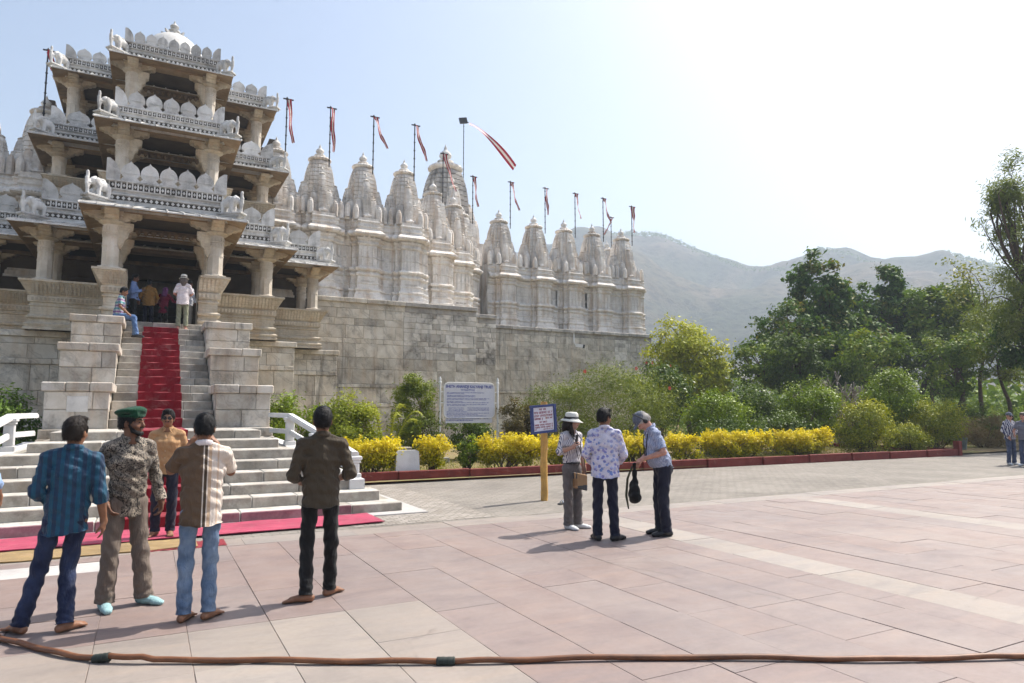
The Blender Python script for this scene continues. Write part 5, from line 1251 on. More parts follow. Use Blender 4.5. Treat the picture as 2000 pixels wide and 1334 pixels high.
# ------------------------------------------------------------------ hills and haze
az = [0, 15, 25, 32, 36, 37.9, 40.4, 42.5, 45, 47.2, 50.3, 52.5, 54.5, 56, 58, 60.9, 65.2, 72, 85, 110]
el = [6, 8, 11, 13.6, 14.5, 14.6, 14.35, 13.4, 12.2, 11.2, 11.1, 12.3, 11.9, 10.9, 10.6, 11.1, 9.2, 8.5, 8, 7]
def nz2(x, y, s): return math.sin(x*s+1.3*math.sin(y*s*0.7+s*91))*math.cos(y*s*1.1+0.8*math.sin(x*s*0.6+s*37))
NA, NR = 260, 64; V = []; F = []
for i in range(NA+1):
    a = 0+108*i/NA; e_ = np.interp(a, az, el)
    for j in range(NR+1):
        rr = 480+j/NR*1400; ar = math.radians(a); x, y = rr*math.sin(ar), rr*math.cos(ar); R0 = 1250
        t_ = (rr-480)/(R0-480); ht = R0*math.tan(math.radians(e_))
        pr = (t_*t_*(3-2*t_)) if t_ < 1 else max(0.0, 1-0.5*((rr-R0)/650)**2)
        pr = pr*0.86+0.14*min(1, max(0, t_)) if t_ < 1 else pr
        rid = 0.20*(nz2(x, y, 0.008)+0.6*nz2(x+90, y, 0.019)+0.35*nz2(x, y+40, 0.044))
        z = ht*pr*(1+rid*(1-min(1, t_)**5))+ 0
        fr = math.exp(-((rr-830)/140)**2)*(40+22*nz2(x, y, 0.0056)+16*nz2(x+50, y, 0.014))*(1 if a > 36 else 0.6)
        V.append((x, y, max(z, fr+z*0.55 if t_ < 1 else z)-0.5))
for i in range(NA):
    for j in range(NR): F.append((i*(NR+1)+j, (i+1)*(NR+1)+j, (i+1)*(NR+1)+j+1, i*(NR+1)+j+1))
t = NT('dry_scrub_hillside'); p = t.world()
c = t.ramp(t.noise(p, 0.0065, 7, 0.62, 0.6), [(0.30, (0.030, 0.038, 0.022)), (0.48, (0.060, 0.062, 0.036)), (0.64, (0.115, 0.085, 0.058)), (0.78, (0.16, 0.115, 0.08))])
sp = t.ramp(t.voro(p, 0.11), [(0.0, 0.35), (0.30, 0.6), (0.55, 1.15)]); c = t.mix(1.0, c, sp, 'MULTIPLY'); c = t.mix(1.0, c, t.ramp(t.noise(p, 0.05, 6, 0.7), [(0.3, 0.6), (0.7, 1.3)]), 'MULTIPLY')
t.bump(t.noise(p, 0.05, 7, 0.7), 0.7, 6.0); M['hill'] = t.done(c, 0.95, 0.05)
V = [(a*0.72, b_*0.72, c_*0.72) for a, b_, c_ in V]
hl = obj('hills', V, F, M['hill'], smooth=True); hl['kind'] = 'structure'
# scattered trees on the crest, one mass
r = np.random.default_rng(190); n = 2600; aa = r.uniform(33, 70, n); rr = r.uniform(1100, 1285, n)
C_ = []
for a, q in zip(aa, rr):
    e_ = np.interp(a, az, el); tt = (q-480)/770; h_ = 1250*math.tan(math.radians(e_)); pr = tt*tt*(3-2*tt) if tt < 1 else 1; pr = pr*0.86+0.14*min(1, tt) if tt < 1 else pr
    C_.append((q*math.sin(math.radians(a)), q*math.cos(math.radians(a)), h_*pr*0.985+r.uniform(0, 3.5)))
hs = leaf_obj('hill_scrub', np.repeat(np.array(C_)*0.72, 5, 0)+r.normal(size=(n*5, 3))*0.9, 1.9, 0.8, r.random(n*5), LM['do'], None, r); tag(hs, 'scattered scrub trees along the crest of the hills', 'scrub', kind='stuff')
b = MB(); b.box(-2300, 2500, -1900, 2600, -3.0, 256); hz = b.build('haze', None); hz['kind'] = 'stuff'; tag(hz, 'pale dusty haze hanging over the valley and hills', 'haze')
hm = bpy.data.materials.new('dusty_air'); hm.use_nodes = True; hn = hm.node_tree; hn.nodes.clear(); ho = hn.nodes.new('ShaderNodeOutputMaterial'); hv = hn.nodes.new('ShaderNodeVolumePrincipled')
hv.inputs['Color'].default_value = (0.74, 0.86, 1.0, 1); hv.inputs['Density'].default_value = 0.00085; hv.inputs['Anisotropy'].default_value = 0.15
hn.links.new(hv.outputs[0], ho.inputs['Volume']); hz.data.materials.append(hm)

# ------------------------------------------------------------------ notice boards
M['sign_white'] = plain('white_enamel_board', (0.62, 0.62, 0.68), 0.45, var=0.06, scale=4)
M['sign_frame'] = plain('white_painted_steel', (0.72, 0.72, 0.72), 0.4, var=0.08)
M['ink_blue'] = plain('blue_lettering', (0.03, 0.05, 0.28), 0.6); M['ink_blue2'] = plain('fine_blue_print', (0.16, 0.18, 0.42), 0.6); M['ink_red'] = plain('maroon_lettering', (0.22, 0.025, 0.05), 0.6)
M['frame_blue'] = plain('blue_painted_frame', (0.022, 0.040, 0.15), 0.55, var=0.2)
def text_obj(name, s, size, loc, mat, parent, align='CENTER', rot=(PI/2, 0, 0), sx=1.0, bold=0.0):
    cu = bpy.data.curves.new(name, 'FONT'); cu.body = s; cu.size = size; cu.align_x = align; cu.align_y = 'CENTER'; cu.extrude = 0.001; cu.offset = bold
    o = bpy.data.objects.new(name, cu); COL.objects.link(o); cu.materials.append(mat); o.rotation_euler = rot; o.scale = (sx, 1, 1)
    dg = bpy.context.evaluated_depsgraph_get(); me = bpy.data.meshes.new_from_object(o.evaluated_get(dg)); bpy.data.objects.remove(o)
    o = bpy.data.objects.new(name, me); COL.objects.link(o); o.rotation_euler = rot; o.scale = (sx, 1, 1)
    return place(o, loc, parent)
def print_lines(b, o, u, v, w, lines, rr, dev=False):
    """rows of illegible print: little word marks (with a head stroke for the Indian scripts)"""
    o, u, v, w = map(Vector, (o, u, v, w))
    for (x0, x1, z, h) in lines:
        x = x0
        while x < x1-h*0.5:
            L = min(rr.uniform(1.6, 5.0)*h, x1-x)
            if dev:
                c = o+u*(x+L/2)+v*(z+h*0.42); b.obox(c, u, w, v, L/2, 0.0012, h*0.09)
                q = x+h*0.15
                while q < x+L-h*0.2: b.obox(o+u*(q+h*0.1)+v*(z-h*0.03+rr.uniform(-.1, .1)*h), u, w, v, h*rr.uniform(.07, .16), 0.0012, h*rr.uniform(.25, .42)); q += h*rr.uniform(.35, .6)
            else:
                q = x
                while q < x+L-h*0.1: b.obox(o+u*(q+h*0.18)+v*(z+rr.uniform(-.06, .06)*h), u, w, v, h*rr.uniform(.12, .22), 0.0012, h*rr.uniform(.22, .42)); q += h*rr.uniform(.42, .6)
            x += L+h*0.55
nb = thing('notice_board', (9.2, 20.4, 0.06), 'white notice board headed SHETH ANANDJI KALYANJI TRUST on two thin posts', 'notice board')
for x in (8.2, 10.26):
    b = MB(); b.tube([(x, 20.4, 0.0), (x, 20.4, 2.60)], 0.035, 10); b.lathe(x, 20.4, [(0.05, 2.58), (0.05, 2.62), (0.03, 2.65), (0.045, 2.70), (0.0, 2.80)], 10); b.build('post', M['sign_frame'], nb, smooth=True, sharp=40)
    for z in (2.30, 1.95):
        b = MB(); xx = sorted((x, 8.36 if x < 9 else 10.12)); b.box(xx[0], xx[1], 20.385, 20.415, z-0.018, z+0.018); b.build('clip', M['sign_frame'], nb)
b = MB(); rr_ = 0.16; x0, x1, z0, z1 = 8.33, 10.13, 1.46, 2.60; P = []
for (cx_, cz, a0) in ((x1-rr_, z1-rr_, 0), (x0+rr_, z1-rr_, 90), (x0+rr_, z0+rr_, 180), (x1-rr_, z0+rr_, 270)):
    for k in range(5): a = math.radians(a0+k*22.5); P.append((cx_+rr_*math.cos(a), cz+rr_*math.sin(a)))
b.prism(P, (0, 20.42, 0), (1, 0, 0), (0, 0, 1), (0, -1, 0), 0.035); b.build('board', M['sign_white'], nb)
b = MB(); n = len(P); cxy = (9.23, 2.03)
for k in range(n):
    p, q = P[k], P[(k+1) % n]; b.tube([(p[0], 20.385, p[1]), (q[0], 20.385, q[1])], 0.016, 6)
b.build('rim', M['sign_frame'], nb)
b = MB(); b.box(8.40, 10.06, 20.395, 20.415, 1.30, 1.46); b.build('lower_strip', M['sign_white'], nb)
text_obj('heading', 'SHETH ANANDJI KALYANJI TRUST', 0.128, (9.23, 20.382, 2.47), M['ink_blue'], nb, sx=0.86, bold=0.004)
b = MB(); rt = random.Random(4)
ls = [(0.58, 1.12, 2.385, 0.035), (0.60, 1.08, 2.345, 0.035)]
for k, L in enumerate((1.32, 0.6, 1.0, 1.0, 1.52, 1.40, 0.55, 1.5, 1.42, 0.7)): ls.append((0.10, 0.10+L, 2.29-k*0.048-(0.012 if k % 2 == 0 else 0), 0.034))
for k in range(4): ls += [(0.16, 0.70, 1.785-k*0.042, 0.03), (0.82, 1.60, 1.785-k*0.042, 0.03)] if k < 3 else [(0.10, 0.8, 1.66, 0.03)]
for k, L in enumerate((1.52, 1.1, 1.42, 0.65, 1.2)): ls.append((0.10, 0.10+L, 1.615-k*0.045, 0.034))
ls += [(1.40, 1.58, 1.435, 0.03), (0.08, 1.05, 1.385, 0.04)]
print_lines(b, (8.33, 20.383, 0), (1, 0, 0), (0, 0, 1), (0, -1, 0), ls, rt); b.build('printed_lines', M['ink_blue2'], nb, kind='stuff')
b = MB(); b.box(8.05, 8.5, 20.25, 20.6, 0.0, 0.22, c=0.02); b.build('footing', M['mortar'], nb)

ws = thing('wooden_sign', (6.68, 11.32, 0), 'blue framed white sign with maroon lettering on a varnished wooden post', 'sign')
b = MB(); r4 = random.Random(2); pts = [(6.68+0.006*math.sin(k*1.1), 11.32, 0.0+k*0.155) for k in range(13)]; b.tube(pts, [0.068+0.004*math.sin(k*2) for k in range(13)], 9); b.build('post', M['wood'], ws, smooth=True, sharp=50)
A0, A1 = Vector((6.36, 11.19, 1.27)), Vector((6.93, 11.32, 1.31)); u = (A1-A0).normalized(); w = Vector((u.y, -u.x, 0)).normalized(); v = w.cross(u); v = -v if v.z < 0 else v; L = (A1-A0).length; Hh = 0.49
def wp(a, c, d=0): return A0+u*a+v*c+w*d
b = MB(); b.obox(wp(L/2, Hh/2), u, w, v, L/2, 0.012, Hh/2); b.build('panel', M['sign_white'], ws)
b = MB()
for (a, c, ha, hc) in ((L/2, Hh, L/2+0.03, 0.022), (L/2, 0, L/2+0.03, 0.022), (0, Hh/2, 0.022, Hh/2+0.02), (L, Hh/2, 0.03, Hh/2+0.02)): b.obox(wp(a, c, 0.006), u, w, v, ha, 0.028 if ha < 0.1 else 0.026, hc)
b.build('frame', M['frame_blue'], ws)
b = MB(); ls = [(0.18, 0.38, 0.425, 0.038), (0.05, 0.53, 0.365, 0.044), (0.05, 0.54, 0.305, 0.044), (0.05, 0.28, 0.25, 0.04), (0.34, 0.53, 0.255, 0.034), (0.18, 0.38, 0.185, 0.034), (0.05, 0.53, 0.135, 0.034), (0.05, 0.53, 0.09, 0.034), (0.27, 0.53, 0.05, 0.02), (0.05, 0.10, 0.05, 0.024)]
print_lines(b, wp(0, 0, 0.0135), u, v, w, ls, random.Random(8), True); b.build('lettering', M['ink_red'], ws, kind='stuff')

sl = thing('inscribed_stone', (5.63, 16.05, 0.06), 'small pale upright stone slab with carved lines of script behind the red kerb', 'stone slab')
b = MB(); b.prism([(-0.31, 0), (0.31, 0), (0.29, 0.60), (0.22, 0.63), (-0.22, 0.63), (-0.28, 0.58)], (5.63, 16.12, 0.1), (1, 0, 0), (0, 0.1, 1), (0, -1, 0), 0.10); b.build('slab', M['white_stone'], sl)
b = MB(); print_lines(b, (5.33, 16.035, 0.1), (1, 0, 0), (0, 0.1, 1), (0, -1, 0), [(0.2, 0.42, 0.50, 0.05), (0.12, 0.5, 0.41, 0.06), (0.1, 0.5, 0.28, 0.055), (0.1, 0.5, 0.16, 0.055)], random.Random(3), True); b.build('carved_script', M['mortar'], sl, kind='stuff')
b = MB(); b.box(5.38, 5.90, 16.5, 16.8, 0.06, 0.78, c=0.02); o = b.build('stone_pedestal', M['mortar'], loc=(5.6, 16.6, 0.06)); tag(o, 'low grey stone pedestal behind the inscribed slab', 'pedestal')
b = MB(); b.box(13.5, 13.72, 16.55, 16.75, 0.0, 0.95, c=0.02); b.box(13.46, 13.76, 16.51, 16.79, 0.95, 1.02, c=0.015); o = b.build('marker_post', M['white_stone'], loc=(13.6, 16.6, 0)); tag(o, 'white marker post in the flower bed behind the old man', 'post')

# ------------------------------------------------------------------ hose, security camera, sandals, litter bin
hp = [(-1.35, 7.1), (-0.97, 6.53), (-0.87, 6.34), (-0.66, 6.05), (-0.42, 5.73), (-0.2, 5.52), (0.11, 5.33), (0.71, 5.01), (1.31, 4.67), (1.83, 4.40), (2.23, 4.21), (2.86, 3.93), (3.78, 3.44), (4.36, 3.10), (5.01, 2.80), (5.45, 2.61), (6.4, 2.2), (7.5, 1.9)]
pts = []
for i in range(len(hp)-1):
    p0, p1, p2, p3 = [np.array(hp[min(max(i+k, 0), len(hp)-1)]) for k in (-1, 0, 1, 2)]
    for s_ in np.linspace(0, 1, 7)[:-1]:
        q = 0.5*((2*p1)+(-p0+p2)*s_+(2*p0-5*p1+4*p2-p3)*s_**2+(-p0+3*p1-3*p2+p3)*s_**3); pts.append((q[0], q[1], 0.024+0.004*math.sin(len(pts)*0.9)+(0.02 if 30 < len(pts) < 36 else 0)))
t = NT('rust_orange_hose_rubber'); p = t.world(); c = t.ramp(t.noise(p, 3.5, 6, 0.65), [(0.3, (0.09, 0.036, 0.018)), (0.55, (0.185, 0.075, 0.033)), (0.75, (0.32, 0.155, 0.08))]); t.bump(t.noise(p, 60, 4, 0.6), 0.2, 0.004); M['hose'] = t.done(c, 0.5, 0.4)
hs = thing('hose', (1.8, 4.4, 0), 'long rusty orange hose lying across the pink paving', 'hose')
b = MB(); b.tube(pts, 0.0195, 12); b.build('pipe', M['hose'], hs, smooth=True)
for (c, lab) in ((( -0.2, 5.52), 0), ((1.85, 4.39), 1)):
    k = min(range(len(pts)), key=lambda i: (pts[i][0]-c[0])**2+(pts[i][1]-c[1])**2); seg = [Vector(pts[k-1]), Vector(pts[k]), Vector(pts[k+1])]
    d = (seg[2]-seg[0]).normalized(); b = MB(); b.tube([seg[1]+d*s_ for s_ in (-0.062, -0.058, -0.03, 0.0, 0.03, 0.058, 0.062)], [0.022, 0.029, 0.030, 0.0285, 0.030, 0.029, 0.022], 12)
    for q in range(4): b.tube([seg[1]+d*(-0.05+q*0.033), seg[1]+d*(-0.05+q*0.033+0.006)], 0.0315, 12)
    b.build('tape_wrap', plain('dark_green_tape', (0.02, 0.028, 0.024), 0.7) if lab == 0 else bpy.data.materials['dark_green_tape'], hs, smooth=True)
cm = thing('security_camera', (24.77, 37.8, 5.9), 'white security camera fixed to the temple plinth below the spires', 'camera')
b = MB(); b.box(24.6, 24.68, 37.76, 37.85, 6.2, 7.0); b.tube([(24.64, 37.8, 6.2), (24.66, 37.6, 6.02)], 0.03, 8); b.build('bracket', M['sign_frame'], cm)
b = MB(); b.obox((24.8, 37.35, 5.95), (0.85, -0.5, -0.12), (0.5, 0.86, 0), (0.1, -0.06, 0.99), 0.26, 0.10, 0.10); b.build('housing', M['sign_frame'], cm)
b = MB(); b.obox((25.03, 37.21, 5.90), (0.85, -0.5, -0.12), (0.5, 0.86, 0), (0.1, -0.06, 0.99), 0.06, 0.12, 0.11); b.build('lens_hood', M['black_metal'], cm)
def sandal(x, y, rz, label):
    s_ = thing('sandal', (x, y, 0), label, 'sandal', 'sandals left behind the wooden sign'); c_, n_ = math.cos(rz), math.sin(rz)
    outl = [(-.125, -.03), (-.10, -.04), (0, -.036), (.08, -.048), (.125, -.03), (.135, 0), (.125, .03), (.08, .045), (0, .034), (-.10, .038), (-.125, .03)]
    b = MB(); b.prism([(a*c_-q*n_, a*n_+q*c_) for a, q in outl], (x, y, 0.004), (1, 0, 0), (0, 1, 0), (0, 0, 1), 0.022); b.build('sole', M['black_metal'], s_)
    for k in (0.05, -0.03, 0.10):
        b = MB(); pp = [(k, -0.044+0.088*i/8, 0.026+0.045*math.sin(PI*i/8)) for i in range(9)]; b.tube([(x+a*c_-q*n_, y+a*n_+q*c_, z) for a, q, z in pp], 0.009, 6); b.build('strap', M['grey_metal'], s_)
sandal(6.72, 10.72, 0.4, 'grey strapped sandal on the paving beside the wooden sign, the nearer of the two'); sandal(6.98, 10.95, 0.15, 'grey strapped sandal on the paving beside the wooden sign, the farther of the two')
b = MB(); b.lathe(30.6, 17.0, [(0.20, 0.0), (0.24, 0.35), (0.26, 0.52), (0.27, 0.56), (0.23, 0.56), (0.22, 0.3), (0.0, 0.28)], 18); o = b.build('litter_bin', plain('dull_green_plastic', (0.10, 0.12, 0.11), 0.6, var=0.2), loc=(30.6, 17.0, 0), smooth=True, sharp=40); tag(o, 'dull green round litter bin in the dry brush', 'bin')
# ------------------------------------------------------------------ people
def fabric(name, fn, rough=0.85, fine=260.0, bump=0.25, sheen=0.1):
    t = NT(name); p = t.coord('Object'); c = fn(t, p)
    c = t.mix(1.0, c, t.ramp(t.noise(p, 9, 5, 0.6), [(0.3, 0.86), (0.7, 1.10)]), 'MULTIPLY')
    n1 = t.noise(p, fine, 2, 0.6); n2 = t.noise(t.coord('Object', (26, 26, 7), (0.3, 0.5, 0.2)), 1.0, 4, 0.55, 2.0)
    t.bump(t.math('ADD', t.math('MULTIPLY', n1, 0.10), n2), 0.55, 0.022); t.b.inputs['Sheen Weight'].default_value = sheen
    return t.done(c, rough, 0.2)
def solid(c): return lambda t, p: t.mix(0.0, c, c)
def stripes(c0, c1, period, duty=0.5, ax=0, extra=None):
    def f(t, p):
        s = t.sep(p)[ax]; q = t.math('FRACT', t.math('DIVIDE', t.math('ADD', s, 5.0), period)); k = t.ramp(q, [(0.0, 0.0), (duty-0.04, 0.0), (duty, 1.0), (0.97, 1.0), (1.0, 0.0)])
        return t.mix(k, c0, c1)
    return f
def leopard(t, p):
    n = t.noise(p, 26, 3, 0.6, 2.5); k = t.ramp(n, [(0.44, 0.0), (0.50, 1.0), (0.56, 1.0), (0.61, 0.0)]); m = t.ramp(t.noise(p, 7, 3, 0.5), [(0.35, 0.25), (0.6, 1.0)])
    return t.mix(t.math('MULTIPLY', k, m), (0.018, 0.016, 0.016), (0.44, 0.37, 0.29))
def half_polo(t, p):
    x = t.sep(p)[0]
    return t.ramp(t.math('ADD', t.math('MULTIPLY', x, 2.0), 0.5), [(0.0, (0.115, 0.075, 0.048)), (0.49, (0.115, 0.075, 0.048)), (0.495, (0.62, 0.54, 0.47)), (0.515, (0.07, 0.05, 0.035)), (0.56, (0.62, 0.54, 0.47)), (0.58, (0.50, 0.36, 0.25)), (0.63, (0.64, 0.56, 0.49)), (0.72, (0.55, 0.42, 0.32)), (0.75, (0.64, 0.56, 0.49))], 'CONSTANT')
def floral(t, p):
    v = t.voro(p, 20); k = t.ramp(v, [(0.0, 1.0), (0.40, 1.0), (0.46, 0.0)]); c2 = t.ramp(t.noise(p, 12, 2, 0.5), [(0.42, (0.13, 0.22, 0.52)), (0.55, (0.24, 0.20, 0.45)), (0.62, (0.40, 0.44, 0.70))])
    n = t.ramp(t.noise(p, 38, 3, 0.6, 3.0), [(0.50, 0.0), (0.54, 0.8), (0.58, 0.0)]); base = t.mix(n, (0.64, 0.62, 0.70), (0.30, 0.27, 0.46)); return t.mix(t.math('MULTIPLY', k, t.ramp(t.noise(p, 6, 3, 0.6), [(0.35, 0.35), (0.55, 1.0)])), base, c2)
def check(c0, c1, per):
    def f(t, p):
        s = t.sep(p); a = t.ramp(t.math('FRACT', t.math('DIVIDE', t.math('ADD', s[0], 5.0), per)), [(0.0, 0.0), (0.5, 1.0)], 'CONSTANT'); b = t.ramp(t.math('FRACT', t.math('DIVIDE', t.math('ADD', s[2], 5.0), per)), [(0.0, 0.0), (0.5, 1.0)], 'CONSTANT')
        c = t.ramp(t.math('FRACT', t.math('DIVIDE', t.math('ADD', s[1], 5.0), per)), [(0.0, 0.0), (0.5, 1.0)], 'CONSTANT')
        return t.mix(t.math('DIVIDE', t.math('ADD', t.math('ADD', a, b), c), 3.0), c0, c1)
    return f
def plaid(t, p):
    s = t.sep(p); a = t.math('FRACT', t.math('DIVIDE', t.math('ADD', s[2], 5.0), 0.17)); b = t.math('FRACT', t.math('DIVIDE', t.math('ADD', s[1], 5.0), 0.13))
    c = t.ramp(a, [(0.0, (0.10, 0.30, 0.30)), (0.30, (0.42, 0.42, 0.45)), (0.5, (0.22, 0.10, 0.24)), (0.75, (0.42, 0.44, 0.46))], 'CONSTANT'); d = t.ramp(b, [(0.0, (0.5, 0.55, 0.6)), (0.35, (1.0, 1.0, 1.0)), (0.7, (0.7, 0.6, 0.75))], 'CONSTANT')
    return t.mix(1.0, c, d, 'MULTIPLY')
def denim(c, fade):
    def f(t, p): return t.mix(t.ramp(t.noise(p, 5, 4, 0.6), [(0.38, 0.0), (0.68, 1.0)]), c, fade)
    return f
W = {k: fabric(k, f, r) for k, f, r in [
 ('teal_striped_shirt', stripes((0.012, 0.070, 0.125), (0.016, 0.038, 0.080), 0.062), 0.6), ('leopard_print_shirt', leopard, 0.6), ('tan_shirt', solid((0.40, 0.235, 0.115)), 0.85), ('brown_cream_polo', half_polo, 0.9),
 ('dark_olive_shirt', solid((0.058, 0.044, 0.028)), 0.75), ('fine_striped_blouse', stripes((0.66, 0.62, 0.62), (0.10, 0.11, 0.17), 0.021, 0.64), 0.85), ('floral_shirt', floral, 0.8), ('blue_check_shirt', check((0.10, 0.14, 0.28), (0.52, 0.57, 0.68), 0.014), 0.85),
 ('navy_striped_shirt', stripes((0.60, 0.58, 0.60), (0.05, 0.055, 0.12), 0.052), 0.85), ('plaid_shirt', plaid, 0.85), ('uniform_blue_shirt', solid((0.20, 0.30, 0.58)), 0.8), ('ochre_jacket', solid((0.31, 0.165, 0.05)), 0.85), ('maroon_top', solid((0.17, 0.012, 0.04)), 0.85),
 ('pale_pink_tshirt', solid((0.66, 0.60, 0.61)), 0.9), ('white_shirt', solid((0.55, 0.56, 0.62)), 0.9), ('sky_blue_shirt', solid((0.26, 0.38, 0.62)), 0.85), ('grey_shirt', solid((0.17, 0.17, 0.21)), 0.9),
 ('navy_jeans', denim((0.010, 0.014, 0.040), (0.028, 0.042, 0.095)), 0.85), ('light_jeans', denim((0.075, 0.125, 0.215), (0.20, 0.265, 0.36)), 0.85), ('mid_blue_jeans', denim((0.05, 0.11, 0.25), (0.14, 0.23, 0.40)), 0.85), ('taupe_trousers', solid((0.17, 0.135, 0.11)), 0.9), ('black_trousers', solid((0.009, 0.009, 0.010)), 0.8),
 ('dark_navy_trousers', solid((0.014, 0.015, 0.030)), 0.8), ('grey_trousers', solid((0.135, 0.12, 0.115)), 0.9), ('olive_grey_trousers', solid((0.22, 0.23, 0.155)), 0.9), ('beige_trousers', solid((0.36, 0.32, 0.27)), 0.9), ('slate_jeans', denim((0.05, 0.065, 0.12), (0.10, 0.12, 0.19)), 0.85),
 ('green_felt', solid((0.012, 0.055, 0.030)), 0.95), ('white_hat', solid((0.64, 0.64, 0.58)), 0.9), ('cap_cloth', check((0.05, 0.06, 0.09), (0.16, 0.18, 0.22), 0.02), 0.9), ('sock_blue', solid((0.30, 0.48, 0.50)), 0.9), ('sock_white', solid((0.66, 0.66, 0.66)), 0.9), ('black_cloth', solid((0.012, 0.012, 0.013)), 0.8), ('violet_scarf', solid((0.16, 0.05, 0.15)), 0.9)]}
def woven_bag(t, p):
    v = t.voro(p, 9, out='Color', rand=0.2); s = t.sep(v); return t.ramp(s[0], [(0.0, (0.20, 0.11, 0.05)), (0.3, (0.035, 0.04, 0.05)), (0.55, (0.26, 0.16, 0.08)), (0.8, (0.05, 0.11, 0.11))], 'CONSTANT')
W['woven_bag'] = fabric('woven_bag', woven_bag)
def skin(name, c):
    t = NT(name); p = t.coord('Object'); col = t.mix(1.0, c, t.ramp(t.noise(p, 14, 5, 0.6), [(0.3, (0.86, 0.84, 0.84)), (0.7, (1.08, 1.06, 1.05))]), 'MULTIPLY')
    t.b.inputs['Subsurface Weight'].default_value = 0.08; t.b.inputs['Subsurface Radius'].default_value = (0.01, 0.004, 0.002); t.bump(t.noise(p, 90, 4, 0.6), 0.12, 0.003); return t.done(col, 0.5, 0.35)
SK = {'brown': skin('brown_skin', (0.235, 0.115, 0.065)), 'deep': skin('deep_brown_skin', (0.165, 0.078, 0.045)), 'fair': skin('fair_skin', (0.50, 0.27, 0.20)), 'light': skin('light_skin', (0.44, 0.26, 0.19))}
def hairm(name, c):
    t = NT(name); p = t.coord('Object', (60, 60, 9)); n = t.noise(p, 3, 5, 0.7); t.bump(n, 0.7, 0.008); return t.done(t.mix(1.0, c, t.ramp(n, [(0.3, 0.5), (0.7, 1.2)]), 'MULTIPLY'), 0.5, 0.22)
HR = {'black': hairm('black_hair', (0.006, 0.0055, 0.006)), 'dark': hairm('dark_brown_hair', (0.016, 0.010, 0.007)), 'white': hairm('white_hair', (0.52, 0.49, 0.46)), 'grey': hairm('greying_brown_hair', (0.12, 0.10, 0.09))}
M['eye'] = plain('dark_eye', (0.02, 0.015, 0.012), 0.25); M['shades'] = plain('dark_sunglass', (0.008, 0.008, 0.010), 0.12, 0.6); M['lip'] = plain('lip', (0.20, 0.07, 0.055), 0.5); M['shoe'] = plain('black_shoe_leather', (0.012, 0.011, 0.012), 0.4)
M['strap_black'] = plain('black_strap', (0.014, 0.014, 0.016), 0.6); M['button'] = plain('pale_button', (0.6, 0.5, 0.4), 0.4)

v3 = lambda *a: np.array(a, float)
def rotx(a): c, s = math.cos(a), math.sin(a); return np.array([[1, 0, 0], [0, c, -s], [0, s, c]])
def rotz(a): c, s = math.cos(a), math.sin(a); return np.array([[c, -s, 0], [s, c, 0], [0, 0, 1]])
def roty(a): c, s = math.cos(a), math.sin(a); return np.array([[c, 0, s], [0, 1, 0], [-s, 0, c]])
def unit(a): a = np.array(a, float); return a/(np.linalg.norm(a)+1e-9)
def hand(S, w, d, n, side, curl=0.5, k=0.008, spread=0.0):
    """palm, four fingers of different length with two bends, thumb from the side of the palm"""
    d, n = unit(d), unit(n); n = unit(n-d*(n@d)); x = np.cross(d, n)*side
    pc = w+d*0.045
    S.cap(w, w+d*0.02, 0.026, 0.027, 0.02, (x, 1.15)); S.cap(pc-d*0.012, pc+d*0.032, 0.016, 0.015, 0.015, (x, 2.35))
    for i, (o, L) in enumerate(((0.030, 0.068), (0.010, 0.078), (-0.011, 0.073), (-0.030, 0.056))):
        p = w+d*0.082+x*o; a = 0.25*curl; q = [p]; rad = [0.0092, 0.0086, 0.0078, 0.0068]
        for f in (0.46, 0.30, 0.24):
            a += curl*0.75; dd = d*math.cos(a)+n*math.sin(a)+x*spread*o*8; q.append(q[-1]+unit(dd)*L*f)
        S.chain([w+d*0.05+x*o]+q, [0.0095]+rad, 0.004)
    th = [w+d*0.015+x*0.028, w+d*0.045+x*0.046+n*0.012, w+d*0.072+x*0.050+n*0.024*(1+curl), w+d*0.095+x*0.040+n*0.034*(1+curl)]
    S.chain(th, [0.015, 0.0125, 0.010, 0.008], 0.008)
def foot(S, a, d, r=0.0, k=0.02, toes=True):
    d = unit((d[0], d[1], 0)); x = v3(d[1], -d[0], 0); g = v3(0, 0, 0)
    heel = a*v3(1, 1, 0)-d*0.045+v3(0, 0, 0.036+r*0.5); ball = a*v3(1, 1, 0)+d*0.125+v3(0, 0, 0.026+r*0.6); tip = a*v3(1, 1, 0)+d*0.185+v3(0, 0, 0.018+r*0.6)
    S.cap(a+v3(0, 0, 0.05), a*v3(1, 1, 0)+v3(0, 0, 0.055), 0.036+r, 0.04+r, k); S.cap(heel, a*v3(1, 1, 0)+d*0.03+v3(0, 0, 0.04+r*.5), 0.034+r, 0.036+r, k); S.cap(a*v3(1, 1, 0)+d*0.02+v3(0, 0, 0.045+r*.4), ball, 0.034+r, 0.026+r*.8, k, (x, 1.25))
    if toes and r == 0:
        for i, o in enumerate((-0.034, -0.015, 0.003, 0.02, 0.036)):
            L = (0.064, 0.060, 0.054, 0.046, 0.038)[i]; S.cap(ball+x*o*0.9-d*0.01, ball+x*o*1.05+d*L-v3(0, 0, 0.010), 0.015 if i == 0 else 0.0115, 0.012 if i == 0 else 0.0095, 0.008)
    else: S.cap(ball, tip, 0.026+r*.8, 0.020+r*.7, k, (x, 1.45))

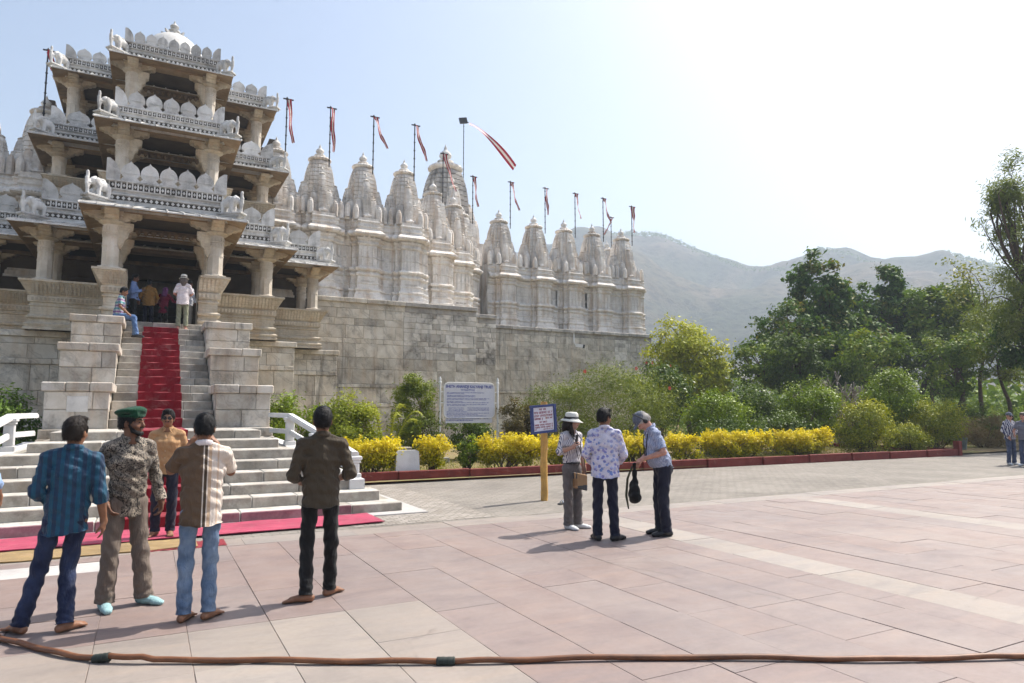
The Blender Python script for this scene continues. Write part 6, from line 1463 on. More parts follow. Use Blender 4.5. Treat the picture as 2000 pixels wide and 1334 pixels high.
SV = []
def person(label, loc, head_deg, p, scale=1.0, h=0.009):
    """head_deg: which way the chest faces, clockwise from +Y.  p: pose and clothing."""
    root = bpy.data.objects.new('person', None); COL.objects.link(root); root.location = loc; root.rotation_euler = (0, 0, -math.radians(head_deg)); root.scale = (scale,)*3
    p = dict(p)
    if h < 0.0088: p['fat'] = p.get('fat', 1.0)*0.93; p['loose'] = p.get('loose', 1.0)*0.98; p['trouser_fit'] = p.get('trouser_fit', 1.0)*0.93
    tag(root, label, 'person', p.get('group')); ORG[root.name] = Vector((0, 0, 0))
    lean, roll, fat = p.get('lean', 0.0), p.get('roll', 0.0), p.get('fat', 1.0); twist = p.get('twist', 0.0)
    pel = v3(*p.get('pelvis', (0, 0, 0.93)))
    RT = roty(roll) @ rotx(-lean) @ rotz(twist)
    T = lambda a: pel+RT @ (v3(*a)-v3(0, 0, 0.93))
    fem = p.get('female', False); sw = 0.158 if fem else 0.172
    X3 = RT @ v3(1, 0, 0)
    hipL, hipR = pel+v3(-0.088, 0, -0.03), pel+v3(0.088, 0, -0.03)
    kn = p.get('knees', ((-0.10, 0.02, 0.49), (0.10, 0.02, 0.49))); an = p.get('ankles', ((-0.11, -0.01, 0.075), (0.11, -0.01, 0.075))); ft = p.get('feet', ((-0.25, 1), (0.25, 1)))
    sh = [T((-sw, -0.01, 1.395)), T((sw, -0.01, 1.395))]
    el = [T(a) for a in p.get('elbows', ((-0.25, -0.03, 1.13), (0.25, -0.03, 1.13)))]; wr = [T(a) for a in p.get('wrists', ((-0.26, 0.05, 0.89), (0.26, 0.05, 0.89)))]
    hd = p.get('hands', (((0, 0.15, -1), (1, 0, 0), 0.5), ((0, 0.15, -1), (-1, 0, 0), 0.5)))
    neck = T((0, -0.005, 1.47)); hy, hp = p.get('head', (0.0, 0.0)); HRm = RT @ rotz(-hy) @ rotx(hp); hc = T((0, 0.018, 1.535))
    Hd = lambda a: hc+HRm @ (v3(*a)*1.01)
    # --- body: one skin surface
    S = Soft()
    S.cap(pel+v3(0, 0, -0.02), T((0, 0, 1.05)), 0.08*fat, 0.08*fat, 0.03, (X3, 1.3)); S.cap(T((0, 0, 1.05)), T((0, 0.005, 1.30)), 0.085*fat, 0.085, 0.03, (X3, 1.35)); S.cap(sh[0], sh[1], 0.038, 0.038, 0.03)
    S.cap(T((0, 0.012, 1.38)), T((0, 0.006, 1.45)), 0.040, 0.048, 0.015); S.cap(T((0, 0.004, 1.455)), hc+HRm @ v3(0, -0.012, 0.02), 0.054, 0.053, 0.03)
    for i in (0, 1):
        S.cap(sh[i], el[i], 0.042, 0.037, 0.015); S.cap(el[i], el[i]+(wr[i]-el[i])*0.3, 0.038, 0.038, 0.015); S.cap(el[i]+(wr[i]-el[i])*0.3, wr[i], 0.038, 0.026, 0.015)
        d_, n_, c_ = hd[i]
        if c_ is not None: hand(S, wr[i], RT @ unit(d_), RT @ unit(n_), 1 if i == 0 else -1, c_)
        S.cap((hipL, hipR)[i], v3(*kn[i]), 0.072, 0.050, 0.03); S.cap(v3(*kn[i]), v3(*an[i])+v3(0, 0, 0.03), 0.047, 0.034, 0.02)
        if not p.get('shoes'): foot(S, v3(*an[i]), ft[i])
    # head: cranium, jaw, brow, nose, lips, ears
    S.ell(Hd((0, -0.012, 0.108)), (0.076, 0.096, 0.098), 0.02, HRm); S.ell(Hd((0, 0.022, 0.045)), (0.060, 0.068, 0.075), 0.03, HRm); S.ell(Hd((0, 0.055, 0.004)), (0.032, 0.030, 0.024), 0.02, HRm)
    S.cap(Hd((-0.03, 0.078, 0.102)), Hd((0.03, 0.078, 0.102)), 0.014, 0.014, 0.012); S.cap(Hd((0, 0.088, 0.092)), Hd((0, 0.106, 0.056)), 0.010, 0.0135, 0.01); S.ell(Hd((0, 0.096, 0.052)), (0.019, 0.014, 0.010), 0.008, HRm)
    S.cap(Hd((-0.016, 0.088, 0.027)), Hd((0.016, 0.088, 0.027)), 0.008, 0.008, 0.008)
    for s_ in (-1, 1):
        S.ell(Hd((s_*0.077, -0.012, 0.068)), (0.010, 0.020, 0.032), 0.006, HRm); S.ell(Hd((s_*0.032, 0.092, 0.086)), (0.016, 0.010, 0.009), 0.008, HRm, sub=True); S.ell(Hd((s_*0.04, 0.06, 0.05)), (0.022, 0.022, 0.02), 0.02, HRm)
    V, Q = S.mesh(h); obj('body', V, Q, SK[p.get('skin', 'brown')], root, smooth=True)
    # eyes, brows, lips
    if p.get('face', True):
        e = Soft()
        for s_ in (-1, 1): e.ell(Hd((s_*0.032, 0.083, 0.085)), (0.013, 0.008, 0.007), 0.002, HRm)
        V, Q = e.mesh(min(h, 0.005)); obj('eyes', V, Q, M['eye'], root, smooth=True)
        e = Soft()
        for s_ in (-1, 1): e.chain([Hd((s_*0.012, 0.092, 0.106)), Hd((s_*0.032, 0.090, 0.113)), Hd((s_*0.052, 0.076, 0.108))], [0.006, 0.0065, 0.004], 0.003)
        V, Q = e.mesh(min(h, 0.005)); obj('eyebrows', V, Q, HR[p.get('hair', 'black')], root, smooth=True)
        e = Soft(); e.cap(Hd((-0.019, 0.088, 0.027)), Hd((0.019, 0.088, 0.027)), 0.0085, 0.0085, 0.002); V, Q = e.mesh(min(h, 0.005)); obj('lips', V, Q, M['lip'], root, smooth=True)
    # hair
    st = p.get('hairstyle', 'short'); hm_ = HR[p.get('hair', 'black')]
    if st != 'none':
        e = Soft(); e.ell(Hd((0, -0.020, 0.120)), (0.085, 0.102, 0.103), 0.01, HRm)
        if st == 'short':
            e.ell(Hd((0, -0.055, 0.055)), (0.072, 0.058, 0.066), 0.03, HRm); e.ell(Hd((0.008, 0.045, 0.190)), (0.058, 0.042, 0.024), 0.03, HRm)
            for s_ in (-1, 1): e.cap(Hd((s_*0.076, 0.018, 0.12)), Hd((s_*0.077, 0.020, 0.078)), 0.012, 0.009, 0.01)
            e.ell(Hd((0, 0.115, 0.055)), (0.083, 0.075, 0.100), 0.012, HRm, sub=True); e.ell(Hd((0, 0.02, -0.028)), (0.13, 0.16, 0.080), 0.012, HRm, sub=True)
            for s_ in (-1, 1): e.ell(Hd((s_*0.082, -0.008, 0.066)), (0.022, 0.026, 0.036), 0.006, HRm, sub=True)
        if st == 'fringe':
            e.ell(Hd((0, -0.065, 0.055)), (0.066, 0.055, 0.055), 0.03, HRm); e.ell(Hd((0, 0.115, 0.03)), (0.09, 0.07, 0.10), 0.012, HRm, sub=True); e.ell(Hd((0, -0.02, 0.20)), (0.08, 0.09, 0.075), 0.01, HRm, sub=True)
            for s_ in (-1, 1): e.ell(Hd((s_*0.082, -0.008, 0.066)), (0.022, 0.026, 0.036), 0.006, HRm, sub=True)
        if st == 'long':
            for s_ in (-1, 1):
                e.chain([Hd((s_*0.07, -0.02, 0.12)), Hd((s_*0.082, -0.02, 0.02)), Hd((s_*0.085, 0.02, -0.07)), Hd((s_*0.075, 0.05, -0.14))], [0.035, 0.035, 0.030, 0.012], 0.03)
            e.chain([Hd((0, -0.07, 0.10)), Hd((0, -0.085, -0.02)), Hd((0, -0.09, -0.12))], [0.07, 0.07, 0.045], 0.03, (HRm @ v3(1, 0, 0), 1.3)); e.ell(Hd((0, 0.115, 0.05)), (0.066, 0.07, 0.085), 0.012, HRm, sub=True)
        V, Q = e.mesh(min(h, 0.009), warp=lambda x, y, z: 0.004*np.sin(x*260+4*np.sin(z*70))*np.sin(y*240+z*90+3*np.sin(x*80))); 
        if h < 0.012:
            hr = np.random.default_rng(len(V)); k_ = hr.integers(0, len(V), 1500); P0 = V[k_]; cc = Hd((0, -0.015, 0.10)); N_ = P0-cc; N_ /= np.linalg.norm(N_, axis=1, keepdims=True)+1e-9
            fl = np.tile(HRm @ v3(0, -0.35, -0.9), (len(P0), 1))+hr.normal(size=P0.shape)*0.45; fl -= (fl*N_).sum(1, keepdims=True)*N_*0.8; fl /= np.linalg.norm(fl, axis=1, keepdims=True)+1e-9; sd = np.cross(fl, N_)*0.0022
            ln = hr.uniform(0.012, 0.030, len(P0))[:, None]; SVs = np.stack([P0-sd, P0+sd, P0+fl*ln+N_*0.004+sd*0.3, P0+fl*ln+N_*0.004-sd*0.3], 1).reshape(-1, 3)
            Q = np.concatenate([Q, np.arange(len(SVs)).reshape(-1, 4)+len(V)]); V = np.concatenate([V, SVs])
        obj('hair', V, Q, hm_, root, smooth=True)
    if p.get('beard'):
        e = Soft(); e.chain([Hd((-0.068, 0.012, 0.06)), Hd((-0.056, 0.04, 0.010)), Hd((-0.02, 0.074, -0.014)), Hd((0.02, 0.074, -0.014)), Hd((0.056, 0.04, 0.010)), Hd((0.068, 0.012, 0.06))], [0.010, 0.018, 0.020, 0.020, 0.018, 0.010], 0.012); e.cap(Hd((-0.022, 0.092, 0.040)), Hd((0.022, 0.092, 0.040)), 0.008, 0.008, 0.006)
        V, Q = e.mesh(min(h, 0.006)); obj('beard', V, Q, hm_, root, smooth=True)
    elif p.get('moustache'):
        e = Soft(); e.cap(Hd((-0.024, 0.092, 0.040)), Hd((0.024, 0.092, 0.040)), 0.008, 0.008, 0.006); V, Q = e.mesh(min(h, 0.006)); obj('moustache', V, Q, hm_, root, smooth=True)
    # --- shirt with sleeves, hem and cuffs cut clean
    hem = p.get('hem', 0.80); sl = p.get('sleeve', 'long'); loose = p.get('loose', 1.0)
    S = Soft(); r0 = (0.118 if not fem else 0.112)*fat*loose
    hb = pel+v3(0, 0.0, hem-0.93-0.10)
    S.cap(hb+v3(0, -0.014, 0), T((0, -0.004, 1.02)), max(0.133*fat, r0*1.13, 0.122) if hem < 0.9 else r0, r0*0.98, 0.03, (X3, 1.34), col=0); S.cap(T((0, 0.0, 1.02)), T((0, 0.008, 1.27)), r0*0.97, 0.118*(fat*.5+.5), 0.04, (X3, 1.42), col=0); S.cap(T((0, 0.005, 1.27)), T((0, -0.005, 1.36)), 0.118*(fat*.5+.5), 0.085, 0.04, (X3, 1.55), col=0)
    if fat > 1.1: S.ell(T((0, 0.06, 1.08)), (0.14*fat, 0.11*fat, 0.15), 0.05, RT)
    if fem: S.ell(T((0, 0.065, 1.24)), (0.125, 0.065, 0.07), 0.04, RT)
    S.cap(sh[0]+RT @ v3(0.035, 0, 0.0), sh[1]+RT @ v3(-0.035, 0, 0.0), 0.060, 0.060, 0.03)
    for s_ in (0, 1): S.cap(T(((-1, 1)[s_]*0.025, -0.018, 1.458)), sh[s_]+RT @ v3(0, 0, 0.004), 0.052, 0.051, 0.025)
    cuts = []
    for i in (0, 1):
        fr = {'long': 0.97, 'rolled': 0.30, 'short': 0.0, 'elbow': 0.05}[sl]
        a_, e_, w_ = sh[i], el[i], wr[i]
        if sl == 'short':
            q = a_+(e_-a_)*p.get('slen', 0.72); S.cap(a_, q+unit(e_-a_)*0.10, 0.056, 0.062, 0.025, col=i+1); cuts.append((i+1, q, unit(e_-a_)))
        else:
            q = e_+(w_-e_)*fr; S.cap(a_, e_, 0.056, 0.051, 0.025, col=0); S.cap(e_, q+unit(w_-e_)*0.09, 0.051, 0.044 if sl == 'long' else 0.050, 0.02, col=i+1); cuts.append((i+1, q, unit(w_-e_)))
            if sl == 'rolled': S.cap(q-unit(w_-e_)*0.06, q, 0.055, 0.055, 0.006, col=i+1)
            elif sl == 'long': S.cap(q-unit(w_-e_)*0.055, q+unit(w_-e_)*0.05, 0.041, 0.041, 0.006, col=i+1)
    # open the neck
    S.cap(T((0, 0.016, 1.490)), T((0, 0.03, 1.60)), 0.048, 0.085, 0.008, sub=True)
    if p.get('vneck'): S.cap(T((0, 0.10, 1.34)), T((0, 0.10, 1.50)), 0.012, 0.06, 0.01, sub=True)
    ph = rng.uniform(0, 6); wa = p.get('wrinkle', 1.0)
    warp = lambda x, y, z: wa*(0.0055*np.sin(z*34+7*np.sin(x*9+ph)+5*y+ph)*np.sin(x*17+4*np.sin(z*11+ph)+ph)+0.0035*np.sin(z*70+x*40*np.sin(ph)+9*np.sin(y*16)))
    V, Q, Cc = S.mesh(h, warp, col=True)
    V[:, 2] = np.maximum(V[:, 2], hem-0.012*np.cos(V[:, 0]*14)+0.004*np.sin(V[:, 0]*60))
    for (ci, q, d) in cuts:
        m = Cc == ci; t_ = (V[m]-q) @ d; V[m] -= np.maximum(t_, 0)[:, None]*d
    obj('shirt', V, Q, W[p['shirt']], root, smooth=True, sharp=70)
    if h < 0.01 and p.get('yoke'): patch('yoke', V, Q, lambda x, y, z: (y < 0.02) & (z > 1.30) & (z < 1.452) & (abs(x) < 0.165), 0.003, W[p['shirt']], root)
    if h < 0.012 and p.get('placket'): patch('placket', V, Q, lambda x, y, z: (y > 0.02) & (z > hem) & (z < 1.44) & (abs(x) < 0.017), 0.003, W[p['shirt']], root); patch('breast_pocket', V, Q, lambda x, y, z: (y > 0.04) & (z > 1.17) & (z < 1.29) & (x < -0.05) & (x > -0.14), 0.003, W[p['shirt']], root)
    SV.clear(); SV.extend((V, Q))
    # collar
    if p.get('collar', True):
        e = Soft(); R_ = [T((0.066*math.sin(a), -0.006+0.066*math.cos(a)*1.05, 1.484+0.016*(-math.cos(a)))) for a in np.linspace(0.45, 2*PI-0.45, 14)]
        e.chain(R_, [0.011]*14, 0.004, (RT @ v3(0, 0, 1), 2.4))
        for s_ in (-1, 1): e.cap(T((s_*0.030, 0.052, 1.466)), T((s_*0.062, 0.085, 1.425)), 0.011, 0.007, 0.01)
        V, Q = e.mesh(min(h, 0.008)); obj('collar', V, Q, W[p.get('collar_mat', p['shirt'])], root, smooth=True)
    if p.get('buttons'):
        for k in range(5):
            z = 1.36-k*0.095; y = 0.118*(fat*.5+.5)+0.012-(0.012 if k == 0 else 0); c = T((0.004, y, z)); e = Soft(); e.ell(c, (0.008, 0.005, 0.008), 0.002, RT); V, Q = e.mesh(0.004); obj('button', V, Q, M['button'], root, smooth=True)
    # --- trousers
    S = Soft(); tr = p.get('trouser_fit', 1.0); legc = []
    S.cap(pel+v3(-0.03, 0, 0.05), pel+v3(0.03, 0, 0.05), 0.092*fat, 0.092*fat, 0.03, (v3(1, 0, 0), 1.2)); S.cap(pel+v3(-0.052, -0.010, -0.03), pel+v3(0.052, -0.010, -0.03), 0.100*fat*(0.5+0.5*tr), 0.100*fat*(0.5+0.5*tr), 0.03)
    for i in (0, 1):
        H_, K_, A_ = (hipL, hipR)[i], v3(*kn[i]), v3(*an[i]); hz_ = p.get('hem_leg', 0.06)
        S.cap(H_, K_, 0.082*tr, 0.067*tr, 0.025, col=0); fl = p.get('flare', 1.0); e_ = A_+(A_-K_)*0.25; S.cap(K_, e_, 0.067*tr, 0.062*tr*fl, 0.02, col=i+1); d = unit(A_-K_); legc.append((i+1, A_+d*(0.075-hz_)*0.6, d))
    ph2 = rng.uniform(0, 6)
    warp = lambda x, y, z: wa*(0.005*np.sin(z*44+6*np.sin(x*15+ph2)+y*12)*np.clip(1.3-np.abs(z-0.5)*2.0, 0.35, 1)+0.0045*np.sin(z*95+x*30+8*np.sin(y*14+ph2))*np.clip((0.30-z)*5, 0, 1)+0.003*np.sin(x*60+z*22+ph2))
    V, Q, Cc = S.mesh(h, warp, col=True); top = pel[2]+0.075
    V[:, 2] = np.minimum(V[:, 2], np.maximum(top, V[:, 2]*0+top))
    for (ci, q, d) in legc:
        m = Cc == ci; t_ = (V[m]-q) @ d; V[m] -= np.maximum(t_, 0)[:, None]*d
    obj('trousers', V, Q, W[p['trousers']], root, smooth=True, sharp=70)
    if h < 0.01 and p.get('pockets'):
        for s_ in (-1, 1): patch('back_pocket', V, Q, lambda x, y, z: (y < -0.03) & (abs(x-pel[0]-s_*0.078) < 0.052) & (z > 0.745+0.25*abs(x-pel[0]-s_*0.078)) & (z < 0.88), 0.004, W[p['trousers']], root)
    if h < 0.012:
        xm = (an[0][0]+an[1][0])/2
        for s_ in (-1, 1): patch('hem_band', V, Q, lambda x, y, z: (z < p.get('hem_leg', 0.06)+0.035) & ((x-xm)*s_ > 0), 0.002, W[p['trousers']], root)
    if p.get('belt'):
        e = Soft(); R_ = [pel+v3(0.148*fat*math.sin(a), 0.118*fat*math.cos(a), 0.062) for a in np.linspace(0, 2*PI, 19)]; e.chain(R_, [0.010]*19, 0.004, (v3(0, 0, 1), 1.9)); V, Q = e.mesh(min(h, 0.009)); obj('belt', V, Q, M['strap_black'], root, smooth=True)
    if p.get('shoes'):
        for i in (0, 1):
            e = Soft(); foot(e, v3(*an[i]), ft[i], 0.006 if p['shoes'] != 'shoe' else 0.010, toes=False); V, Q = e.mesh(h); V[:, 2] = np.maximum(V[:, 2], 0.0 if 'seat' not in p else -9)
            m_ = M['shoe'] if p['shoes'] == 'shoe' else W[p['shoes']]; obj('shoe' if p['shoes'] == 'shoe' else 'sock', V, Q, m_, root, smooth=True)
    # --- head gear
    hat = p.get('hat')
    if hat == 'beret':
        e = Soft(); e.ell(Hd((0.0, -0.025, 0.178)), (0.112, 0.130, 0.036), 0.02, HRm @ rotx(0.10) @ roty(-0.12)); e.ell(Hd((-0.02, 0.03, 0.195)), (0.075, 0.075, 0.036), 0.03, HRm); e.cap(Hd((-0.05, 0.055, 0.150)), Hd((0.05, 0.055, 0.150)), 0.03, 0.03, 0.03)
        R_ = [Hd((0.078*math.sin(a), -0.012+0.098*math.cos(a), 0.142)) for a in np.linspace(0, 2*PI, 17)]; e.chain(R_, [0.012]*17, 0.01); V, Q = e.mesh(min(h, 0.008)); obj('beret', V, Q, W['green_felt'], root, smooth=True)
    if hat in ('sun', 'bucket'):
        b = MB(); R_ = []; bw = 0.155 if hat == 'sun' else 0.140
        for (rr_, zz) in ((0.088, 0.118), (bw*0.8, 0.100), (bw, 0.082), (bw+0.004, 0.086), (bw*0.82, 0.108), (0.091, 0.128), (0.094, 0.135), (0.090, 0.185), (0.082, 0.212), (0.060, 0.226), (0.0, 0.230)): R_.append([tuple(Hd((rr_*math.sin(a), -0.012+rr_*1.12*math.cos(a), zz-0.016*math.cos(a) if rr_ > 0.1 else zz))) for a in np.linspace(0, 2*PI, 29)[:-1]])
        b.rings(R_, cap=False); b.build('hat', W['white_hat'], root, smooth=True)
        if hat == 'sun':
            b = MB(); b.rings([[tuple(Hd((rr_*math.sin(a), -0.012+rr_*1.12*math.cos(a), zz))) for a in np.linspace(0, 2*PI, 29)[:-1]] for rr_, zz in ((0.094, 0.130), (0.097, 0.134), (0.096, 0.152), (0.092, 0.154))], cap=False); b.build('hat_band', M['strap_black'], root, smooth=True)
    if hat == 'cap':
        e = Soft(); e.ell(Hd((0, -0.012, 0.135)), (0.088, 0.106, 0.092), 0.01, HRm); e.ell(Hd((0, 0, 0.05)), (0.13, 0.15, 0.075), 0.008, HRm, sub=True); e.cap(Hd((-0.03, 0.115, 0.122)), Hd((0.03, 0.115, 0.122)), 0.012, 0.012, 0.02, (HRm @ v3(0, 1, 0), 4.2)); V, Q = e.mesh(min(h, 0.008)); obj('cap', V, Q, W['cap_cloth'], root, smooth=True)
    if hat == 'scarf':
        e = Soft(); e.ell(Hd((0, -0.02, 0.10)), (0.098, 0.112, 0.118), 0.03, HRm); e.cap(Hd((0, -0.03, 0.0)), T((0, -0.05, 1.42)), 0.09, 0.11, 0.05); e.ell(Hd((0, 0.12, 0.06)), (0.06, 0.06, 0.08), 0.01, HRm, sub=True); V, Q = e.mesh(h); obj('headscarf', V, Q, W['violet_scarf'], root, smooth=True)
    if p.get('shades'):
        e = Soft()
        for s_ in (-1, 1): e.ell(Hd((s_*0.033, 0.097, 0.084)), (0.029, 0.008, 0.021), 0.004, HRm); e.cap(Hd((s_*0.06, 0.09, 0.09)), Hd((s_*0.080, 0.0, 0.088)), 0.005, 0.004, 0.002)
        e.cap(Hd((-0.02, 0.10, 0.09)), Hd((0.02, 0.10, 0.09)), 0.004, 0.004, 0.002); V, Q = e.mesh(min(h, 0.005)); obj('sunglasses', V, Q, M['shades'], root, smooth=True)
    if p.get('headphones'):
        e = Soft(); e.chain([Hd((0.098*math.sin(a), -0.012, 0.085+0.155*math.cos(a))) for a in np.linspace(-1.5, 1.5, 13)], [0.008]*13, 0.004)
        for s_ in (-1, 1): e.ell(Hd((s_*0.092, -0.010, 0.066)), (0.020, 0.032, 0.036), 0.006, HRm)
        V, Q = e.mesh(min(h, 0.007)); obj('headphones', V, Q, M['strap_black'], root, smooth=True)
    return root, T, wr, Hd
def patch(name, V, Q, test, off, mat, root):
    """part of a garment's surface lifted a little: pocket, yoke, placket"""
    c = V[Q].mean(1); m = test(c[:, 0], c[:, 1], c[:, 2]); q = Q[m]
    if len(q) < 4: return
    n = np.cross(V[q[:, 2]]-V[q[:, 0]], V[q[:, 3]]-V[q[:, 1]]); n /= np.linalg.norm(n, axis=1, keepdims=True)+1e-9
    u, inv = np.unique(q, return_inverse=True); inv = inv.reshape(q.shape); N = np.zeros((len(u), 3))
    for k in range(4): np.add.at(N, inv[:, k], n)
    N /= np.linalg.norm(N, axis=1, keepdims=True)+1e-9
    obj(name, V[u]+N*off, inv.astype(np.int32), mat, root, smooth=True)
def held(name, label, cat, V, Q, mat, smooth=True):
    c = np.asarray(V).reshape(-1, 3).mean(0); o = obj(name, V, Q, mat, loc=tuple(c), smooth=smooth); tag(o, label, cat); return o
def to_world(root, pts):
    m = Matrix.LocRotScale(root.location, root.rotation_euler, root.scale); return [tuple(m @ Vector(q)) for q in pts]

FG = 'visitors on the plaza'; IG = 'visitors at the temple entrance'
person('man in teal and navy striped shirt and dark jeans, seen from behind', (-0.60, 6.47, 0), 4, dict(yoke=True, pockets=True, shirt='teal_striped_shirt', trousers='navy_jeans', sleeve='rolled', hem=0.78, roll=0.05, pelvis=(0.07, 0, 0.915), knees=((-0.10, 0.03, 0.48), (0.10, 0.05, 0.48)), ankles=((-0.20, 0.02, 0.075), (0.12, -0.06, 0.075)), feet=((-0.5, 0.6), (0.75, 0.7)), elbows=((-0.225, -0.05, 1.13), (0.23, -0.03, 1.12)), wrists=((-0.15, 0.15, 1.02), (0.27, 0.06, 0.88)), hands=(((0.6, 0.7, -0.2), (0.6, -0.4, -0.5), 0.6), ((0.05, 0.2, -1), (-1, 0.1, 0), 0.35)), head=(0.35, 0.1), hair='dark', skin='brown', group=FG, fat=0.98, loose=1.03, flare=1.08, trouser_fit=1.0), 0.945, 0.0085)
person('bearded man in green beret, leopard print shirt and taupe trousers', (-0.13, 6.98, 0), 160, dict(placket=True, shirt='leopard_print_shirt', trousers='taupe_trousers', hem=0.80, vneck=True, beard=True, hat='beret', shoes='sock_blue', hair='black', pelvis=(0, 0, 0.93), knees=((-0.12, 0.03, 0.49), (0.12, 0.02, 0.49)), ankles=((-0.17, 0.04, 0.075), (0.14, 0.0, 0.075)), feet=((-0.45, 0.9), (0.15, 1)), elbows=((-0.24, -0.03, 1.13), (0.27, -0.10, 1.15)), wrists=((-0.28, 0.04, 0.90), (0.20, 0.08, 0.92)), hands=(((0.05, 0.15, -1), (1, 0, 0), 0.55), ((-0.4, 0.3, -0.9), (-0.8, 0, 0.3), 0.5)), head=(-0.75, 0.0), skin='deep', group=FG, trouser_fit=1.12, flare=1.2, loose=1.0, buttons=False), 0.975, 0.0085)
person('man in tan shirt and sunglasses standing on the red carpet', (0.24, 10.40, 0.035), 188, dict(placket=True, shirt='tan_shirt', trousers='dark_navy_trousers', hem=0.86, shades=True, moustache=True, buttons=True, hair='black', elbows=((-0.26, -0.05, 1.14), (0.26, -0.05, 1.14)), wrists=((-0.27, -0.02, 0.88), (0.27, -0.02, 0.88)), feet=((-0.15, 1), (0.45, 1)), ankles=((-0.09, 0, 0.075), (0.10, 0, 0.075)), head=(0.0, 0.0), skin='brown', group=FG), 0.955, 0.011)
person('man in half brown half cream polo and light jeans, arms raised to his face', (0.42, 6.27, 0), 2, dict(pockets=True, shirt='brown_cream_polo', trousers='light_jeans', sleeve='short', slen=0.78, hem=0.80, elbows=((-0.25, 0.17, 1.25), (0.24, 0.20, 1.22)), wrists=((-0.09, 0.27, 1.49), (0.11, 0.28, 1.47)), hands=(((0.5, 0.2, 0.8), (0.6, 0.3, -0.4), 0.6), ((-0.5, 0.2, 0.8), (-0.6, 0.3, -0.4), 0.6)), knees=((-0.10, 0.02, 0.49), (0.09, 0.03, 0.49)), ankles=((-0.10, -0.02, 0.075), (0.09, -0.03, 0.075)), feet=((0.45, 0.9), (0.65, 0.8)), head=(0.0, -0.05), skin='brown', hair='black', group=FG, fat=1.0, collar_mat='pale_pink_tshirt', loose=1.06), 0.95, 0.0085)
person('man in dark olive shirt and black trousers, seen from behind', (1.42, 6.40, 0), 8, dict(yoke=True, pockets=True, shirt='dark_olive_shirt', trousers='black_trousers', sleeve='rolled', hem=0.84, fat=1.0, elbows=((-0.255, -0.03, 1.12), (0.265, -0.03, 1.13)), wrists=((-0.17, 0.19, 1.04), (0.17, 0.19, 1.06)), hands=(((0.7, 0.6, 0.1), (0.3, -0.3, -0.8), 0.7), ((-0.7, 0.6, 0.1), (-0.3, -0.3, -0.8), 0.7)), knees=((-0.11, 0.02, 0.49), (0.11, 0.07, 0.49)), ankles=((-0.11, -0.05, 0.075), (0.11, 0.12, 0.075)), feet=((-1.0, 0.15), (0.75, 0.75)), head=(0.05, 0.05), skin='brown', hair='black', group=FG, loose=1.05), 0.985, 0.0085)
L_, LT, LW, LH = person('woman in white sun hat and fine striped blouse holding a black recorder', (5.46, 8.46, 0), 168, dict(female=True, shirt='fine_striped_blouse', trousers='grey_trousers', sleeve='rolled', hem=0.985, hat='sun', shades=True, hairstyle='long', hair='dark', shoes='sock_white', belt=True, vneck=True, elbows=((-0.22, -0.04, 1.14), (0.24, -0.02, 1.16)), wrists=((-0.24, 0.03, 0.92), (0.15, 0.19, 1.24)), hands=(((0, 0.1, -1), (1, 0, 0), 0.4), ((-0.3, 0.3, 0.9), (-0.7, 0.5, 0.1), 1.0)), ankles=((-0.10, 0.02, 0.075), (0.08, 0, 0.075)), feet=((-0.55, 0.8), (0.0, 1)), head=(-0.55, -0.03), skin='light', group=FG, trouser_fit=1.05, flare=1.1, fat=0.93), 0.945, 0.0095)
wv = LW[1]; b = MB(); b.obox(tuple(wv+v3(-0.02, 0.05, 0.11)), (1, 0, 0), (0, 1, 0), (0, 0.1, 1), 0.018, 0.012, 0.075); V = to_world(L_, b.v); held('voice_recorder', 'small black recorder held upright in the woman\'s hand', 'recorder', V, b.f, M['shoe'], False)
b = MB(); b.box(-0.17, 0.13, 0.135, 0.175, 0.60, 0.84, c=0.015); b.v = [(x+0.0, y, z+0.22*(x+0.02)) for x, y, z in b.v]
bagr = thing('shoulder_bag', tuple(to_world(L_, [(0, 0.15, 0.7)])[0]), 'small patterned brown and teal bag hanging at the woman\'s hip', 'bag'); obj('pouch', to_world(L_, b.v), b.f, W['woven_bag'], bagr)
b = MB(); b.tube(to_world(L_, [(-0.16, 0.15, 0.80), (-0.10, 0.165, 1.05), (0.02, 0.165, 1.25), (0.09, 0.10, 1.43), (0.08, -0.06, 1.47)]), 0.006, 6); b.build('strap', M['strap_black'], bagr)
b = MB(); b.tube(to_world(L_, [(-0.075, 0.02, 1.47), (-0.09, 0.11, 1.36), (-0.03, 0.165, 1.16), (0.02, 0.17, 1.05), (0.05, 0.16, 1.16), (0.07, 0.11, 1.36), (0.07, 0.02, 1.47)]), 0.005, 6); o = b.build('lanyard', M['strap_black'], loc=tuple(to_world(L_, [(0, 0.15, 1.2)])[0])); tag(o, 'thin black lanyard round the neck of the woman in the hat', 'lanyard')
person('man in white and blue floral shirt and navy trousers, back turned', (5.36, 7.50, 0), 32, dict(yoke=True, pockets=True, shirt='floral_shirt', trousers='dark_navy_trousers', sleeve='long', hem=0.83, fat=1.06, elbows=((-0.255, -0.02, 1.13), (0.255, 0.0, 1.13)), wrists=((-0.18, 0.20, 1.02), (0.22, 0.24, 1.02)), hands=(((0.4, 0.9, 0.1), (0.8, -0.3, 0), 0.5), ((-0.3, 0.9, 0.05), (-0.8, -0.3, 0), 0.5)), ankles=((-0.11, 0, 0.075), (0.12, -0.02, 0.075)), feet=((-0.3, 1), (0.75, 0.8)), shoes='shoe', head=(0.75, -0.05), hair='black', skin='brown', group=FG, loose=1.04), 0.985, 0.0095)
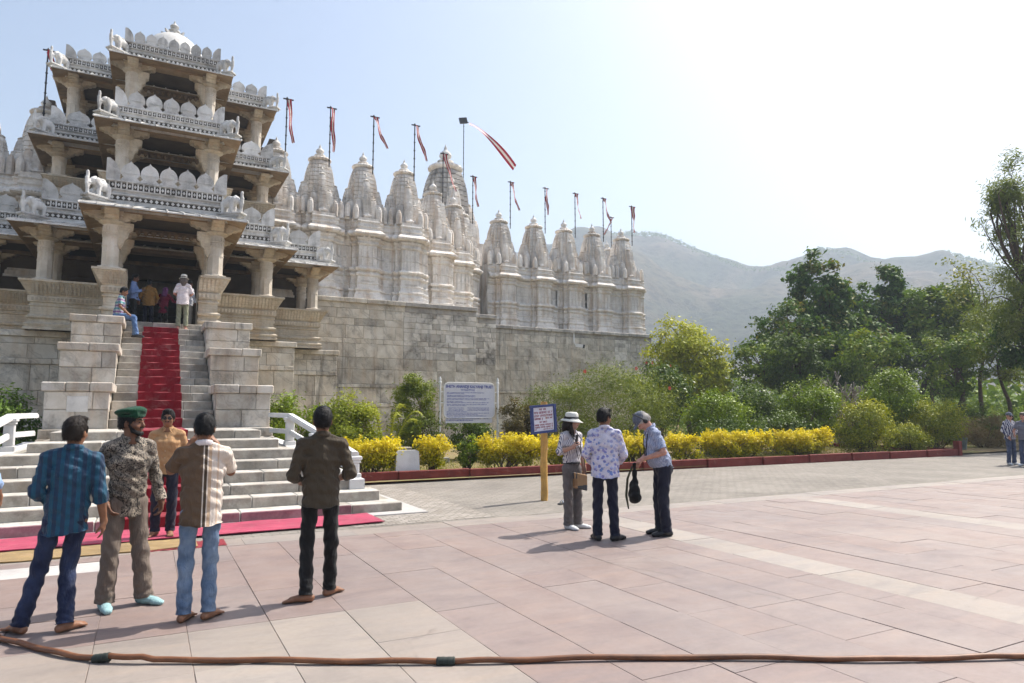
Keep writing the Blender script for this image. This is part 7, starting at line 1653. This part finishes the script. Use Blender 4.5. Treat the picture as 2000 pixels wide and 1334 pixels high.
O_, OT, OW, OH = person('old man in cap and headphones with blue checked shirt, looking down at his hands', (6.25, 7.45, 0), 292, dict(shirt='blue_check_shirt', trousers='dark_navy_trousers', sleeve='short', slen=0.80, hem=0.92, fat=1.12, lean=0.31, hat='cap', headphones=True, hairstyle='fringe', hair='white', shoes='shoe', elbows=((-0.27, 0.0, 1.14), (0.27, 0.0, 1.14)), wrists=((-0.10, 0.26, 1.12), (0.12, 0.24, 1.08)), hands=(((0.5, 0.85, -0.1), (0.4, -0.2, -0.8), 0.9), ((-0.4, 0.9, -0.2), (-0.4, -0.2, -0.8), 0.9)), pelvis=(0, -0.03, 0.93), knees=((-0.09, 0.0, 0.49), (0.09, 0.0, 0.49)), ankles=((-0.09, -0.04, 0.075), (0.10, -0.02, 0.075)), feet=((0, 1), (0.05, 1)), head=(0.0, -0.72), skin='fair', group=FG, trouser_fit=1.12), 1.0, 0.0095)
wv = (OW[0]+OW[1])/2
S_ = Soft(); S_.ell(tuple(wv+v3(0.0, 0.11, -0.42)), (0.10, 0.07, 0.15), 0.03); S_.ell(tuple(wv+v3(0, 0.10, -0.50)), (0.12, 0.08, 0.09), 0.04); S_.cap(tuple(wv+v3(0, 0.10, -0.30)), tuple(wv+v3(0, 0.10, -0.06)), 0.04, 0.022, 0.03)
V, Q = S_.mesh(0.011, lambda x, y, z: 0.006*np.sin(z*50+x*40)); bp = thing('backpack', tuple(to_world(O_, [wv+v3(0, 0.1, -0.4)])[0]), 'black backpack dangling from the old man\'s hands', 'backpack'); obj('pack', to_world(O_, V), Q, W['black_cloth'], bp, smooth=True)
b = MB(); b.tube(to_world(O_, [wv+v3(0, 0.13, -0.08), wv+v3(0.0, 0.20, -0.25), wv+v3(0.01, 0.22, -0.48), wv+v3(0.01, 0.19, -0.66)]), [0.012, 0.016, 0.018, 0.010], 7); b.build('strap', plain('olive_strap', (0.05, 0.055, 0.03), 0.8), bp)
b = MB(); b.tube(to_world(O_, [OT((0.08, -0.02, 1.47)), OT((0.09, 0.10, 1.38)), OT((0.04, 0.17, 1.18)), OT((0.0, 0.19, 1.05)), OT((-0.05, 0.17, 1.2)), OT((-0.08, 0.08, 1.42))]), 0.007, 6); o = b.build('neck_strap', M['strap_black'], loc=tuple(to_world(O_, [OT((0, 0.1, 1.3))])[0])); tag(o, 'black strap hanging round the old man\'s neck', 'strap')
person('man in navy and white striped shirt, cap and jeans by the dry brush', (24.05, 11.85, 0), 196, dict(shirt='navy_striped_shirt', trousers='slate_jeans', sleeve='long', hem=0.86, hat='cap', shades=True, fat=1.12, shoes='sock_white', elbows=((-0.27, -0.02, 1.14), (0.27, -0.02, 1.14)), wrists=((-0.2, 0.18, 0.98), (0.2, 0.15, 0.95)), head=(0.2, -0.05), skin='fair', group=FG, hairstyle='none', feet=((-0.4, 1), (0.3, 1))), 0.94, 0.016)
person('man in grey shirt half cut off by the picture edge', (23.95, 11.4, 0), 262, dict(shirt='grey_shirt', trousers='slate_jeans', sleeve='short', hem=0.86, fat=1.1, shoes='sock_white', elbows=((-0.27, 0.02, 1.14), (0.27, 0.04, 1.14)), wrists=((-0.16, 0.24, 1.08), (0.2, 0.24, 1.05)), head=(0.1, -0.1), skin='fair', hair='grey', group=FG), 0.94, 0.018)
person('man in light blue shirt at the picture edge beside the steps', (-1.37, 7.38, 0), 20, dict(shirt='sky_blue_shirt', trousers='navy_jeans', sleeve='rolled', hem=0.78, elbows=((-0.27, 0, 1.13), (0.27, -0.02, 1.13)), wrists=((-0.2, 0.2, 1.0), (0.22, 0.16, 0.98)), skin='brown', hair='black', group=FG, face=False), 0.96, 0.012)
# seated on the pier
person('man in plaid shirt and jeans sitting on the stair pier', (-0.80, 22.35, 3.78), 96, dict(seat=True, shirt='plaid_shirt', trousers='mid_blue_jeans', sleeve='short', slen=0.75, hem=0.56, lean=0.16, pelvis=(0, -0.12, 0.64), knees=((-0.10, 0.30, 0.58), (0.10, 0.30, 0.58)), ankles=((-0.09, 0.33, 0.09), (0.10, 0.40, 0.09)), feet=((0, 1), (0.2, 1)), elbows=((-0.25, 0.06, 1.15), (0.25, 0.06, 1.15)), wrists=((-0.15, 0.26, 1.02), (0.15, 0.28, 1.00)), hands=(((0.3, 0.9, -0.3), (0, 0, -1), 0.4), ((-0.3, 0.9, -0.3), (0, 0, -1), 0.4)), shoes='shoe', head=(0.1, -0.12), skin='brown', hair='black', group=IG), 1.0, 0.014)
person('guard in light blue uniform shirt and dark trousers holding a phone', (-0.62, 25.6, 4.39), 100, dict(shirt='uniform_blue_shirt', trousers='black_trousers', hem=0.93, shoes='shoe', belt=True, elbows=((-0.27, -0.02, 1.14), (0.27, 0.0, 1.14)), wrists=((-0.25, 0.1, 0.92), (0.16, 0.26, 1.20)), hands=(((0, 0.2, -1), (1, 0, 0), 0.5), ((-0.3, 0.8, 0.5), (-0.6, 0, 0.4), 0.8)), head=(0.1, -0.12), skin='deep', hair='black', group=IG), 1.04, 0.016)
person('man in ochre jacket seen from behind in the doorway', (-0.18, 26.0, 4.39), 10, dict(shirt='ochre_jacket', trousers='dark_navy_trousers', hem=0.84, fat=1.1, shoes='shoe', elbows=((-0.27, 0.0, 1.13), (0.27, 0.0, 1.13)), wrists=((-0.2, 0.18, 1.0), (0.2, 0.18, 1.0)), skin='deep', hair='black', group=IG, face=False, loose=1.06), 1.0, 0.016)
person('person in maroon top and violet headscarf bending in the doorway', (0.28, 26.3, 4.39), 20, dict(shirt='maroon_top', trousers='black_trousers', hem=0.72, female=True, hat='scarf', lean=0.18, hairstyle='none', shoes='shoe', elbows=((-0.25, 0.05, 1.15), (0.30, 0.08, 1.20)), wrists=((-0.2, 0.22, 1.1), (0.42, 0.26, 1.22)), skin='deep', group=IG, face=False), 0.92, 0.016)
person('barefoot woman in white bucket hat and pale T-shirt on the top step', (0.78, 23.42, 4.195), 6, dict(female=True, shirt='pale_pink_tshirt', trousers='olive_grey_trousers', sleeve='short', slen=0.9, hem=0.80, loose=1.14, hat='bucket', hairstyle='long', hair='grey', elbows=((-0.25, 0.02, 1.14), (0.25, 0.02, 1.14)), wrists=((-0.15, 0.22, 1.10), (0.15, 0.22, 1.10)), hem_leg=0.13, trouser_fit=1.08, skin='fair', group=IG, collar=False, face=False), 0.99, 0.014)
person('man in white shirt and beige trousers beside the doorway column', (1.02, 25.3, 4.39), 60, dict(shirt='white_shirt', trousers='beige_trousers', hem=0.84, loose=1.08, shoes='shoe', elbows=((-0.26, 0.0, 1.13), (0.28, 0.0, 1.13)), wrists=((-0.2, 0.18, 1.0), (0.26, 0.1, 0.95)), skin='deep', hair='black', group=IG, face=False), 0.98, 0.016)
person('person in pale blue shirt half hidden behind the guard', (-0.92, 26.6, 4.39), 30, dict(shirt='sky_blue_shirt', trousers='black_trousers', hem=0.82, shoes='shoe', skin='deep', hair='black', group=IG, face=False), 0.96, 0.018)
